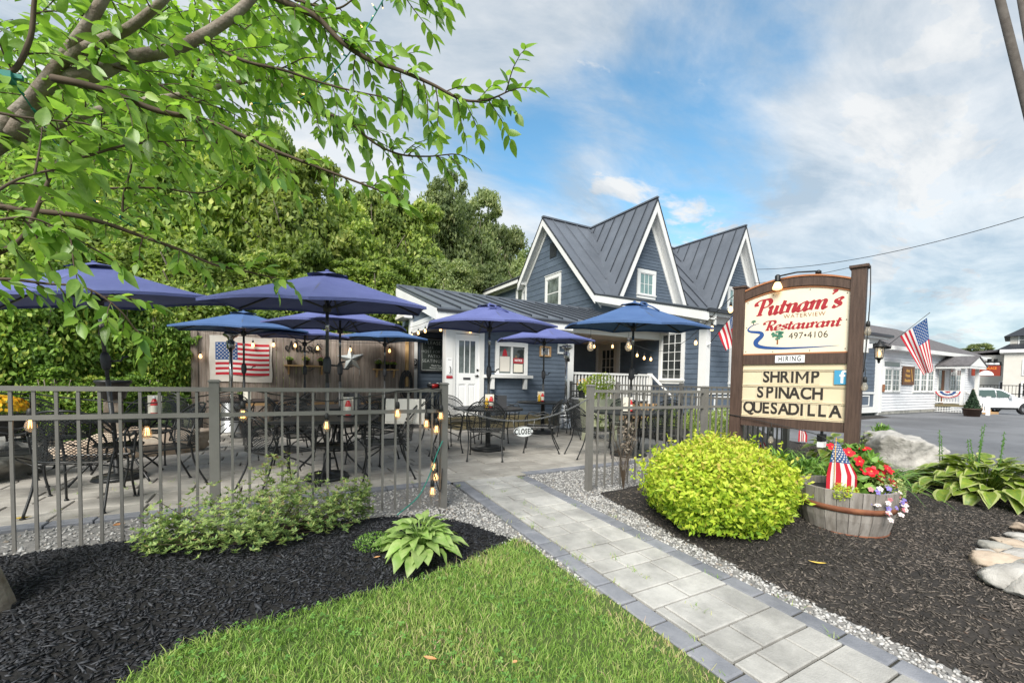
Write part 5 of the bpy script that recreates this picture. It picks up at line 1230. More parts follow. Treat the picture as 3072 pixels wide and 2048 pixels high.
def script_mesh(txt, size, w0, w1, shear=.30, nib=R_(20), xs=1.0):
    """lettering in metres; w0, w1 are the thin and thick stroke widths as shares of the letter height"""
    m = MB(); x = 0.0; zi = 0
    for ch in txt:
        adv, st = GL[ch]
        for s_ in st:
            zi += 1; ribbon(m, [(((px_ + x) * xs + shear * py_) * size, py_ * size) for px_, py_ in s_], w0 * size, w1 * size, nib, z=.001 + .0004 * (zi % 3))
        x += adv
    return m, x * xs * size
t = thing('music_lettering', 'black wire word music with a treble note on the board fence', 'wall lettering', (.33, 11.765, 1.84)); m, w = script_mesh('Music', .26, .10, .14, .1)
me = m.mesh('word', 'black'); me.transform(frame_mat((1, 0, 0), (0, 0, 1), (-.02, -.004, 0))); link('word', me, t)
m = MB(); m.tube([np.array([.60 + .10 * s + .045 * math.sin(9 * s), -.01, .02 + .20 * s]) for s in np.linspace(0, 1, 24)], .008, 5); m.tube([np.array([.68 + .06 * math.cos(a), -.01, .08 + .06 * math.sin(a)]) for a in np.linspace(0, 5.5, 16)], .008, 5)
for zz in (.06, .11, .16): m.tube([(.46, -.008, zz), (.86, -.008, zz + .02)], .004, 5)
m.build('music_note', 'black', t)
# coiled hose
t = thing('garden_hose', 'dark coiled hose hanging at the right end of the board fence', 'hose', (3.22, 11.68, 1.05)); m = MB()
for k in range(9):
    r = .15 + .015 * k; m.tube([(r * .62 * math.cos(a) + .02 * math.sin(k * 3), -.05 + .012 * k, .02 * k * 0 + .95 * r * 1.6 * math.sin(a) + .03 * math.cos(k * 2)) for a in np.linspace(0, 2 * math.pi, 25)], .011, 6)
m.build('coil', 'dark_grey', t); MB().box((-.03, .0, .26), (.03, .09, .36)).build('hanger', 'dark_grey', t)
# blackboard, notices, radio on the wing
def board(o, w, h, label, name): return thing(name, label, name.replace('_', ' '), o)
t = board((4.13, 12.275, 1.93), 0, 0, 'chalk blackboard asking guests to see the host, beside the white door', 'blackboard')
MB().box((-.33, -.03, -.47), (.33, 0, .47)).build('slate', 'chalk_board', t)
m = MB().box((-.36, -.045, -.50), (-.33, 0, .50)).box((.33, -.045, -.50), (.36, 0, .50)).box((-.33, -.045, .47), (.33, 0, .50)).box((-.33, -.045, -.50), (.33, 0, -.47)); m.build('frame', 'dark_grey', t)
wm_ = MB().box((-.315, -.034, -.455), (-.305, -.031, .455)).box((.305, -.034, -.455), (.315, -.031, .455)).box((-.305, -.034, .445), (.305, -.031, .455)).box((-.305, -.034, -.455), (.305, -.031, -.445)); wm_.build('chalk_border', 'chalk', t)
for s_, z, sz, x in (('PLEASE', .345, .15, .02), ('SEE', .21, .105, -.04), ('HOST FOR', .09, .115, -.04), ('PATIO', -.045, .125, .06), ('SEATING!', -.185, .135, .0), ('Thank You', -.315, .062, .12), ('Putnam\'s Staff', -.385, .062, .12)):
    me = text_mesh(s_, sz, 'chalk', -.002 if sz > .1 else .001, .001, space=1.08); me.transform(frame_mat((1, 0, 0), (0, 0, 1), (x, -.033, z))); link('chalk_line', me, t)
t = thing('no_smoking_sign', 'small black no smoking sign on the white corner board', 'sign', (3.575, 12.205, 1.66)); MB().box((-.085, -.008, -.13), (.085, 0, .13)).build('plate', 'black', t)
m = MB(); m.lathe([(.066, 0), (.066, .002), (.052, .002), (.052, 0)], 24, cap=False); m.v = [(a, -.009 - c, b + .04) for a, b, c in m.v]; m.bar((-.045, -.0105, .085), (.045, -.0105, -.005), .004, .014, (0, -1, 0)); m.bar((-.03, -.0105, .04), (.03, -.0105, .04), .003, .014, (0, -1, 0)); m.build('symbol', 'white', t)
me = text_mesh('NO SMOKING', .024, 'white', .0005, .0005); me.transform(frame_mat((1, 0, 0), (0, 0, 1), (0, -.0095, -.095))); link('wording', me, t)
t = thing('wall_notice', 'white paper notice with a red strip on the white door post', 'sign', (3.83, 10.025, 1.55)); MB().box((-.075, -.004, -.22), (.075, 0, .20)).build('sheet', 'white', t); MB().box((-.08, -.006, -.31), (.085, -.001, -.245)).build('red_strip', 'sign_red', t)
me = text_mesh('MENU', .034, 'dark_grey', 0, .0005); me.transform(frame_mat((1, 0, 0), (0, 0, 1), (0, -.0055, .15))); link('wording', me, t); MB().tube([(.0, -.012, -.18), (.018, -.03, -.15), (.018, -.03, -.04), (0, -.012, -.01)], .008, 6).build('pull_handle', 'black', t)
t = thing('portable_radio', 'red and black portable radio on a small wall bracket', 'radio', (4.10, 12.0, .93)); MB().box((-.20, -.09, -.02), (.20, .09, 0)).box((-.02, -.02, -.9), (.02, .02, -.02)).build('stand', 'dark_grey', t)
m = MB(); m.tube([(-.17, 0, .08), (.17, 0, .08)], .078, 14); m.build('case', 'black', t); m = MB(); m.tube([(-.07, -.01, .075), (.12, -.01, .075)], .076, 14); m.build('front', 'ketchup', t); MB().box((-.14, -.02, .15), (-.10, .02, .18)).box((.10, -.02, .15), (.14, .02, .18)).build('dial', 'white', t)
# ---------------------------------------------------------------- string lights
def bulb(t, p, s=1.0, lit=True, drop=.09, tilt=0.0):
    """socket on a short lead, glass bulb, glowing filament"""
    p = np.asarray(p, float); a = p + np.array([tilt * drop, 0, -drop])
    sk = MB().tube([p, a], .0035 * s, 5).lathe([(.008, .0), (.017, -.008), (.020, -.035), (.020, -.062), (.014, -.066)], 12, a).build('socket', 'cord', t, world=True)
    MB().lathe([(.013, -.066), (.022, -.085), (.031, -.112), (.033, -.130), (.026, -.152), (.012, -.164), (.001, -.166)], 14, a + np.array([0, 0, 0])).build('bulb', 'bulb_glass' if s >= 1 else ('bulb_lit' if lit else 'bulb_glass'), sk, world=True)
    if lit and s >= 1:
        f = MB()
        for k in range(5):
            q = 2 * math.pi * k / 5; f.tube([a + [.008 * math.cos(q), .008 * math.sin(q), -.082], a + [.014 * math.cos(q + .3), .014 * math.sin(q + .3), -.138]], .0022, 4)
        f.build('filament', 'filament', sk, world=True)
def sag(a, b, s, n=10): a, b = np.asarray(a, float), np.asarray(b, float); return [a + (b - a) * t - np.array([0, 0, 4 * s * t * (1 - t)]) for t in np.linspace(0, 1, n + 1)]
def string(label, pts, bulbs, lit=True, small=False, r=.0055, group='string lights'):
    t = thing('string_lights', label, 'string lights', tuple(pts[0]), 0, group); MB().tube(pts, r, 6).build('cord', 'cord', t, world=True)
    for p in bulbs: bulb(t, p, .9 if small else 1.0, lit, .05 if small else .10)
    return t
# along the front fence (bulb positions measured on the fence line)
def at_fence(px, py, A=FL[0], B=FL[3], off=-.045):
    d = ray(px, py); a, b = np.array([A[0], A[1] + off]), np.array([B[0], B[1] + off]); e = b - a; n = np.array([-e[1], e[0]])
    k = (n @ (a - CAM[:2])) / (n @ d[:2]); return CAM + d * k
FB = [(90, 1180), (440, 1210), (728, 1165), (980, 1203), (1193, 1172)]
cp = [at_fence(-90, 1170)] + [at_fence(*q) for q in FB] + [at_fence(1285, 1162), at_fence(1325, 1168)]
pts = []
for a, b in zip(cp[:-1], cp[1:]): pts += sag(a, b, .010, 6)[:-1]
pts.append(cp[-1]); string('black cord of glowing glass bulbs hung along the front picket fence', pts, [at_fence(*q) for q in FB])
# bunch of bulbs hanging on the gate post
g0 = np.array([1.40, 3.93, 1.10]); gb = [at_fence(1280, 1205), at_fence(1310, 1222), at_fence(1323, 1182), at_fence(1302, 1335), at_fence(1308, 1365), at_fence(1298, 1408)]
pts = [g0]
for k, q in enumerate(gb): pts += [q + np.array([.05, -.01, -.05]) if k % 2 else q + np.array([-.05, -.01, -.04]), q]
pts += [np.array([1.36, 3.93, .30]), np.array([1.42, 3.93, .12]), np.array([1.44, 3.93, .35])]
string('tangle of glowing bulbs and black cord dangling at the left gate post', catmull(pts, 4), gb)
pts = [np.array([1.44, 3.93, .62]), np.array([1.38, 3.92, .50]), np.array([1.30, 3.90, .30]), np.array([1.18, 3.86, .12]), np.array([.95, 3.72, .02])]
o = MB().tube(catmull(pts, 6), .006, 6).build('extension_cord', 'cord_green', None); tag(o, 'green extension cord running down from the left gate post to the mulch', 'cord')
# along the recess beam
cp = [np.array([3.44, 12.2, 2.68]), np.array([3.45, 11.3, 2.66]), np.array([3.46, 10.3, 2.66]), np.array([3.9, 9.95, 2.62]), np.array([4.6, 9.95, 2.62]), np.array([5.8, 9.9, 2.60])]
bl = [np.array([3.44, 12.0, 2.60]), np.array([3.45, 11.4, 2.62]), np.array([3.45, 10.8, 2.62]), np.array([3.6, 10.05, 2.60]), np.array([4.35, 9.95, 2.60])]
string('small lit bulbs strung along the white beam over the blackboard', catmull(cp, 5), bl, small=True)
# along the board fence
cp = [np.array([-1.5, 11.7, 2.2]), np.array([-.6, 11.7, 2.14]), np.array([.6, 11.7, 2.2]), np.array([1.7, 11.7, 2.12]), np.array([3.4, 11.7, 2.2])]
string('small lit bulbs strung across the top of the board fence', catmull(cp, 6), [np.array([x, 11.69, z]) for x, z in ((-1.4, 1.80), (-.86, 2.12), (-.40, 2.1), (.02, 2.13), (.48, 2.14), (.98, 2.10), (1.75, 2.1), (2.75, 2.12))], small=True)
# from the porch across to the sign
A0, B0 = dep(1905, 1035, 12.2), dep(2205, 850, 6.2)
wp = [dep(1905, 1035, 12.2), dep(1960, 1052, 11.8), dep(2010, 1048, 11.2), dep(2060, 1020, 10.0), dep(2110, 975, 8.6), dep(2160, 925, 7.2), dep(2222, 865, 6.0)]
string('drooping string of bulbs from the porch to the top of the sign', catmull(wp, 5), [dep(1912, 1048, 12.1), dep(1933, 1056, 12.0), dep(1953, 1059, 11.8), dep(2088, 1005, 9.3), dep(2137, 958, 8.0), dep(2193, 896, 6.6)], small=True)
wp = [dep(1760, 1022, 12.6), dep(1800, 1020, 12.6), dep(1850, 1022, 12.6), dep(1905, 1035, 12.2)]
string('lit bulbs under the porch beam before the entry door', catmull(wp, 4), [dep(1783, 1022, 12.6), dep(1838, 1022, 12.6), dep(1893, 1024, 12.4)], small=True)
for px, py in ((1772, 1020), (1886, 1020)):          # two big hanging lamps with clear glass
    p = dep(px, py, 11.6); t = thing('pendant_lamp', 'large clear glass pendant lamp under the porch beam, left of the door' if px < 1800 else 'large clear glass pendant lamp under the porch beam, right of the door', 'lamp', tuple(p), 0, 'porch pendants')
    MB().tube([(0, 0, .30), (0, 0, .05)], .006, 6).lathe([(.02, .06), (.04, .05), (.045, -.02), (.035, -.03)], 12).build('socket', 'dark_grey', t); MB().lathe([(.035, -.03), (.06, -.10), (.095, -.18), (.09, -.24), (.05, -.29), (.01, -.30)], 16).build('bulb', 'bulb_glass', t)
    m = MB(); m.tube([(.02 * math.cos(a), .02 * math.sin(a), -.08 - .012 * a) for a in np.linspace(0, 12, 40)], .004, 4); m.build('filament', 'bulb_lit', t)

# ---------------------------------------------------------------- gate chain and closed sign
PA, PB = np.array([1.50, 3.99, 1.0]), np.array([3.21, 3.90, 1.08])
mid = dep(1543, 1268, 4.75)
cpts = sag(np.array([1.50, 3.99, .98]), np.array([3.21, 3.90, 1.02]), .215, 60)
t = thing('gate_chain', 'steel chain hung between the two gate posts', 'chain', (1.5, 3.99, .98))
L0 = [np.linalg.norm(b - a) for a, b in zip(cpts[:-1], cpts[1:])]; tot = sum(L0); step = .026; nl = int(tot / step); lm = MB()
lk = MB(); lk.tube([(.0165 * math.cos(a) + (.008 if math.cos(a) > 0 else -.008), .008 * math.sin(a), 0) for a in np.linspace(0, 2 * math.pi, 13)], .0028, 5); link_me = lk.mesh('chain_link', 'chain')
cum = np.concatenate([[0], np.cumsum(L0)]); CP = np.array(cpts)
for k in range(nl):
    s_ = (k + .5) * step; i = min(len(L0) - 1, int(np.searchsorted(cum, s_) - 1)); f_ = (s_ - cum[i]) / L0[i]; p = CP[i] * (1 - f_) + CP[i + 1] * f_; d = CP[i + 1] - CP[i]
    u, v, w = orth(d); mt = frame_mat(u, v if k % 2 else w, p - np.array([1.5, 3.99, .98])); o = link('chain_link', link_me, t); o.matrix_basis = mt
low = cpts[30]; gu = (PB - PA); gu[2] = 0; gu /= np.linalg.norm(gu)
t = thing('closed_sign', 'white oval closed sign hanging from the gate chain', 'sign', tuple(low + np.array([0.0, -.02, -.115]))); m = MB()
n = 36; ov = [np.array([.122 * math.cos(a), 0, .058 * math.sin(a)]) for a in np.linspace(0, 2 * math.pi, n, endpoint=False)]
MB().prism([gu * p[0] + np.array([0, 0, p[2]]) for p in ov], np.cross(gu, [0, 0, 1]) * -.01 * -1).build('plate', 'white', t)
fr = np.cross(gu, np.array([0, 0, 1.0]))
if fr[1] > 0: fr = -fr
m = MB()
for k in range(n):
    a, b = ov[k], ov[(k + 1) % n]; A = lambda q, s, o_: gu * q[0] * s + np.array([0, 0, q[2] * s]) + fr * o_
    m.add([A(a, 1.0, .0125), A(b, 1.0, .0125), A(b, .94, .0125), A(a, .94, .0125)], [(0, 1, 2, 3)])
m.build('border', 'black', t)
me = text_mesh('CLOSED', .082, 'black', .0018, .0008, xs=.66, space=1.2); me.transform(frame_mat(gu, (0, 0, 1), fr * .0125)); link('wording', me, t)
m = MB(); 
for s_ in (-1, 1): m.tube([gu * s_ * .105 + np.array([0, 0, .03]), gu * s_ * .125 + np.array([0, 0, .075]), gu * s_ * .13 + np.array([0, 0, .125 if s_ else 0])], .003, 5)
m.build('hook', 'chain', t)

# ---------------------------------------------------------------- the roadside sign
SP0, SP1 = np.array([5.60, 3.62]), np.array([5.945, 2.40])          # left and right post centres
su = np.array([*(SP1 - SP0), 0.0]); SWD = np.linalg.norm(su); su /= SWD; sn = np.cross(su, np.array([0, 0, 1.0]))   # outward normal, towards the viewer
if sn @ (CAM - np.array([5.8, 3, 1.2])) < 0: sn = -sn
sg = thing('restaurant_sign', 'brown timber signboard reading Putnam\'s Waterview Restaurant over a shrimp spinach quesadilla letter board', 'sign', (SP0[0], SP0[1], -.05))
SG = Wall((SP0[0], SP0[1], 0), su, sn)
# heights measured on the right and left posts
def spz(px, py): # height on the sign plane
    d = ray(px, py); n2 = sn; k = ((SG.o - CAM) @ n2) / (d @ n2); q = CAM + d * k; return (q - SG.o) @ su, q[2]
m = MB(); SG.box(m, -.07, .07, -.07, .07, -.1, 2.52); SG.box(m, -.085, .085, -.085, .085, 2.521, 2.545); m.build('post', 'sign_wood', sg, world=True)
m = MB(); SG.box(m, SWD - .07, SWD + .07, -.07, .07, -.1, 2.58); SG.box(m, SWD - .09, SWD + .09, -.09, .09, 2.581, 2.61); m.build('post', 'sign_wood', sg, world=True)
a0, a1 = .071, SWD - .071; W0 = a1 - a0
zB, zT, RS = 1.627, 2.335, .11                     # cream panel from zB to the ends of its arch
def arch(x, rise): t_ = (x - a0) / W0; return rise * (1 - (2 * t_ - 1) ** 2)
def arch_panel(m, z0, ztop, rise, d0, d1, rise0=None):
    n = 20; xs_ = np.linspace(a0, a1, n + 1)
    if rise0 is None: m.prism([SG.p(x, d0, z) for x, z in [(a0, z0), (a1, z0)] + [(x, ztop + arch(x, rise)) for x in xs_][::-1]], sn * (d1 - d0))
    else:
        for i in range(n):
            p, q = xs_[i], xs_[i + 1]; m.prism([SG.p(p, d0, z0 + arch(p, rise0)), SG.p(q, d0, z0 + arch(q, rise0)), SG.p(q, d0, ztop + arch(q, rise)), SG.p(p, d0, ztop + arch(p, rise))], sn * (d1 - d0))
m = MB(); arch_panel(m, zT + .015, zT + .125, RS, -.045, .055, rise0=RS); m.build('arched_beam', 'sign_wood', sg, world=True)
m = MB(); arch_panel(m, zT + .126, zT + .146, RS, -.055, .065, rise0=RS); m.build('beam_cap', 'sign_edge', sg, world=True)
m = MB(); arch_panel(m, zT - .010, zT + .014, RS, -.0, .040, rise0=RS); m.build('panel_edge', 'sign_edge', sg, world=True); m = MB(); SG.box(m, a0, a1, 0, .040, zB - .016, zB); m.build('panel_edge', 'sign_edge', sg, world=True)
m = MB(); arch_panel(m, zB + .001, zT - .011, RS, .0, .030); cpnl = m.build('name_panel', 'cream', sg, world=True)
m = MB(); SG.box(m, a0, a1, -.04, .04, 1.485, zB - .017); m.build('cross_beam', 'sign_wood', sg, world=True)
m = MB(); SG.box(m, a0, a1, -.04, .05, .665, .779); m.build('bottom_beam', 'sign_wood', sg, world=True)
m = MB(); SG.box(m, a0, a1, -.02, .018, .78, 1.484); lb = m.build('letter_board', 'cream_panel', sg, world=True)
def sign_text(parent, me, x, z, d): me.transform(frame_mat(su, (0, 0, 1), SG.p(x, d, z) - np.array(wpos(parent)))); return me
def put_script(txt, x0, z0, size, w0, w1, mat, target_w, name, slope=0.0, shear=.28):
    xs = target_w / (size * sum(GL[c][0] for c in txt)); m, w = script_mesh(txt, size, w0, w1, shear, xs=xs)
    m.v = [(a, b + a * slope, c) for a, b, c in m.v]; me = m.mesh(name, mat); sign_text(sg, me, x0, z0, .0305); link(name, me, sg)
put_script("Putnam's", .185, 2.128, .200, .075, .27, 'sign_red', .925, 'name_lettering', slope=.036)
put_script("Restaurant", .300, 1.929, .120, .080, .30, 'sign_red', .815, 'name_lettering', slope=.006)
me = text_mesh('WATERVIEW', .068, 'sign_brown', 0.0, .0005, space=1.16); sign_text(sg, me, .745, 2.090, .0315); link('name_lettering', me, sg)
me = text_mesh('497\u20224106', .112, 'sign_black', .0, .0005, xs=.92, space=1.04); sign_text(sg, me, .795, 1.838, .0315); link('phone_lettering', me, sg)
m = MB()                                           # painted blue river
riv = catmull([(.249, 2.030), (.16, 2.0), (.117, 1.955), (.15, 1.925), (.26, 1.905), (.285, 1.865), (.22, 1.79), (.235, 1.735), (.33, 1.705), (.50, 1.690), (.655, 1.688), (.90, 1.692), (1.11, 1.699)], 8); wd_ = np.interp(np.linspace(0, 1, len(riv)), [0, .12, .3, .5, .66, .85, 1], [.004, .014, .034, .062, .040, .020, .002])
riv0 = list(riv)
for i, p in enumerate(riv0):
    d = riv0[min(i + 1, len(riv) - 1)] - riv0[max(0, i - 1)]; d = d / np.linalg.norm(d); q = np.array([-d[1], d[0]]) * wd_[i] / 2; riv[i] = (p + q, p - q)
v = [SG.p(p[0], .0325, p[1]) for p, _ in riv] + [SG.p(q[0], .0325, q[1]) for _, q in riv]; k = len(riv)
m.add(v, [(i, k + i, k + i + 1, i + 1) for i in range(k - 1)]); m.build('river_emblem', 'sign_blue', sg, world=True)
m = MB()
for (bx, bz, s_) in ((.468, 1.775, 1.15), (.18, 2.02, .45)):
    SG.box(m, bx - .008 * s_, bx + .008 * s_, .031, .0325, bz - .03 * s_, bz + .05 * s_, 1)
    for q in range(26):
        a = rng.uniform(0, 6.28); r = .058 * s_ * math.sqrt(rng.uniform(0, 1)); c = SG.p(bx + r * 1.05 * math.cos(a), .0325 + .0002 * (q % 5), bz + .07 * s_ + r * .85 * math.sin(a)); w_ = .016 * s_
        m.add([c + su * w_ * math.cos(b) + np.array([0, 0, w_ * .8 * math.sin(b)]) for b in np.linspace(0, 6.28, 7)[:-1]], [tuple(range(6))])
m.build('tree_emblem', ['sign_green', 'sign_brown'], sg, world=True)
for x, z in ((.10, 1.66), (.42, 1.65), (.82, 1.65), (1.17, 1.66), (.10, 1.98), (1.17, 2.0), (.105, 2.31), (1.165, 2.31), (.40, 2.385), (.80, 2.40)):
    m = MB().lathe([(.006, 0), (.006, .004)], 8); m.v = [tuple(SG.p(x, .031, z) + su * p[0] + np.array([0, 0, p[1]]) + sn * p[2]) for p in m.v]; m.build('screw_head', 'dark_grey', sg, world=True)
hp = MB(); SG.box(hp, .455, .775, .041, .052, 1.502, 1.595); hpo = hp.build('hiring_plate', 'white', sg, world=True)
me = text_mesh('HIRING', .092, 'black', .001, .0008, xs=.66, space=1.3); sign_text(hpo, me, .615, 1.549, .0535); link('wording', me, hpo)
# letter board: tracks and letter tiles
for z in (1.415, 1.213, 1.008, .805): m = MB(); SG.box(m, a0, a1, .019, .030, z - .020, z + .004); SG.box(m, a0, a1, .030, .036, z - .003, z + .004); m.build('letter_track', 'cream_panel', sg, world=True)
def letters(txt, zc, xs_, size=.212):
    for i, (ch, x) in enumerate(zip(txt, xs_)):
        tl = MB(); w_ = .052 if ch not in 'IMQ' else (.03 if ch == 'I' else .062); SG.box(tl, x - w_, x + w_, .0185, .0225 + .0001 * i, zc - .088, zc + .088); to = tl.build('letter_tile', 'letter_tile', lb, world=True)
        if ch == 'M':
            mb = MB(); h_, w2, st_ = .0745, .055, .013; F_ = lambda a, b: SG.p(x + a, .0245, zc + b)
            for pts in ([(-w2 - st_, -h_), (-w2 + st_, -h_), (-w2 + st_, h_), (-w2 - st_, h_)], [(w2 - st_, -h_), (w2 + st_, -h_), (w2 + st_, h_), (w2 - st_, h_)], [(-w2 + st_, h_), (-w2 + st_, h_ - .045), (-.001, -h_ * .55), (-.001, -.002)], [(w2 - st_, h_), (.001, -.002), (.001, -h_ * .55), (w2 - st_, h_ - .045)]): mb.poly([F_(*p) for p in pts])
            mb.build('letter', 'sign_black', lb, world=True); continue
        me = text_mesh(ch, size, 'sign_black', .0058, .0008, xs=.80); sign_text(lb, me, x, zc, .0245 + .0002 * i); link('letter', me, lb)
letters('SHRIMP', 1.318, [.354, .455, .560, .648, .752, .884])
letters('SPINACH', 1.114, [.290, .398, .478, .562, .676, .799, .920])
letters('QUESADILLA', .908, [.157, .265, .360, .457, .565, .676, .762, .858, .968, 1.102])
m = MB(); SG.box(m, 1.078, a1 - .002, .0375, .041, 1.236, 1.404); fb = m.build('social_media_plate', 'sky_blue', lb, world=True)
me = text_mesh('f', .21, 'white', .004, .0006, xs=.95); sign_text(lb, me, 1.155, 1.318, .0425); link('social_media_letter', me, lb)
# lamp over the sign, carriage lamp at the right post
lp0 = SG.p(.62, .05, 2.6)
lt = thing('sign_lamp', 'bare glowing flood bulb on an arm above the arched sign', 'lamp', tuple(SG.p(.44, .12, 2.50)))
MB().tube([SG.p(.86, -.01, 2.62), SG.p(.66, .05, 2.63), SG.p(.47, .10, 2.60)], .010, 7).lathe([(.032, .0), (.032, .03), (.012, .045)], 12, SG.p(.87, .0, 2.585)).build('arm', 'black', lt, world=True)
b0 = SG.p(.46, .105, 2.61); MB().lathe([(.018, .01), (.032, -.005), (.030, -.07), (.034, -.085)], 12, b0).build('socket', 'black', lt, world=True)
MB().lathe([(.028, -.086), (.040, -.11), (.055, -.15), (.052, -.172), (.02, -.185), (.001, -.187)], 16, b0).build('bulb', 'bulb_lit', lt, world=True)
cl = thing('carriage_lamp', 'black carriage lantern on a white bracket on the right sign post', 'lamp', tuple(SG.p(SWD + .075, 0, 1.70)))
q = SG.p(SWD + .071, .0, 1.68); m = MB(); m.obox(q + su * .02 - sn * .0, su * .02, sn * .05, np.array([0, 0, .075])); m.bar(q + su * .04, q + su * .075, .05, .045); m.build('bracket', 'white', cl, world=True)
m = MB(); m.tube([q + su * .07, q + su * .10 + np.array([0, 0, .03]), q + su * .13 + np.array([0, 0, .02])], .008, 6); lc = q + su * .135
m.lathe([(.003, .07), (.02, .04), (.055, -.0), (.060, -.02), (.045, -.022)], 8, lc).lathe([(.034, -.15), (.040, -.145), (.040, -.135), (.014, -.165), (.012, -.19), (.002, -.20)], 8, lc)
for k in range(6): a = k * math.pi / 3; m.tube([lc + [.046 * math.cos(a), .046 * math.sin(a), -.02], lc + [.036 * math.cos(a), .036 * math.sin(a), -.14]], .003, 4)
m.build('lantern', 'black', cl, world=True); MB().lathe([(.042, -.022), (.034, -.138)], 8, lc, cap=False).build('glass', 'bulb_glass', cl, world=True); MB().lathe([(.004, -.05), (.014, -.075), (.018, -.10), (.006, -.125)], 10, lc).build('bulb', 'bulb_lit', cl, world=True)
# cord and bulbs round the sign
wp = [SG.p(SWD + .10, .06, 2.58), SG.p(SWD + .11, .07, 2.25), SG.p(SWD + .10, .07, 1.75), SG.p(SWD + .085, .075, 1.38)]
string('cord with two dark sockets hanging down the right sign post', catmull(wp, 5), [SG.p(SWD + .105, .085, 2.06), SG.p(SWD + .10, .085, 1.43)], lit=False)
wp = [SG.p(-.08, .08, .80), SG.p(.15, .08, .77), SG.p(.55, .08, .70), SG.p(.95, .08, .62), SG.p(SWD - .10, .085, .50), SG.p(SWD + .08, .085, .56), SG.p(SWD + .09, 0, .62)]
string('cord with clear bulbs looped under the bottom beam of the sign', catmull(wp, 5), [SG.p(.45, .085, .72), SG.p(SWD + .10, .06, .60)], lit=False)
t = thing('flood_light', 'small black floodlight under the bottom beam of the sign', 'lamp', tuple(SG.p(.98, .03, .63))); MB().box((-.05, -.03, -.09), (.05, .03, .0)).box((-.012, -.012, 0), (.012, .012, .05)).build('housing', 'black', t); MB().box((-.045, -.032, -.16), (.045, .028, -.092)).build('lens', 'white', t)

# ---------------------------------------------------------------- flags on poles
def hung_flag(label, p0, p1, length, height, rot=0.0, s=1.0, name='flag', bx='white', fold=.03, seed=0, u0=(1, 0, 0)):
    """pole from p0 to p1; the cloth hangs from the upper part of the pole"""
    p0, p1 = np.asarray(p0, float), np.asarray(p1, float); d = (p1 - p0) / np.linalg.norm(p1 - p0); t = thing('flag', label, 'flag', tuple(p0))
    MB().tube([p0, p1], .012 * s, 8).lathe([(.001, .02), (.018, .0), (.001, -.02)], 8, p1).build('flagpole', 'pole_metal', t, world=True)
    MB().tube([p0 - d * .02, p0 + d * .12], .02 * s, 8).build('bracket', bx, t, world=True)
    return t, d
# ---------------------------------------------------------------- flags
def quad_flag(label, pole, corners, folds=.03, star_r=.02, seed=1, canton=.40, nu=30, nv=26):
    t, d = hung_flag(label, pole[0], pole[1], 0, 0); A, B, Cc, D = [np.asarray(q, float) for q in corners]; nrm = np.cross(B - A, D - A); nrm /= np.linalg.norm(nrm)
    o = np.array(wpos(t))
    def fn(u, v):
        p = (B * (1 - v) + A * v) * (1 - u) + (Cc * (1 - v) + D * v) * u
        p = p + nrm * folds * (math.sin(7.5 * v + seed + 1.5 * u) * u ** .7 + .5 * math.sin(15 * v + 3 * u + seed) * u)
        return p - o
    flag_parts(t, fn, 'cloth', True, nu, nv, canton, star_r); return t
quad_flag('large American flag on a slanting pole before the white house', (dep(2640, 1054, 18.0), dep(2789, 938, 17.0)),
          [dep(2700, 1009, 17.6), dep(2781, 953, 17.1), dep(2800, 1112, 17.3), dep(2770, 1124, 17.5)], .07, .028, 1.0)
quad_flag('folded American flag on the house corner, partly hidden by the sign', (dep(2124, 1036, 12.60), dep(2240, 892, 11.6)),
          [dep(2154, 1000, 12.3), dep(2231, 905, 11.7), dep(2224, 1016, 11.9), dep(2179, 1052, 12.2)], .07, .022, 2.0)
def stick_flag(label, p, h, w, seed):
    t = thing('small_flag', label, 'flag', tuple(p), 0, 'little flags stuck in the planting beds'); MB().tube([(0, 0, 0), (.005, 0, h)], .003, 5).lathe([(.001, .012), (.006, .0), (.001, -.004)], 6, (.005, 0, h)).build('stick', 'gold', t)
    r_ = np.array([_R[0], _R[1], 0]); f_ = np.array([_F[0], _F[1], 0])
    def fn(u, v):
        wd = .08 + .92 * min(1, u * 1.5) ** .9; x = (-.18 + .95 * v) * w * wd; return r_ * x + f_ * (.028 * math.sin(5 * v + seed) * wd) + np.array([0, 0, h * (.96 - .80 * u) - .06 * h * u * abs(v - .3)])
    def mi(u, v):
        if u < .42: return 2
        return 0 if int(v * 7.0) % 2 == 0 else 1
    MB().grid(fn, 26, 21, mifn=mi).build('cloth', ['flag_red', 'flag_white', 'flag_blue'], t); m = MB()
    for i in range(8):
        for j in range(5):
            u = .06 + .33 * i / 7; v = (j + .5 + .5 * (i % 2)) / 5.6; p_ = np.array(fn(u, v)); e = .01; du = np.array(fn(u, v + e)) - p_; du /= np.linalg.norm(du); n = np.cross(du, [0, 0, 1.0])
            if n @ f_ > 0: n = -n
            k = .0085 * h / .42 * min(1, .35 + u * 3); pl = star_poly(p_ + n * .003, du, np.array([0, 0, 1.0]), k); m.add(pl + [p_ + n * .0035], [(10, q, (q + 1) % 10) for q in range(10)])
    m.build('star_field', 'flag_white', t)

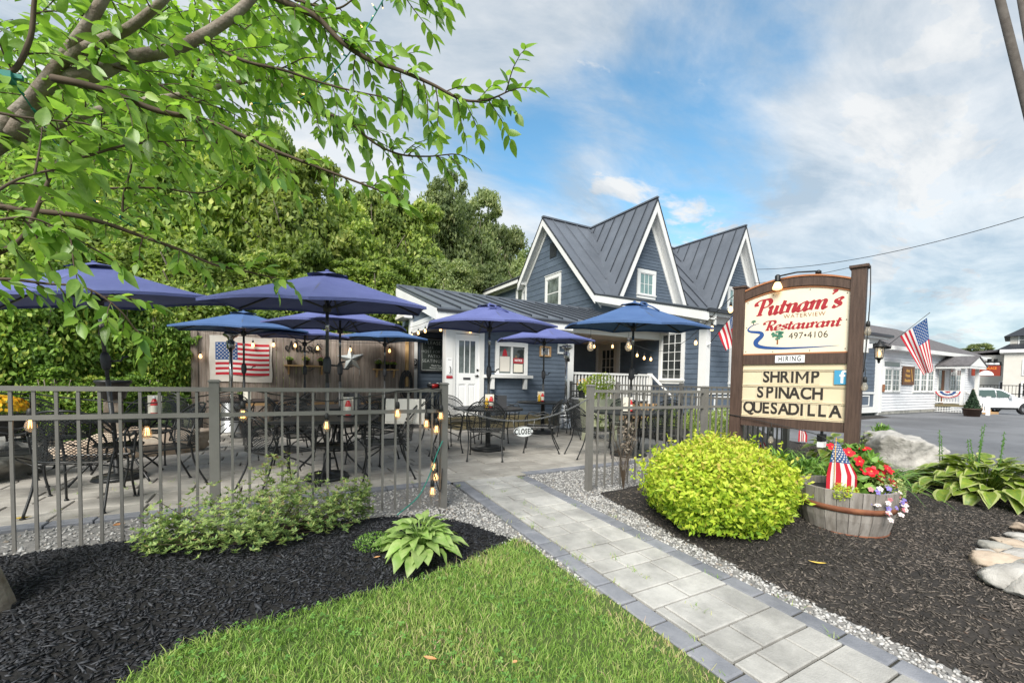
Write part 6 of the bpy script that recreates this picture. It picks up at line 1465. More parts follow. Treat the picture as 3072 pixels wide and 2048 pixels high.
# ---------------------------------------------------------------- leafy shapes
def leaf_mesh(name, mats, ln=1.0, w=.5, nu=8, edge=None, droop=.35, fold=.25, tip=1.0, wave=0.0):
    """one leaf from the stalk at the origin along +x, gently folded and drooping"""
    m = MB()
    def fn(u, v):
        prof = math.sin(math.pi * min(1, u ** .72)) ** .9 * (1 - .25 * u) if tip else math.sin(math.pi * u); prof = max(prof, .02 if u < .99 else 0)
        y = (v - .5) * w * prof; return (ln * u, y, fold * abs(y) - droop * ln * u * u + wave * math.sin(14 * u) * abs(y))
    nv = 4 if edge is None else 6
    w *= 1.0; m.grid(fn, nu, nv, mifn=(None if edge is None else (lambda u, v: 1 if (v < 1 / 6 or v > 5 / 6) else 0))); return m.mesh(name, mats)
def hosta(label, p, n, ln, mats, edge, R0, rise, seed, flop=.9, group=None):
    t = thing('hosta', label, 'plant', tuple(p), 0, group); r = random.Random(seed); me = [leaf_mesh('leaf', mats, 1.0, .74 if edge is None else .95, 8, edge, dr, .22, wave=.10) for dr in (.30, .5, .7)]
    st = MB()
    for k in range(n):
        ring = (k + .5) / n; a = k * 2.39996 + r.uniform(-.2, .2); el = (1 - ring) ** .8 * 1.25 + .12 + r.uniform(-.1, .1); L_ = ln * r.uniform(.75, 1.1) * (.75 + .35 * ring)
        pet = R0 * (.35 + .75 * ring) * r.uniform(.85, 1.15); z = rise * (1 - ring * .72) * r.uniform(.85, 1.1); b = np.array([pet * math.cos(a), pet * math.sin(a), z])
        st.tube([(0, 0, 0), b * [.5, .5, .75], b], .005, 4, cap=False)
        o = link('leaf', r.choice(me), t, tuple(b)); o.rotation_euler = (r.uniform(-.35, .35), -(el - .55) * .9, a + r.uniform(-.3, .3)); o.scale = (L_, L_ * r.uniform(.85, 1.15), L_)
    st.build('leaf_stalks', mats[0] if isinstance(mats, (list, tuple)) else mats, t); return t
def foliage_mass(name, c, rad, n, w, ln, mat, seed, bumps=9, fill=.35, up=.5, flat=False, parent=None, base_cut=None, ztint=None):
    """leaves through a lumpy dome about the origin of its parent"""
    r = np.random.default_rng(seed); d = r.normal(0, 1, (n, 3)); d /= np.linalg.norm(d, axis=1)[:, None]
    if flat: d[:, 2] = np.abs(d[:, 2]) * np.where(r.uniform(0, 1, n) < .85, 1, -.5); d /= np.linalg.norm(d, axis=1)[:, None]
    bd = r.normal(0, 1, (bumps, 3)); bd /= np.linalg.norm(bd, axis=1)[:, None]; bh = r.uniform(.05, .22, bumps)
    g = 1 + sum(h * np.exp(-((d - b) ** 2).sum(1) / (.18 if bumps < 12 else .07)) for h, b in zip(bh, bd)) - .10; s = np.where(r.uniform(0, 1, n) < fill, r.uniform(.4, .95, n), r.uniform(.86, 1.08, n))
    C0 = d * (g * s)[:, None] * np.asarray(rad) + np.asarray(c)
    if base_cut is not None: k = C0[:, 2] > base_cut; C0, d = C0[k], d[k]
    q = leaf_quads(C0, w, ln, r, up, d * 1.6); tn = r.normal(.5, .22, len(q))
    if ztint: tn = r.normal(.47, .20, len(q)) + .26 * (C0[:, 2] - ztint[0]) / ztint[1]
    return link(name, fast_mesh(name, q, 4, mat, np.clip(tn, 0, 1)), parent)
def tuft(label, p, n, ln, w, seed, spread=1.0, mat='lily_leaf', name='daylily', cat='plant', group=None, lean=(0, 0)):
    t = thing(name, label, cat, tuple(p), 0, group); r = np.random.default_rng(seed); Q = []; tn = []
    for k in range(n):
        a = r.uniform(0, 6.28); L_ = ln * r.uniform(.6, 1.15); out_ = r.uniform(.25, 1.0) * spread; d = np.array([math.cos(a) + lean[0], math.sin(a) + lean[1], 0]); b = np.array([r.normal(0, .06), r.normal(0, .06), 0]); s = np.array([-d[1], d[0], 0]); s /= np.linalg.norm(s)
        P = [b + d * L_ * out_ * (u ** 1.5) * .8 + np.array([0, 0, L_ * (1.15 * u - (.55 + .5 * out_) * u * u)]) for u in np.linspace(0, 1, 7)]; W_ = w * r.uniform(.7, 1.2)
        ws = W_ * np.array([.8, 1, 1, .9, .7, .45, .05]) / 2
        for i in range(6): Q.append([P[i] - s * ws[i], P[i] + s * ws[i], P[i + 1] + s * ws[i + 1], P[i + 1] - s * ws[i + 1]]); tn.append((k * .37) % 1)
    link('blades', fast_mesh('blades', np.array(Q), 4, mat, tn), t); return t

# ---- golden bush by the path
gp = hit(2150, 1560, z_rbed); gp = np.array([3.62, 2.50, float(z_rbed(3.62, 2.50)) - .03])
t = thing('golden_bush', 'large rounded yellow green bush between the path and the sign', 'bush', tuple(gp))
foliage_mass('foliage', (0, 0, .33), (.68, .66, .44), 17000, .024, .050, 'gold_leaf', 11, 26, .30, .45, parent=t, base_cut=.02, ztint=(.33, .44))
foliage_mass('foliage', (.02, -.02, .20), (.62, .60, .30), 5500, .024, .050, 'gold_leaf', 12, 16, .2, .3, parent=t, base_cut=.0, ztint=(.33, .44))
MB().lathe([(.40, .06), (.50, .3), (.42, .6), (.15, .74), (.01, .76)], 18).build('inner_shade_twigs', 'twig', t) if False else None
m = MB(); r = random.Random(4)
for k in range(26): a = r.uniform(0, 6.28); q = r.uniform(.2, .55); m.tube([(0.03 * math.cos(a), .03 * math.sin(a), 0), (q * .5 * math.cos(a), q * .5 * math.sin(a), .25), (q * math.cos(a), q * math.sin(a), r.uniform(.35, .7))], [.010, .007, .003], 5)
m.build('stems', 'twig', t); rs = np.random.default_rng(14); C1 = []
for k in range(150):                               # stray shoots standing out of the clipped outline
    d = rs.normal(0, 1, 3); d[2] = abs(d[2]) * .9 - .15; d /= np.linalg.norm(d); b = d * np.array([.68, .66, .44]) * rs.uniform(.92, 1.05) + [0, 0, .33]; v = d + rs.normal(0, .35, 3) + [0, 0, .3]; v /= np.linalg.norm(v); C1 += [b + v * q for q in np.linspace(0, rs.uniform(.05, .13), 6)]
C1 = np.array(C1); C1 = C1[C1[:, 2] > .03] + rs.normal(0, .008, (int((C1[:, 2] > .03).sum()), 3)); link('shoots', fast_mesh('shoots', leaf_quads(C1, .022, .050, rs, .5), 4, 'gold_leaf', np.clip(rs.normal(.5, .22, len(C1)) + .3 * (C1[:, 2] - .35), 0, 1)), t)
# ---- azalea along the fence
ap_ = np.array([-.08, 3.60, 0.0]); ap_[2] = float(z_lbed(ap_[0], ap_[1]))
t = thing('azalea_bush', 'loose grey green azalea growing through the front picket fence', 'bush', tuple(ap_)); r = np.random.default_rng(21); W = []
m = MB(); Qs = []; tn = []
SUBS = [(-.55, -.05, .20, .20), (-.36, .10, .24, .34), (-.18, -.16, .26, .30), (.02, .10, .28, .44), (.20, -.12, .26, .34), (.38, .08, .24, .34), (.58, -.04, .20, .24), (-.02, -.22, .22, .22), (.72, .06, .14, .30), (-.70, .02, .14, .26), (.14, .20, .16, .50), (.86, .10, .10, .30)]
for k in range(1900):
    sx, sy, sr, sh_ = SUBS[int(r.integers(0, len(SUBS)))]; a = r.uniform(0, 6.28); q = math.sqrt(r.uniform(0, 1)); x = .84 * sx + sr * q * math.cos(a); y = sy + sr * .8 * q * math.sin(a); z = 1.18 * sh_ * (1 - .5 * q * q) * r.uniform(.10, 1.12)
    c = np.array([x, y, max(.03, z)]); W.append(c)
    if k % 30 == 0: m.tube([(x * .25, y * .3, 0), (x * .7, y * .7, z * .55), c], [.004, .003, .002], 4, cap=False)
    nl = 8; up = np.array([x * .5 + r.normal(0, .3), y * .6 + r.normal(0, .3), 1.0]); up /= np.linalg.norm(up); u_, v_ = orth(up)[1:]; ph = r.uniform(0, 6.28)
    for j in range(nl):
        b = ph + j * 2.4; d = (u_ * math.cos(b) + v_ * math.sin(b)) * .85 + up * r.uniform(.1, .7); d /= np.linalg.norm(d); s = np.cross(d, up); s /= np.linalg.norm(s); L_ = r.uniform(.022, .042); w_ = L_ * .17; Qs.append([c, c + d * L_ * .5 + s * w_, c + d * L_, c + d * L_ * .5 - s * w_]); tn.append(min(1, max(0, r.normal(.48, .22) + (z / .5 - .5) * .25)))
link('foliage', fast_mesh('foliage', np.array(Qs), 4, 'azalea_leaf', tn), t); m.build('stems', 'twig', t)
# ---- hostas
p = np.array([.93, 3.00, float(z_lbed(.93, 3.00))]); hosta('pale lime hosta in the black mulch near the left gate post', p, 84, .142, ['hosta_lime', 'hosta_edge'], None, .20, .21, 5)
foliage_mass('weed', (0, 0, .05), (.13, .10, .07), 700, .006, .02, 'lily_leaf', 31, parent=thing('low_weed', 'small feathery weed left of the lime hosta', 'plant', (.62, 3.10, float(z_lbed(.62, 3.1)))))
p = np.array([7.02, 1.55, float(z_rbed(7.0, 1.55))]); hr = hosta('big variegated hosta with tall flower spikes at the right edge', p, 185, .205, ['hosta_green', 'hosta_edge'], True, .52, .42, 6)
r = random.Random(8); m = MB()
for k in range(9):
    a = r.uniform(0, 6.28); q = r.uniform(.05, .38); b = np.array([q * math.cos(a), q * math.sin(a), .25]); tp = b + np.array([r.uniform(-.06, .1), r.uniform(-.06, .06), r.uniform(.40, .58)]); m.tube([b, tp], [.005, .003], 5)
    for j in range(16): f_ = .35 + .65 * j / 16; c = b + (tp - b) * f_; e = j * 2.4; m.obox(c + np.array([.008 * math.cos(e), .008 * math.sin(e), 0]), np.array([.008 * math.cos(e), .008 * math.sin(e), -.006]), np.array([-.003 * math.sin(e), .003 * math.cos(e), 0]), np.array([0, 0, .003]))
m.build('flower_spike', 'lily_leaf', hr)
p = dep(2648, 1300, 6.7); p[2] = float(z_rbed(p[0], p[1])); hosta('variegated hosta directly right of the sign post', p, 90, .20, ['hosta_green', 'hosta_edge'], True, .34, .36, 9)
p = dep(2495, 1300, 6.3); p[2] = .1; hosta('variegated hosta under the sign, left of its right post', p, 26, .22, ['hosta_green', 'hosta_edge'], True, .22, .34, 10)
p = dep(2642, 1300, 9.3); tuft('upright green leaves behind the right sign post near the house corner', (p[0], p[1], .08), 110, .62, .03, 41, .55)
for px, D, n, ln, sd, ln2, lb in ((2345, 5.6, 130, .66, 42, (0, 0), 'daylily clump between the bush and the left sign post'), (2430, 5.1, 130, .60, 43, (0, 0), 'daylily clump beneath the middle of the sign'), (2640, 4.45, 110, .70, 44, (.3, -.3), 'drooping daylily leaves right of the barrel'), (2490, 4.7, 110, .56, 45, (0, 0), 'daylily clump behind the barrel, left of the right sign post'), (2600, 5.2, 90, .60, 46, (.1, 0), 'daylily clump at the foot of the right sign post')):
    p = dep(px, 1400, D); tuft(lb, (p[0], p[1], float(z_rbed(p[0], p[1]))), n, ln * 1.2, .024, sd, .95, group='daylilies round the sign', lean=ln2)
for i, (x, y, s_, sd, lb) in enumerate(((6.4, 4.6, .35, 51, 'leafy shrub behind the picket fence, seen under the sign'), (8.2, 5.6, .42, 52, 'leafy shrub before the house corner'), (8.3, 7.2, .45, 53, 'leafy shrub under the big house window'), (8.6, 6.5, .4, 54, 'leafy shrub between side fence and house'), (10.2, 7.0, .4, 55, 'leafy shrub below the house panels'))):
    t = thing('garden_shrub', lb, 'bush', (x, y, .0), 0, 'shrubs between the side fence and the house'); foliage_mass('foliage', (0, 0, s_ * .75), (s_, s_, s_ * .8), 1500, .03, .06, 'tree_leaf', sd, parent=t, base_cut=0.0); MB().tube([(0, 0, 0), (.02, 0, s_)], .012, 5).build('stem', 'twig', t)
stick_flag('tiny flag in the bed behind the sign, left one', (6.35, 3.75, .1), .42, .2, 3); stick_flag('tiny flag right of the sign post among the green leaves', (8.6, 4.3, .1), .45, .2, 4)
# ---- barrel planter
bp_ = dep(2534, 1500, 3.74); bp_[2] = float(z_rbed(bp_[0], bp_[1])) - .02
BS = 1.05
t = thing('barrel_planter', 'half whiskey barrel planter of red flowers in the brown mulch', 'planter', tuple(bp_), 0); NST = 26
prof = [(.285, 0), (.318, .13), (.335, .27), (.342, .36)]
for k in range(NST):
    a0_, a1_ = 2 * math.pi * k / NST + .006, 2 * math.pi * (k + 1) / NST - .006; m = MB(); e = random.uniform(-.002, .003); v = []
    for rr, zz in prof:
        for a in (a0_, a1_): v.append(((rr + e) * math.cos(a), (rr + e) * math.sin(a), zz))
        for a in (a1_, a0_): v.append(((rr + e - .028) * math.cos(a), (rr + e - .028) * math.sin(a), zz))
    f = [(0, 3, 2, 1)]
    for i in range(3):
        for j in range(4): f.append((4 * i + j, 4 * i + (j + 1) % 4, 4 * i + 4 + (j + 1) % 4, 4 * i + 4 + j))
    f.append((12, 13, 14, 15)); m.add(v, f); m.build('stave', 'barrel_wood', t)
t.scale = (BS,) * 3
for z0, z1 in ((.195, .240), (.0, .022)):
    ra = np.interp(z0, [q[1] for q in prof], [q[0] for q in prof]) + .004; rb_ = np.interp(z1, [q[1] for q in prof], [q[0] for q in prof]) + .004; MB().lathe([(ra, z0), (ra + .003, z0), (rb_ + .003, z1), (rb_, z1)], 40, cap=False).build('hoop', 'rust', t)
MB().lathe([(.315, .30), (.01, .325)], 28, cap=False).build('soil', 'soil_brown', t)
ft = thing('flower_arrangement', 'red mandevilla and violet petunias spilling from the barrel planter', 'flowers', tuple(bp_ + np.array([0, 0, .31 * BS])))
ft.scale = (BS,) * 3
r_, f_ = np.array([_R[0], _R[1], 0]), np.array([_F[0], _F[1], 0]); rs = np.random.default_rng(77)
def cluster(name, c, rad, n, w, ln, mat, sd): return foliage_mass(name, tuple(r_ * c[0] + f_ * c[1] + np.array([0, 0, c[2]])), rad, n, w, ln, mat, sd, parent=ft, fill=.6)
cluster('foliage', (.06, .0, .15), (.22, .18, .22), 620, .045, .10, 'lily_leaf', 61); cluster('foliage', (.22, -.14, .06), (.15, .12, .12), 900, .014, .03, 'azalea_leaf', 62); cluster('foliage', (-.16, -.20, .03), (.13, .09, .07), 700, .010, .026, 'gold_leaf', 63); cluster('foliage', (.30, -.10, -.02), (.09, .09, .17), 500, .014, .03, 'azalea_leaf', 64)
def blossom(c, s, mat, seed, face=None, n=5, eye='gold'):
    rr = np.random.default_rng(seed); c = r_ * c[0] + f_ * c[1] + np.array([0, 0, c[2]]); nn = (-f_ * 1.0 + np.array([0, 0, .5]) + rr.normal(0, .4, 3)); nn /= np.linalg.norm(nn); u_, v_ = orth(nn)[1:]; m = MB()
    for k in range(n):
        a = 2 * math.pi * k / n + rr.uniform(-.1, .1); d = u_ * math.cos(a) + v_ * math.sin(a); p_ = -u_ * math.sin(a) + v_ * math.cos(a)
        m.add([c, c + d * s * .55 + p_ * s * .42 + nn * s * .18, c + d * s * 1.0 + p_ * s * .25 + nn * s * .10, c + d * s * 1.02 - p_ * s * .22 + nn * s * .06, c + d * s * .55 - p_ * s * .42 + nn * s * .2], [(0, 1, 2, 3, 4)])
    q = m.build('blossom', mat, ft); m = MB(); m.obox(c + nn * s * .10, u_ * s * .12, v_ * s * .12, nn * s * .05); m.build('flower_eye', eye, q)
for i, (x, y, z) in enumerate(((.02, -.04, .33), (.06, -.1, .27), (.17, -.02, .36), (.28, -.02, .24), (.24, -.10, .18), (.31, -.08, .19), (.30, -.14, .11), (-.02, -.1, .22), (.20, -.14, .12), (.10, -.12, .19), (-.05, .05, .36), (.34, -.03, .2), (.13, -.14, .20), (.27, -.12, .22))): blossom((x - .07, y - .04, z), .045, 'red_flower', 100 + i)
for i in range(60):
    a = R_(rs.uniform(-98, -5)); q = rs.uniform(.26, .40); x = q * math.cos(a); y = q * math.sin(a); z = .13 - (q - .26) * 1.5 + rs.uniform(-.06, .05); blossom((x, y, z), rs.uniform(.017, .024), ('violet_flower', 'pale_flower', 'violet_flower', 'pale_flower', 'pink_flower')[i % 5], 200 + i, eye='gold' if i % 3 else 'sign_red')
stick_flag('American flag stuck in the left half of the barrel planter', tuple(bp_ - r_ * .24 - f_ * .18 + np.array([0, 0, .28])), .52, .25, 1.2)
# ---- planter box, little pots and mums
t = thing('planter_box', 'tall pale green planter box with variegated shrubs behind the gate post', 'planter', (5.95, 6.85, 0), -.35)
m = MB(); m.add([(-.34, -.16, .30), (.34, -.16, .30), (.34, .16, .30), (-.34, .16, .30), (-.40, -.20, .86), (.40, -.20, .86), (.40, .20, .86), (-.40, .20, .86)], [(0, 3, 2, 1), (0, 1, 5, 4), (1, 2, 6, 5), (2, 3, 7, 6), (3, 0, 4, 7), (4, 5, 6, 7)]); m.build('box', 'planter', t)
MB().box((-.33, -.15, 0), (-.28, .15, .299)).box((.28, -.15, 0), (.33, .15, .299)).build('legs', 'planter', t)
foliage_mass('foliage', (-.05, 0, 1.12), (.36, .2, .28), 1500, .02, .05, 'gold_leaf', 71, parent=t)
foliage_mass('foliage', (.02, 0, .45), (.36, .25, .25), 500, .03, .07, 'tree_leaf', 72, parent=t)
stand = thing('galvanized_stand', 'round galvanized bin with flower pots on its lid by the porch post', 'bin', (6.25, 7.75, 0)); MB().lathe([(.23, 0), (.24, .02), (.27, .80), (.29, .81), (.29, .84), (.02, .845)], 22).build('bin', 'galvanized', stand)
pot_plant(6.15, 7.70, .845, 1.5, 'yellow_flower', 'yellow flowered pot on the galvanized bin', ht=1.5, grp='pots on the galvanized bin'); pot_plant(6.38, 7.66, .845, 1.5, 'pink_flower', 'dull red flowered pot on the galvanized bin', ht=1.5, grp='pots on the galvanized bin')
pot_plant(-.55, 10.15, .735, .9, 'yellow_flower', 'yellow chrysanthemum pot on the table before the painted flag', grp='chrysanthemum pots')
o = hit(85, 1290, lambda r, l: 0 * r)
t = thing('chrysanthemum_pot', 'big black bowl of bright yellow chrysanthemums at the left edge', 'plant', (-2.62, 6.75, .52)); MB().lathe([(.10, 0), (.24, .10), (.27, .24), (.28, .25), (.25, .24), (.20, .18)], 24).build('bowl', 'pot_black', t)
foliage_mass('foliage', (0, 0, .26), (.24, .24, .13), 700, .02, .04, 'hedge_leaf', 81, parent=t); rs = np.random.default_rng(82); d = rs.normal(0, 1, (330, 3)); d[:, 2] = np.abs(d[:, 2]) + .15; d /= np.linalg.norm(d, axis=1)[:, None]
C0 = d * np.array([.265, .265, .17]) + np.array([0, 0, .27]); Q = []
for c, n_ in zip(C0, d):
    u_, v_ = orth(n_ + rs.normal(0, .15, 3))[1:]; s = rs.uniform(.020, .028)
    for k in range(3): a = k * 1.05; Q.append([c + (u_ * math.cos(b + a) + v_ * math.sin(b + a)) * s * (1 if i % 2 == 0 else .8) + n_ * .004 * k for i, b in enumerate((0, 1.57, 3.14, 4.71))])
link('flowers', fast_mesh('flowers', np.array(Q), 4, 'yellow_flower', rs.uniform(0, 1, len(Q))), t)
t = thing('flower_pot', 'dark empty flower pot by the hedge behind the left umbrella', 'pot', (-2.05, 8.35, .85)); MB().lathe([(.14, 0), (.19, .22), (.21, .23), (.21, .27), (.17, .27), (.16, .2)], 20).build('pot', 'pot_black', t)
t = thing('wooden_plinth', 'thin wooden plinth carrying the dark flower pot', 'plinth', (-2.05, 8.35, 0)); MB().box((-.09, -.09, 0), (.09, .09, .845)).build('plinth', 'bark', t)
# dead flower stalks and green wire in front of the right fence
t = thing('dried_plant', 'dry brown plant tied to the picket fence left of the yellow bush', 'plant', (3.62, 3.72, -.05)); m = MB(); rs = random.Random(12)
for k in range(34): a = rs.uniform(0, 6.28); m.tube([(0, 0, 0), (.06 * math.cos(a), .04 * math.sin(a), rs.uniform(.2, .5)), (.22 * math.cos(a), .08 * math.sin(a), rs.uniform(.4, .95))], .0022, 3, cap=False)
m.build('stalks', 'twig', t); foliage_mass('dry_leaves', (.05, 0, .62), (.10, .07, .2), 120, .02, .06, 'bark', 91, parent=t)
# ---- boulders and stones
def rock(name, label, c, size, rz, mat, seed, cat='boulder', parent=None, sub=4, rough=.16, boxy=.55, group=None):
    """a weathered block: subdivided cube pulled between cube and ball, with layered lumps"""
    r = np.random.default_rng(seed); n = 2 ** sub; P = {}; V = []; F = []
    def vid(x, y, z):
        k = (x, y, z)
        if k not in P: P[k] = len(V); V.append((x / n * 2 - 1, y / n * 2 - 1, z / n * 2 - 1))
        return P[k]
    for ax in range(3):
        for sd in (0, n):
            for i in range(n):
                for j in range(n):
                    q = []
                    for (a, b) in ((i, j), (i + 1, j), (i + 1, j + 1), (i, j + 1)): c_ = [0, 0, 0]; c_[ax] = sd; c_[(ax + 1) % 3] = a; c_[(ax + 2) % 3] = b; q.append(vid(*c_))
                    F.append(q if sd else q[::-1])
    V = np.array(V); S = V / np.linalg.norm(V, axis=1)[:, None]; Vp = V * boxy + S * (1 - boxy) * 1.15
    for k in range(14): d = r.normal(0, 1, 3); d /= np.linalg.norm(d); o_ = r.uniform(.55, .95); h = Vp @ d - o_; Vp = Vp - np.outer(np.maximum(h, 0) * .8, d)
    for f_ in (2, 4, 9): ph = r.uniform(0, 6.28, (3, 3)); Vp = Vp + S * (rough / f_ * 1.3) * (np.sin(f_ * Vp @ ph[0] * .8 + ph[1][0]) * np.cos(f_ * Vp @ ph[2] * .6))[:, None]
    Vp = Vp * np.asarray(size) / 2; me = fast_indexed(name, Vp, F, mat, smooth=False); o = link(name, me, parent, tuple(c), (0, 0, rz))
    if label: tag(o, label, cat, group)
    return o
c = dep(2765, 1378, 6.2); rock('boulder', 'large pale flat topped boulder at the edge of the driveway', (c[0] - .12, c[1] + .2, .04), (1.45, 1.0, .95), .95, 'stone', 5, sub=5, rough=.09, boxy=.62)
rock('boulder', 'grey boulder behind the fence at the left edge of the photo', (-2.95, 6.95, .18), (1.3, .9, .72), .5, 'stone_gray', 4); rock('boulder', 'long grey boulder at the foot of the hedge', (-1.75, 8.35, .14), (2.0, .6, .62), .2, 'stone_tan', 6); rock('boulder', 'low dark boulder at the far left of the patio', (-3.0, 5.75, .06), (.7, .6, .36), .9, 'stone_gray', 7)
sw = thing('stone_edging', 'layered flat stones edging the bed at the right margin', 'stone wall', tuple(hit(3030, 1720, z_rbed)))
so = np.array(sw.location)
for i, (px, py, d, sx, sy, sz, rz, mt) in enumerate(((3012, 1806, 2.72, .34, .26, .13, .3, 'stone'), (3068, 1832, 2.62, .22, .2, .12, .1, 'stone'), (3015, 1716, 2.98, .30, .20, .09, -.2, 'stone_tan'), (3068, 1735, 2.9, .20, .2, .09, .5, 'stone_gray'), (2985, 1688, 3.15, .22, .14, .07, -.1, 'stone'), (3040, 1690, 3.12, .22, .15, .07, -.3, 'stone_tan'), (2998, 1660, 3.28, .22, .14, .07, .0, 'stone_gray'), (3055, 1664, 3.25, .18, .12, .06, .3, 'stone_tan'), (3018, 1632, 3.42, .20, .13, .06, -.2, 'stone_tan'), (3060, 1612, 3.55, .20, .13, .06, .2, 'stone'), (3066, 1580, 3.75, .18, .12, .06, .1, 'stone_tan'), (3110, 1790, 2.8, .3, .25, .12, .1, 'stone_tan'), (3110, 1690, 3.0, .3, .25, .1, .1, 'stone'))):
    q = dep(px, py, d); z = max(float(z_rbed(q[0], q[1])) + sz * .32, min(q[2], float(z_rbed(q[0], q[1])) + .10)); rock('stone', None, np.array([q[0], q[1], z]) - so, (sx * 1.1, sy * 1.1, sz * 1.5), rz - .5, mt, 20 + i, parent=sw, sub=3, rough=.10)
# ---------------------------------------------------------------- the cherry tree reaching in from the left
cb = dep(-88, 1880, 2.1); cb[2] = float(z_lbed(cb[0], cb[1])) - .05
ct = thing('cherry_tree', 'near cherry tree whose leafy branches reach in from the upper left', 'tree', tuple(cb))
ctr = MB(); CK = dep(-140, 560, 2.05)
ctr.tube(catmull([cb, cb - _R * .02 + [0, 0, .16], cb - _R * .30 + [0, 0, .9], CK - _R * .25 + [0, 0, -.4], CK], 8), [.175, .172, .168, .163, .157, .15, .145, .14] + list(np.linspace(.135, .075, 25)), 14)
ctr.build('trunk', 'bark', ct, world=True)
K = 1 / 1.47
def br(pts): return [dep(x * K, y * K, d) for x, y, d in pts]
BR = [  # crop pixels and distance; start and end radius
    (br([(-210, 820, 2.05), (20, 560, 1.95), (150, 430, 1.9), (280, 260, 1.85), (400, 90, 1.8), (520, -120, 1.8)]), .036, .017),
    (br([(60, 600, 1.95), (220, 360, 1.9), (410, 330, 1.9), (560, 260, 1.95), (750, 220, 2.0), (890, 160, 2.05), (1040, 60, 2.1), (1160, -60, 2.2), (1300, -200, 2.3)]), .034, .018),
    (br([(-210, 820, 2.05), (0, 650, 2.1), (140, 595, 2.15), (300, 530, 2.2), (430, 490, 2.25), (600, 450, 2.3), (800, 420, 2.4), (1000, 375, 2.5), (1180, 345, 2.55), (1310, 335, 2.6)]), .028, .009),
    (br([(300, 260, 1.85), (420, 190, 1.8), (560, 130, 1.75), (700, 20, 1.7), (800, -90, 1.7)]), .023, .012),
    (br([(230, 345, 1.7), (380, 375, 1.7), (520, 420, 1.72), (700, 490, 1.75), (900, 530, 1.8), (1050, 590, 1.85), (1200, 660, 1.9), (1380, 730, 1.95), (1540, 790, 2.0), (1700, 850, 2.05)]), .014, .004),
    (br([(1150, -40, 2.2), (1280, 20, 2.15), (1400, 80, 2.15), (1500, 180, 2.15), (1620, 260, 2.15), (1760, 310, 2.15), (1900, 370, 2.15), (2040, 440, 2.15), (2150, 440, 2.15), (2250, 400, 2.15)]), .017, .003),
    (br([(1230, 370, 2.55), (1350, 450, 2.5), (1440, 500, 2.45), (1540, 540, 2.4), (1650, 630, 2.4), (1760, 680, 2.4), (1880, 690, 2.4), (1990, 680, 2.4)]), .011, .003),
    (br([(-100, 900, 2.4), (150, 930, 2.4), (330, 950, 2.4), (480, 990, 2.45), (620, 1040, 2.5), (790, 1100, 2.5), (940, 1165, 2.55), (1100, 1200, 2.6), (1230, 1230, 2.6)]), .018, .004),
    (br([(-150, 1150, 1.6), (0, 1110, 1.6), (110, 1030, 1.6), (230, 760, 1.65), (300, 640, 1.7)]), .012, .004),
    (br([(-150, 1260, 1.9), (0, 1230, 1.9), (200, 1250, 1.95), (380, 1270, 2.0), (520, 1360, 2.05), (610, 1470, 2.1)]), .008, .003),
    (br([(850, 410, 2.4), (850, 330, 2.35), (900, 250, 2.3), (1060, 260, 2.3), (1200, 310, 2.35), (1330, 260, 2.4)]), .008, .003),
    (br([(-120, 200, 1.5), (40, 320, 1.5), (130, 180, 1.5), (150, 20, 1.5), (160, -80, 1.5)]), .010, .006),
    (br([(900, 190, 2.1), (1080, 270, 2.1), (1250, 310, 2.15), (1400, 360, 2.2), (1550, 400, 2.2), (1700, 430, 2.2)]), .008, .003),
    (br([(540, 960, 2.3), (545, 860, 2.3), (580, 720, 2.25), (560, 560, 2.2)]), .006, .003),
    (br([(480, 830, 2.3), (700, 830, 2.3), (900, 850, 2.35), (1030, 790, 2.4)]), .006, .002),
    (br([(100, 700, 1.9), (330, 700, 2.0), (560, 640, 2.1), (800, 620, 2.2), (1000, 640, 2.25), (1150, 700, 2.3)]), .007, .003),
    (br([(1300, 0, 2.3), (1480, 40, 2.25), (1600, -40, 2.2)]), .007, .003),
    (br([(1600, -60, 2.2), (1760, -30, 2.2), (1920, -20, 2.2)]), .006, .002),
    (br([(-100, 480, 1.3), (120, 520, 1.3), (330, 540, 1.35)]), .005, .002),
    (br([(-100, 900, 1.15), (60, 800, 1.2), (180, 760, 1.25)]), .005, .002),
    (br([(-80, 980, 1.5), (120, 960, 1.5), (260, 1010, 1.55), (400, 1090, 1.6)]), .005, .002),
    (br([(450, 280, 1.9), (640, 340, 1.95), (800, 430, 2.0), (950, 470, 2.05)]), .006, .002),
]
leafP, leafD, leafS = [], [], []; rs = np.random.default_rng(15)
for bi, (pts, ra, rb) in enumerate(BR):
    P = catmull(pts, 8); n = len(P); MB().tube(P, list(np.linspace(ra, rb, n)), 9 if ra > .02 else 6).build('branch', 'bark' if ra > .02 else 'twig', ct, world=True)
tw = MB()
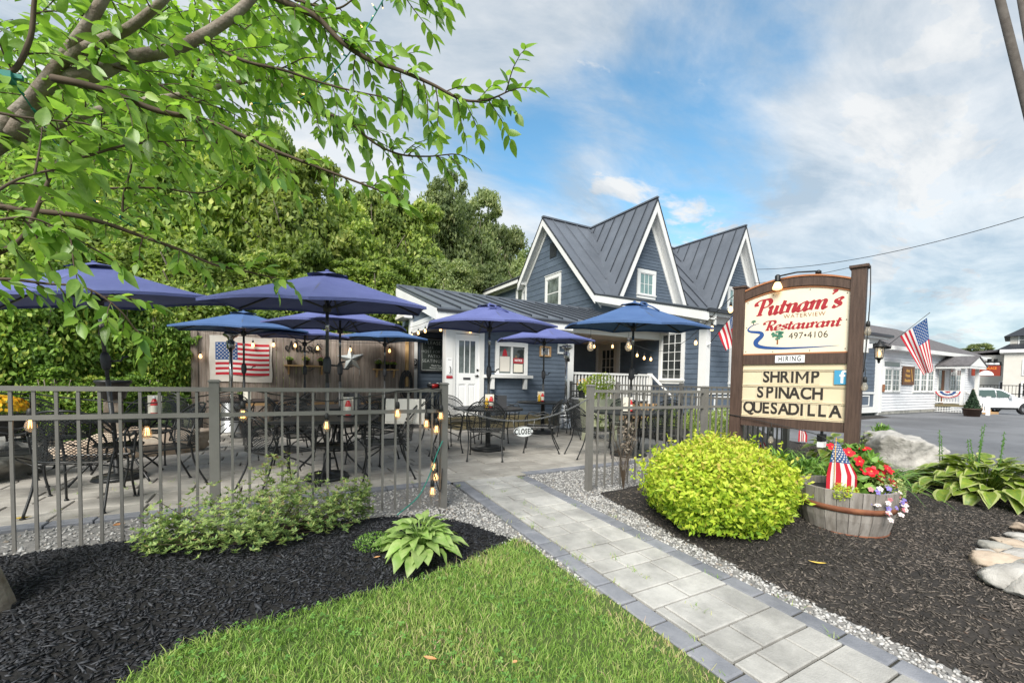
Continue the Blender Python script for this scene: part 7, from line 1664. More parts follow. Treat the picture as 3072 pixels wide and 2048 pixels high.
def add_twig(p, d, ln, sc=1.0, nl=None):
    d = d / np.linalg.norm(d); k = 6; P = [p]
    for i in range(k): d = d + np.array([rs.normal(0, .10), rs.normal(0, .10), -.10 + rs.normal(0, .06)]); d /= np.linalg.norm(d); P.append(P[-1] + d * ln / k)
    tw.tube(P, list(np.linspace(.0035, .0014, k + 1)), 4, cap=False)
    nl = nl or int(ln / .027) + 2
    for j in range(nl):
        f_ = (j + .7) / nl * k; i = min(k - 1, int(f_)); q = P[i] + (P[i + 1] - P[i]) * (f_ - i); dd = P[i + 1] - P[i]; dd /= np.linalg.norm(dd)
        s = np.cross(dd, [0, 0, 1.0]); s /= np.linalg.norm(s) + 1e-9; s *= (1 if j % 2 else -1)
        v = s * rs.uniform(.4, .9) + dd * rs.uniform(.35, .8) + np.array([0, 0, -rs.uniform(-.35, .80)]); v /= np.linalg.norm(v); leafP.append(q); leafD.append(v); leafS.append(sc * rs.uniform(.046, .088))
    v = d + np.array([0, 0, -.15]); leafP.append(P[-1]); leafD.append(v / np.linalg.norm(v)); leafS.append(sc * rs.uniform(.07, .10))
for bi, (pts, ra, rb) in enumerate(BR):
    P = catmull(pts, 8); L_ = np.concatenate([[0], np.cumsum([np.linalg.norm(b - a) for a, b in zip(P[:-1], P[1:])])]); tot = L_[-1]; step = (.040 if bi in (5, 6, 17) else .058) if rb < .012 else .080; s_ = .12 * tot if ra > .02 else .03
    while s_ < tot:
        i = min(len(P) - 2, int(np.searchsorted(L_, s_) - 1)); p = P[i] + (P[i + 1] - P[i]) * ((s_ - L_[i]) / (L_[i + 1] - L_[i] + 1e-9)); d = P[i + 1] - P[i]; d /= np.linalg.norm(d)
        o_ = rs.normal(0, 1, 3); o_ -= d * (o_ @ d); o_ /= np.linalg.norm(o_); v = d * rs.uniform(.3, 1.0) + o_ * rs.uniform(.5, 1.0)
        end = s_ / tot; ln = rs.uniform(.10, .30) * (1 - (.25 if bi in (5, 6) else .45) * end)
        # over the open sky at the right the tips stay slender
        add_twig(p, v, ln); s_ += step * rs.uniform(.6, 1.5)
    add_twig(P[-1], P[-1] - P[-2], .12)
# dense inner sprays at the left, behind the main limbs
for k in range(420):
    x = rs.uniform(-80, 1250); y = rs.uniform(-60, 1000) ; 
    if y > 1080 - .62 * max(0, x - 150) + (60 if x < 400 else 0): continue
    p = dep(x * K, y * K, rs.uniform(2.3, 4.2)); v = rs.normal(0, 1, 3) * [1, 1, .4] + _R * .4; add_twig(p, v, rs.uniform(.25, .45), 1.1)
tw.build('twigs', 'twig', ct, world=True, kind='stuff')
leafP, leafD, leafS = np.array(leafP), np.array(leafD), np.array(leafS); NL = len(leafP)
def leaf_frames(P, D, S, r):
    up = np.tile([0, 0, 1.0], (len(P), 1)) + r.normal(0, .55, (len(P), 3)); W_ = np.cross(D, up); W_ /= np.linalg.norm(W_, axis=1)[:, None] + 1e-9; Nn = np.cross(W_, D); return W_, Nn
lw, ln_ = leaf_frames(leafP, leafD, leafS, rs)
proto = leaf_mesh('cherry_leaf', 'cherry_leaf_piece', 1.0, .45, 6, None, .16, .20)
px_d = ((leafP - CAM) @ _fw); big_ = (leafS / np.maximum(px_d, .3)); vis = (px_d > .4)
order = np.argsort(-np.where(vis, big_, 0)); show = order[:300]; rest = order[300:]
for k in show:
    o = link('leaf', proto, ct); mt = Matrix.Identity(4); s = leafS[k]
    for i in range(3): mt[i][0] = leafD[k][i] * s; mt[i][1] = lw[k][i] * s; mt[i][2] = ln_[k][i] * s; mt[i][3] = leafP[k][i] - cb[i] 
    o.matrix_basis = mt
# the other leaves as one part: ovate, pointed, folded along the midrib
us = np.array([0, .12, .32, .55, .78, 1.0]); ws = np.array([.02, .15, .22, .205, .115, .0])
Vb = [(u, 0, -.16 * u * u) for u in us] + [(u, w, .20 * w - .16 * u * u) for u, w in zip(us, ws)] + [(u, -w, .20 * w - .16 * u * u) for u, w in zip(us, ws)]; Vb = np.array(Vb)
Fb = [(i, i + 1, 7 + i, 6 + i) for i in range(5)] + [(12 + i, 13 + i, i + 1, i) for i in range(5)]; Fb = np.array(Fb)
q = rest; V = leafP[q][:, None, :] - cb[None, None, :] + leafS[q][:, None, None] * (Vb[None, :, 0:1] * leafD[q][:, None, :] + Vb[None, :, 1:2] * lw[q][:, None, :] + Vb[None, :, 2:3] * ln_[q][:, None, :])
Fc = (Fb[None] + len(Vb) * np.arange(len(q))[:, None, None]).reshape(-1, 4)
link('leaves', fast_indexed('leaves', V.reshape(-1, 3), Fc, 'cherry_leaf', np.repeat(np.clip(rs.normal(.5, .24, len(q)), 0, 1), len(Fb)), smooth=True), ct, kind='stuff')
print('cherry leaves', NL)
# fairy lights wound along the branches
fl = thing('fairy_lights', 'green wire of tiny warm lights wound through the cherry branches', 'string lights', tuple(dep(0, 250, 1.6)))
m = MB(); wpts = catmull(br([(-60, 300, 1.5), (60, 370, 1.55), (170, 520, 1.65), (250, 640, 1.8), (340, 760, 1.95), (400, 870, 2.1), (490, 940, 2.25), (590, 1000, 2.4)]), 7); m.tube(wpts, .0028, 5); m.build('wire', 'cord_green', fl, world=True); m = MB()
w2 = catmull(br([(1130, 455, 2.4), (1220, 460, 2.4), (1330, 435, 2.35), (1440, 350, 2.25), (1530, 250, 2.18), (1600, 150, 2.15), (1650, 70, 2.15), (1690, 0, 2.15)]), 7); m.tube(w2, .003, 5); m.build('wire', 'cord_green', fl, world=True)
m = MB(); m2 = MB()
for i, p in enumerate(wpts[::3] + w2[::4]):
    d = np.array([rs.normal(0, 1), rs.normal(0, 1), rs.normal(0, .6)]); d /= np.linalg.norm(d); m.tube([p, p + d * .022], .0045, 5); m2.tube([p + d * .022, p + d * .034], [.0035, .001], 5)
m.build('bulb_holder', 'cord_green', fl, world=True, kind='stuff'); m2.build('tiny_bulb', 'bulb_lit', fl, world=True, kind='stuff')
m = MB(); pc = dep(15, 232, 1.45); m.obox(pc, np.array([.02, 0, .004]), np.array([0, .02, 0]), np.array([0, 0, .013])).obox(pc + [.03, 0, .01], np.array([.012, 0, .002]), np.array([0, .008, 0]), np.array([0, 0, .007])); m.build('plug', 'cord_green', fl, world=True)

# ---------------------------------------------------------------- woods behind the patio: every tree a trunk with limbs and a leafy crown
def crown_mesh(name, n, nclump, leaf, mat, seed, nl=11):
    """unit crown (radius 1, height 2 about the origin): several boughs, each a cloud of leaf sprays, with gaps between them"""
    r = np.random.default_rng(seed); lb = r.normal(0, 1, (nl, 3)); lb /= np.linalg.norm(lb, axis=1)[:, None]; lb *= r.uniform(.30, .78, (nl, 1)); lb[:, 2] = np.linspace(-.72, .80, nl) + r.normal(0, .08, nl); nar = 1 - .45 * np.clip(lb[:, 2], 0, 1); lb[:, 0] *= nar; lb[:, 1] *= nar
    lr = r.uniform(.26, .46, nl) * (1 - .25 * np.clip(lb[:, 2], 0, 1)); li = r.integers(0, nl, nclump); d = r.normal(0, 1, (nclump, 3)); d[:, 2] = d[:, 2] * .8 + .25; d /= np.linalg.norm(d, axis=1)[:, None]
    c = lb[li] + d * lr[li][:, None] * r.uniform(.55, 1.05, (nclump, 1)) * np.array([1.1, 1.1, .62]); cr_ = r.uniform(.06, .15, nclump); per = n // nclump; k = np.repeat(np.arange(nclump), per); e = r.normal(0, 1, (len(k), 3)); e /= np.linalg.norm(e, axis=1)[:, None]
    P = c[k] + e * r.uniform(0, 1, (len(k), 1)) ** .45 * cr_[k][:, None] * np.array([1.3, 1.3, .55]) ; P[:, 2] -= .25 * np.linalg.norm((P - c[k])[:, :2], axis=1) ; out_ = d[k]
    Q = leaf_quads(P, leaf * .62, leaf, r, .7, out_ * .7 + e * .6); tn = np.clip(r.normal(.42, .17, len(P)) + r.normal(0, .12, nl)[li][k] + r.normal(0, .12, nclump)[k], 0, 1)
    g = r.normal(0, 1, (n // 3, 3)); g /= np.linalg.norm(g, axis=1)[:, None]; g *= r.uniform(.25, .86, (len(g), 1)); g[:, :2] *= (1 - .45 * np.clip(g[:, 2:], 0, 1))   # loose leaves between the boughs
    Q = np.concatenate([Q, leaf_quads(g, leaf * .7, leaf * 1.15, r, .7, g)]); tn = np.concatenate([tn, np.clip(r.normal(.55, .2, len(g)), 0, 1)])
    return fast_mesh(name, Q, 4, mat, tn)
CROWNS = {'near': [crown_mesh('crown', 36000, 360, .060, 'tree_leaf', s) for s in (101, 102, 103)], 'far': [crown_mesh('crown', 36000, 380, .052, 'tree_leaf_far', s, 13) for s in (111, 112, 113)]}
def woods_tree(px, D, ytop, wid, label, kind, seed, low=1.6, mesh=None, base=0.0):
    p = dep(px, 1130, D); x, y = p[0], p[1]; H_ = dep(px, ytop, D)[2]; r = random.Random(seed); t = thing('broadleaf_tree', label, 'tree', (x, y, base), r.uniform(0, 6.28), 'trees behind the patio')
    m = MB(); m.tube(catmull([(0, 0, -.1), (.05, .02, H_ * .25), (-.04, .06, H_ * .5), (.05, 0, H_ * .85)], 5), list(np.linspace(.17 + .008 * H_, .03, 16)), 8)
    for k in range(7): a = r.uniform(0, 6.28); z = H_ * r.uniform(.25, .7); m.tube([(0, 0, z), (wid * .35 * math.cos(a), wid * .35 * math.sin(a), z + H_ * .10), (wid * .7 * math.cos(a), wid * .7 * math.sin(a), z + H_ * .2)], [.06, .04, .015], 5)
    m.build('trunk', 'bark', t); hz_ = (H_ - low) / 2
    for (sx, ox, oy, oz, k) in ((1, 0, 0, 0, 0),):
        o = link('crown', (mesh or CROWNS[kind])[seed % 3], t, (ox, oy, low + hz_ + oz), (0, 0, r.uniform(0, 6.28))); o.scale = (wid, wid, hz_ * 1.02)
    return t
TREES = [
    (1568, 34, 735, 3.0, 'low round tree just left of the house gable', 'far', 1), (1500, 36, 650, 3.2, 'tree left of the house gable, second from the roof', 'far', 2), (1420, 33, 590, 3.4, 'tall tree with a thin ragged top against the sky', 'far', 3),
    (1318, 29, 520, 3.4, 'tallest pointed tree in the middle of the woods', 'far', 1), (1225, 25, 610, 3.0, 'rounded bright tree behind the wing roof', 'near', 2), (1120, 24, 545, 3.2, 'bright green maple right of the cherry branches', 'near', 3),
    (1010, 21, 560, 2.8, 'dark maple in the middle of the woods', 'near', 1), (1330, 24, 760, 2.6, 'low bushy tree over the ridge of the wing', 'far', 2), (1130, 19, 770, 2.4, 'low dark tree behind the middle umbrella', 'near', 3), (1440, 27, 790, 2.6, 'low tree between wing roof and gable', 'far', 1),
    (880, 19, 470, 3.0, 'dense dark tree behind the flag fence', 'near', 2), (760, 20, 360, 3.2, 'tall tree mostly behind the cherry leaves', 'near', 3), (600, 18, 300, 3.2, 'tall tree over the left umbrella', 'near', 1), (930, 16, 800, 2.2, 'short bushy tree above the board fence', 'near', 1), (760, 15, 760, 2.2, 'short bushy tree left of the painted flag', 'near', 2),
    (420, 18, 250, 3.2, 'tall tree above the left hedge', 'near', 2), (230, 17, 230, 3.2, 'tall tree at the left above the hedge', 'near', 3), (40, 16, 250, 3.2, 'tall tree at the far left', 'near', 1), (-160, 16, 260, 3.2, 'tree beyond the left edge of the photo', 'near', 2), (560, 13.5, 700, 2.0, 'small tree over the hedge behind the left umbrella', 'near', 3),
    (330, 13, 640, 2.0, 'small tree behind the hedge at the left', 'near', 1), (120, 12, 620, 2.0, 'small tree at the left end of the hedge', 'near', 2), (-80, 11.5, 600, 2.0, 'small tree off the left end of the hedge', 'near', 3),
]
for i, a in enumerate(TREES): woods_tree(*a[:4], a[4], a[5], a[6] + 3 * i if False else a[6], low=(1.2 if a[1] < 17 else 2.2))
# second rank far back closes the gaps near the ground
for i, (px, D, yt, wd_) in enumerate(((1600, 46, 800, 5.0), (1380, 44, 760, 5.5), (1180, 38, 740, 5), (980, 34, 700, 5), (760, 30, 640, 5), (520, 28, 560, 5), (260, 26, 520, 5), (0, 25, 500, 5))):
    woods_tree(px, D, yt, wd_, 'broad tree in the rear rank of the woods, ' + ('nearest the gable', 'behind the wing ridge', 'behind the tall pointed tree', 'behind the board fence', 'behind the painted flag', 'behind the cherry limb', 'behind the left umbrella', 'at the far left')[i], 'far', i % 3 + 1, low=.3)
# hedge along the left side
HM = [crown_mesh('foliage', 12000, 150, .075, 'hedge_leaf', s) for s in (121, 122, 123)]
def hedge_shrub(x, y, w, h, label, seed):
    r = random.Random(seed); t = thing('hedge_shrub', label, 'shrub', (x, y, 0), r.uniform(0, 6.28), 'dark shrubs along the left side'); m = MB()
    for k in range(9): a = r.uniform(0, 6.28); q = r.uniform(.1, .5) * w; m.tube([(.1 * math.cos(a), .1 * math.sin(a), 0), (q * .4 * math.cos(a), q * .4 * math.sin(a), h * .4), (q * math.cos(a), q * math.sin(a), h * .85)], [.022, .016, .006], 5)
    m.build('stems', 'bark', t); o = link('foliage', HM[seed % 3], t, (0, 0, h * .53)); o.scale = (w, w, h * .50)
for i, (px, D, w, h) in enumerate(((530, 9.8, .5, 2.5), (470, 9.2, .75, 2.9), (375, 9.0, .9, 3.0), (280, 8.4, .95, 3.1), (180, 8.0, .95, 3.1), (90, 7.4, .95, 3.0), (0, 7.2, .95, 3.0), (-90, 7.0, .95, 3.0), (430, 8.3, .6, 1.3), (300, 7.6, .6, 1.2), (160, 7.1, .6, 1.3))):
    p = dep(px, 1130, D); hedge_shrub(p[0], p[1], w, h, 'dark shrub in the hedge, ' + ('beside the board fence', 'second from the board fence', 'right behind the left umbrella pole', 'left of the umbrella pole', 'over the empty flower pot', 'above the chrysanthemum bowl', 'at the left edge of the photo', 'beyond the left edge', 'low one below the umbrella pole', 'low one behind the left table', 'low one behind the chrysanthemums')[i], 30 + i)
# ---------------------------------------------------------------- white shop house on the right
wh = thing('white_house', 'low white clapboard shop with grey shingle roof and small porch on the right', 'building', (22.6, 8.2, 0))
WW = Wall((0, 8.2, 0), (1, 0, 0), (0, -1, 0)); ZB = .16
backing(wh, WW, [(22.52, .0), (35.0, .0), (35.0, 2.95), (22.52, 2.95)], 'white_siding')
holes = [(22.8, 24.52, .92, 2.36), (25.86, 28.42, .92, 2.2), (28.82, 29.86, .2, 2.1), (30.40, 32.25, .95, 2.25)]
siding(wh, WW, [(22.72, ZB), (34.9, ZB), (34.9, 2.72), (22.72, 2.72)], .125, 'white_siding', holes, lap=.03)
m = MB(); WW.box(m, 22.53, 22.72, 0, .035, .1, 2.9); m.build('corner_board', 'trim', wh, world=True); m = MB(); WW.box(m, 34.86, 35.02, 0, .035, .1, 2.9); m.build('corner_board', 'trim', wh, world=True)
m = MB(); WW.box(m, 22.53, 35.0, .001, .05, 2.72, 2.90); m.build('frieze', 'trim', wh, world=True)
m = MB(); WW.box(m, 22.55, 28.6, -.01, .02, .02, .155); m.build('foundation', 'stone_gray', wh, world=True)
window(wh, WW, 22.92, 23.62, 1.03, 1.98, 2, 4, .06, 'glass_curtain', mid=2); window(wh, WW, 23.72, 24.42, 1.03, 1.98, 2, 4, .06, 'glass_curtain', mid=2)
m = MB(); WW.box(m, 22.92, 24.42, .002, .012, 2.10, 2.30); m.build('transom_pane', 'glass_dark', wh, world=True)
for a in (25.98, 26.80, 27.62): window(wh, WW, a, a + .70, 1.02, 2.10, 2, 4, .06, 'glass_curtain', mid=2)
for a in (30.52, 31.40): window(wh, WW, a, a + .74, 1.06, 2.16, 2, 4, .06, 'glass_curtain', mid=2)
m = MB(); WW.box(m, 28.86, 28.96, 0, .04, .35, 2.08); WW.box(m, 29.72, 29.82, 0, .04, .35, 2.08); WW.box(m, 28.86, 29.82, 0, .042, 2.08, 2.16); d_ = m.build('door', 'trim', wh, world=True); m = MB(); WW.box(m, 28.96, 29.72, .002, .012, .35, 2.08); m.build('door_glass', 'glass_curtain', d_, world=True); m = MB(); WW.box(m, 29.4, 29.72, .013, .02, .35, 2.08); m.build('door_edge', 'sign_brown', d_, world=True)
# hip roof
EZ, RZ = 2.93, 4.6; sh = np.array([0, 0, -.06])
MB().prism([(22.3, 7.85, EZ), (35.3, 7.85, EZ), (32.1, 11.0, RZ), (22.3, 11.0, RZ)], sh).build('roof', 'shingle', wh, world=True)
MB().prism([(35.3, 7.85, EZ), (35.3, 14.2, EZ), (32.1, 11.0, RZ)], sh).build('roof', 'shingle', wh, world=True)
m = MB().box((22.5, 7.82, EZ - .16), (35.3, 7.86, EZ + .01)).box((22.5, 7.86, EZ - .16), (35.2, 8.14, EZ - .13)); m.build('eave', 'trim', wh, world=True)
# porch
pr0, pr1, pl0, pl1 = 28.62, 30.7, 8.17, 7.2
m = MB().box((pr0, pl1, .30), (pr1, pl0, .40)); m.build('porch_floor', 'old_timber', wh, world=True)
m = MB()
for q in range(10): m.bar((pr0 + .0, pl0 - .1 - q * .095, .02), (pr0, pl0 - .1 - q * .095, .27), .02, .03, (1, 0, 0))
for z in (.06, .14, .22): m.bar((pr0 - .012, pl0, z), (pr0 - .012, pl1, z), .02, .03)
m.build('porch_lattice', 'trim', wh, world=True)
for (x, y) in ((pr0 + .05, pl1 + .05), (pr1 - .05, pl1 + .05)): MB().box((x - .06, y - .06, .40), (x + .06, y + .06, 2.22)).build('porch_post', 'trim', wh, world=True)
for z in (.50, 1.04): MB().bar((pr0 + .05, pl0, z), (pr0 + .05, pl1 + .11, z), .05, .05).build('porch_rail', 'trim', wh, world=True)
for q in range(8): MB().box((pr0 + .03, pl0 - .08 - q * .10, .525), (pr0 + .07, pl0 - .05 - q * .10, 1.015)).build('porch_baluster', 'trim', wh, world=True)
m = MB(); m.prism([(pr0 - .25, pl0 - .02, 2.30), (pr0 - .25, pl1 - .25, 2.30), ((pr0 + pr1) / 2, pl1 - .25, 2.78), ((pr0 + pr1) / 2, pl0 - .02, 2.78)], sh); m.build('porch_roof', 'shingle', wh, world=True)
m = MB(); m.prism([(pr1 + .25, pl0 - .02, 2.30), (pr1 + .25, pl1 - .25, 2.30), ((pr0 + pr1) / 2, pl1 - .25, 2.78), ((pr0 + pr1) / 2, pl0 - .02, 2.78)], sh); m.build('porch_roof', 'shingle', wh, world=True)
m = MB(); m.prism([(pr0 - .2, pl1 - .22, 2.25), (pr1 + .2, pl1 - .22, 2.25), ((pr0 + pr1) / 2, pl1 - .22, 2.70)], np.array([0, .05, 0])); m.box((pr0 - .22, pl1 - .2, 2.14), (pr0 - .16, pl0 - .02, 2.26)).box((pr0 - .16, pl1 - .2, 2.14), (pr1 + .2, pl1 - .14, 2.245)); m.build('porch_gable', 'trim', wh, world=True)
for i, (z, y0) in enumerate(((.30, 7.2), (.20, 6.95), (.10, 6.7))): MB().box((pr0 + .7, y0 - .26, z - .12), (pr1 - .1, y0 - .002, z - .02)).build('porch_step', 'timber', wh, world=True)
sr = thing('step_railing', 'white railing beside the steps of the white shop porch', 'railing', (28.7, 6.3, 0)); a, b = np.array([28.75, 7.16, 1.02]), np.array([*dep(2937, 1200, 19.3)[:2], .74])
MB().bar(a, b, .05, .05).bar(a - [0, 0, .5], b - [0, 0, .5], .05, .05).build('rail', 'trim', sr, world=True)
for q in range(7): p = a + (b - a) * (q + .5) / 7; MB().box((p[0] - .02, p[1] - .02, p[2] - .5), (p[0] + .02, p[1] + .02, p[2])).build('baluster', 'trim', sr, world=True)
for (x, y) in [tuple(dep(q, 1200, D)[:2]) for q, D in ((2937, 19.3), (2966, 19.2))]: MB().box((x - .06, y - .06, 0), (x + .06, y + .06, .86)).build('newel_post', 'trim', sr, world=True)
PA_, PB_ = dep(2937, 1200, 19.3), dep(2966, 1200, 19.2); MB().bar((PA_[0], PA_[1], .74), (PB_[0], PB_[1], .74), .05, .05).bar((PA_[0], PA_[1], .16), (PB_[0], PB_[1], .16), .05, .05).build('rail', 'trim', sr, world=True)
for q in range(3): c = PA_ + (PB_ - PA_) * (q + 1) / 4; MB().box((c[0] - .02, c[1] - .02, .18), (c[0] + .02, c[1] + .02, .72)).build('baluster', 'trim', sr, world=True)
bu = thing('bunting', 'red white and blue half round bunting on the porch rail of the white shop', 'bunting', (pr0 - .01, 7.72, 1.04)); m = MB()
for k, (r0, r1, mi) in enumerate(((.0, .10, 0), (.10, .18, 1), (.18, .29, 2), (.29, .39, 1), (.39, .44, 0))):
    for q in range(14): a0_, a1_ = math.pi * q / 14, math.pi * (q + 1) / 14; P = lambda r, a: (-.02 - .012 * math.sin(9 * a) - .0, r * math.cos(a) * 1.02, -r * math.sin(a) * .72); m.add([P(r0, a0_), P(r1, a0_), P(r1, a1_), P(r0, a1_)], [(0, 1, 2, 3)], mi)
m.build('cloth', ['flag_red', 'flag_white', 'flag_blue'], bu)
ws = thing('shop_sign', 'brown wall sign with gold lettering between the windows of the white shop', 'sign', (25.2, 8.14, 1.73)); MB().box((-.62, -.03, -.42), (.62, 0, .42), ch=.0).build('board', 'brown_sign', ws)
for i, s_ in enumerate(('Anns', 'House', 'Beauties')): me = text_mesh(s_, .20, 'gold', .003, .002, xs=.95, shear=.2); me.transform(frame_mat((1, 0, 0), (0, 0, 1), (-.14, -.033, .22 - .22 * i))); link('lettering', me, ws)
MB().bar((.22, -.034, .30), (.40, -.034, -.25), .05, .01, (0, 1, 0)).build('emblem', 'gold', ws)
t = thing('house_number_sign', 'small dark plaque at the left corner of the white shop', 'sign', (22.78, 8.15, 1.15)); MB().box((-.10, -.02, -.16), (.10, 0, .16)).build('plaque', 'sign_brown', t); MB().lathe([(.04, 0), (.04, .004)], 12).build('disc', 'paper', t).location = (0, -.022, 0)
# hanging red sign on the road
rs_ = thing('hanging_red_sign', 'dark red hanging shop sign with a white fan shape beyond the porch', 'sign', tuple(dep(2960, 1190, 23))); c = dep(2956, 1110, 23.0); u = np.array([.80, -.6, 0]); W = Wall(c - u * 0, u, (-.6, -.80, 0))
m = MB(); W.box(m, -.66, .66, 0, .06, -.30, .26); m.build('board', 'red_sign', rs_, world=True); m = MB(); W.box(m, -.70, .72, .0, .07, .26, .30); W.box(m, -.70, .72, -.02, .04, .40, .46); W.box(m, .66, .72, -.02, .04, -.30, .46); m.build('frame', 'black', rs_, world=True); m = MB(); W.box(m, -.62, .62, .02, .03, .30, .40); m.build('top_strip', 'white', rs_, world=True)
for i, q in enumerate((-.35, .05, .35)): m = MB(); W.box(m, q - .03, q + .03, .05, .22, .46, .60); m.build('spot_light', 'black', rs_, world=True)
me = text_mesh('ANNS PLACE', .17, 'orange', .004, .002, xs=.95); me.transform(frame_mat(u, (0, 0, 1), W.p(0, .064, .10) - np.array(wpos(rs_)))); link('lettering', me, rs_)
m = MB(); P = [W.p(.36 * math.cos(a), .063, -.27 + .24 * math.sin(a)) for a in np.linspace(0, math.pi, 15)]; m.poly(P); m.build('shell_emblem', 'white', rs_, world=True)
# potted conifer by the steps
t = thing('potted_conifer', 'small dark conifer in a brown tub at the foot of the white porch steps', 'tree', (26.25, 6.3, 0)); MB().lathe([(.24, 0), (.30, .30), (.32, .30), (.32, .34), (.26, .34)], 18).build('tub', 'sign_wood', t); r = np.random.default_rng(5); n = 2600; z = r.uniform(0, 1, n) ** 1.3; a = r.uniform(0, 6.28, n); q = (1 - z) * .36 * r.uniform(.45, 1, n) + .02
link('crown', fast_mesh('crown', leaf_quads(np.stack([.75 * q * np.cos(a), .75 * q * np.sin(a), .34 + z * .80], 1), .025, .085, r, .2), 4, 'conifer', r.uniform(0, 1, n)), t); MB().tube([(0, 0, .2), (0, 0, 1.2)], .02, 6).build('trunk', 'bark', t)
# ---------------------------------------------------------------- white car: only its nose half shows
def car(p, rz, z):
    t = thing('parked_car', 'white crossover car parked beyond the porch steps', 'car', (p[0], p[1], z), rz)
    prof = [(-2.25, .35), (-2.30, .62), (-2.22, .86), (-1.55, .98), (-.95, 1.06), (-.15, 1.52), (.55, 1.62), (1.45, 1.58), (2.05, 1.10), (2.22, 1.0), (2.28, .55), (2.2, .32)]
    for_w = [(-1.45, .36, .37), (1.40, .36, .37)]; low_ = []
    for (wx, wz, wr) in reversed(for_w): low_ += [(wx + (wr + .04) * math.cos(a), .30 + (wr + .06) * math.sin(a)) for a in np.linspace(0, math.pi, 11)]
    sec = prof + low_; n = len(sec); m = MB(); v = []; ys = (-.90, -.86, .86, .90)
    def inset(x, z, k): return k * (1.0 if z < 1.0 else 1 - .20 * min(1, (z - 1.0) / .6))
    side = [(x, inset(x, z, -.90), z) for x, z in sec]; oth = [(x, inset(x, z, .90), z) for x, z in sec]; m.add(side + oth, [tuple(range(n - 1, -1, -1)), tuple(range(n, 2 * n))] + [(i, (i + 1) % n, n + (i + 1) % n, n + i) for i in range(n)]); m.build('body', 'car_white', t)
    for s in (-1, 1):
        g = lambda x, z: (x, s * (.90 * (1 - .20 * min(1, max(0, z - 1.0) / .6)) + .006), z)
        P = [g(-.82, 1.06), g(-.10, 1.45), g(.25, 1.50), g(.25, 1.05)]; MB().poly(P if s < 0 else P[::-1]).build('side_window', 'car_glass', t); P = [g(.32, 1.05), g(.32, 1.50), g(1.35, 1.48), g(1.75, 1.10)]; MB().poly(P if s < 0 else P[::-1]).build('side_window', 'car_glass', t)
        MB().box((-.62, min(s * .90, s * 1.08), 1.0), (-.42, max(s * .90, s * 1.08), 1.14), ch=.03).build('wing_mirror', 'car_white', t)
        MB().box((-1.02, min(s * .902, s * .915), .30), (.98, max(s * .902, s * .915), .42)).build('sill_trim', 'black', t)
        MB().box((-2.16, min(s * .55, s * .86), .74), (-1.90, max(s * .55, s * .86), .86), ch=.02).build('headlight', 'steel', t)
        for (wx, wz, wr) in for_w:
            w = MB(); w.lathe([(.24, -.11), (wr - .03, -.11), (wr, -.07), (wr, .07), (wr - .03, .11), (.24, .11)], 28, cap=False); w.v = [(a + wx, c + s * .80, b + wr) for a, b, c in w.v]; o = w.build('wheel', 'tyre', t)
            h = MB(); h.lathe([(.245, -.08), (.245, .105), (.225, .105), (.225, .06)], 24, cap=False)
            for k in range(5):
                for e in (-.13, .13): a = k * 1.2566 + e; h.bar((.03 * math.cos(a), .03 * math.sin(a), .095 * -s * -1), (.235 * math.cos(a), .235 * math.sin(a), .095), .035, .025, (0, 0, 1))
            h.lathe([(.05, .08), (.05, .11), (.01, .112)], 12); h.v = [(a + wx, c * s + s * .80, b + wr) for a, b, c in h.v]; h.build('rim', 'rim', o)
    MB().poly([(-.90, .78, 1.085), (-.90, -.78, 1.085), (-.18, -.70, 1.515), (-.18, .70, 1.515)]).build('windscreen', 'car_glass', t)
    return t
wpx = dep(3027, 1200, 27.2); car(np.array([wpx[0] + .9, wpx[1] - .35, 0]) + np.array([.35, .35, 0]), R_(180 - 32), -.385) if False else None
# heading right and slightly towards us
hd = np.array([.86, -.5, 0]); front = np.array([wpx[0], wpx[1], 0]); ctr_ = front - hd * 1.45; car(ctr_, math.atan2(hd[1], hd[0]) + math.pi, -.37)
# ---------------------------------------------------------------- far buildings
fb = thing('far_house', 'tall pale house with a dark hipped roof at the right edge', 'building', tuple(dep(3050, 1180, 40) * [1, 1, 0] + [0, 0, -.4])); fo = np.array(fb.location); fv = ray(3050, 1160) * [1, 1, 0]; fv /= np.linalg.norm(fv); fu = np.cross(fv, [0, 0, 1.0])
def fbox(m, a0, a1, b0, b1, z0, z1): c = fo + fu * (a0 + a1) / 2 + fv * (b0 + b1) / 2 + np.array([0, 0, (z0 + z1) / 2]); return m.obox(c, fu * (a1 - a0) / 2, fv * (b1 - b0) / 2, np.array([0, 0, (z1 - z0) / 2]))
fbox(MB(), -.9, 8, 0, 8, 0, 5.0).build('wall', 'cream_siding', fb, world=True); fbox(MB(), -1.2, 8.3, -.3, 8.3, 5.0, 5.3).build('roof_edge', 'trim', fb, world=True); fbox(MB(), -.6, 6, 1, 7, 5.3, 6.6).build('upper_wall', 'cream_siding', fb, world=True)
m = MB(); c = [fo + fu * a + fv * b + np.array([0, 0, z]) for a, b, z in ((-1, .5, 6.6), (6.5, .5, 6.6), (6.5, 7.5, 6.6), (-1, 7.5, 6.6), (2.8, 4, 9.4))]; m.add(c, [(0, 1, 4), (1, 2, 4), (2, 3, 4), (3, 0, 4), (3, 2, 1, 0)]); m.build('roof', 'gutter', fb, world=True)
m = MB(); c = [fo + fu * a + fv * b + np.array([0, 0, z]) for a, b, z in ((-1.4, -.3, 5.301), (8.3, -.3, 5.301), (6, .99, 5.9), (-.6, .99, 5.9))]; m.add(c, [(0, 1, 2, 3)]); c = [fo + fu * a + fv * b + np.array([0, 0, z]) for a, b, z in ((-1.4, 8.3, 5.301), (-1.4, -.3, 5.301), (-.61, 1, 5.9), (-.61, 7, 5.9))]; m.add(c, [(0, 1, 2, 3)]); m.build('lower_roof', 'gutter', fb, world=True)
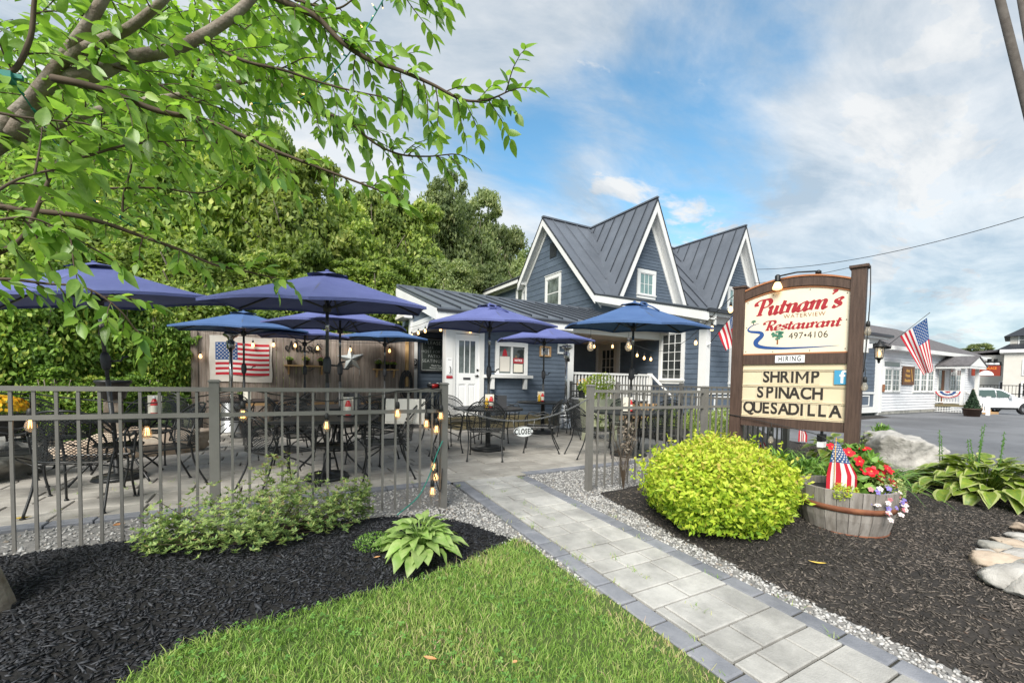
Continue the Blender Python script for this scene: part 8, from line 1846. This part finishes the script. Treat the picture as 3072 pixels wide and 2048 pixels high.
def fwin(a, z, w, h, b=-.02):
    o = fbox(MB(), a - w / 2 - .12, a + w / 2 + .12, b - .04, b + .03, z - h / 2 - .12, z + h / 2 + .12).build('window', 'trim', fb, world=True); fbox(MB(), a - w / 2, a + w / 2, b - .06, b - .041, z - h / 2, z - .03).build('pane', 'glass_dark', o, world=True); fbox(MB(), a - w / 2, a + w / 2, b - .06, b - .041, z + .03, z + h / 2).build('pane', 'glass_dark', o, world=True)
for a in (.75, 2.6): fwin(a, 3.6, .8, 1.25); fwin(a, 1.55, .8, 1.2)
fwin(.25, 6.25, .5, .8, .98); fwin(1.5, 6.25, .5, .8, .98)
nb = thing('neighbour_house', 'plain white two storey house wing behind the red hanging sign', 'building', tuple(dep(2950, 1180, 44) * [1, 1, 0] + [0, 0, -.4])); fo = np.array(nb.location)
fbox(MB(), -3.4, 2.6, 0, 8, 0, 5.0).build('wall', 'cream_siding', nb, world=True); m = MB(); c = [fo + fu * a + fv * b + np.array([0, 0, z]) for a, b, z in ((-3.7, -.3, 4.95), (2.6, -.3, 5.45), (2.6, 8.3, 5.45), (-3.7, 8.3, 4.95))]; m.prism(c, np.array([0, 0, .22])); m.build('roof', 'shingle', nb, world=True)
for a, z in ((-.35, 3.9), (-1.9, 1.7), (-.6, 1.7), (1.3, 1.7)):
    o = fbox(MB(), a - .3, a + .3, -.06, .01, z - .65 if z < 3 else z - .3, z + .65 if z < 3 else z + .3).build('window', 'trim', nb, world=True); fbox(MB(), a - .2, a + .2, -.08, -.061, z - .55 if z < 3 else z - .2, z + .55 if z < 3 else z + .2).build('pane', 'glass_dark', o, world=True)
t = thing('iron_railing', 'black iron railing behind the white car', 'railing', tuple(dep(2990, 1200, 36) * [1, 1, 0] + [0, 0, -.4])); fo = np.array(t.location)
for z in (1.85, 1.15): fbox(MB(), -2, 6, -.02, .02, z, z + .06).build('rail', 'black', t, world=True)
for k in range(40): fbox(MB(), -2 + k * .2, -2 + k * .2 + .03, -.015, .015, .3, 1.85).build('picket', 'black', t, world=True)
for a in (-2, 1.2, 4.5): fbox(MB(), a - .05, a + .05, -.05, .05, 0, 2.05).build('post', 'black', t, world=True)
for i, (px, D, yt, w, lb) in enumerate(((2925, 70, 1036, 4.5, 'rounded green tree over the white shop roof'), (2985, 75, 1047, 3.6, 'small green tree left of the far pale house'), (2890, 78, 1060, 4.5, 'low tree half hidden by the shop roof'))): woods_tree(px, D, yt, w, lb, 'far', i, low=1.0)
# ---------------------------------------------------------------- utility pole and wires
a, b = dep(2985, -60, 7.5), dep(3105, 420, 7.3); d = (b - a) / np.linalg.norm(b - a); foot = a + d * ((a[2] + .2) / -d[2]); t = thing('utility_pole', 'dark leaning wooden utility pole at the upper right', 'pole', tuple(foot)); MB().tube([foot, a - d * 1.2], [.075, .055], 12).build('pole', 'pole_wood', t, world=True)
a, b = dep(3052, -60, 8.2), dep(3090, 160, 8.0); d = (b - a) / np.linalg.norm(b - a); foot = a + d * ((a[2] + .2) / -d[2]); t = thing('guy_pole', 'second dark pole at the upper right corner', 'pole', tuple(foot)); MB().tube([foot, a - d * 1.2], [.06, .045], 10).build('pole', 'pole_wood', t, world=True)
def wire(label, A, B, s): pts = sag(A, B, s, 24); o = MB().tube(pts, .012, 5).build('power_line', 'black', None); tag(o, label, 'wire', 'overhead wires')
wire('upper overhead wire sagging from the gable to the right edge', dep(2262, 808, 22), dep(3130, 633, 13), .42); wire('lower overhead wire passing behind the sign top', dep(2262, 850, 20), dep(2600, 790, 20), .1)
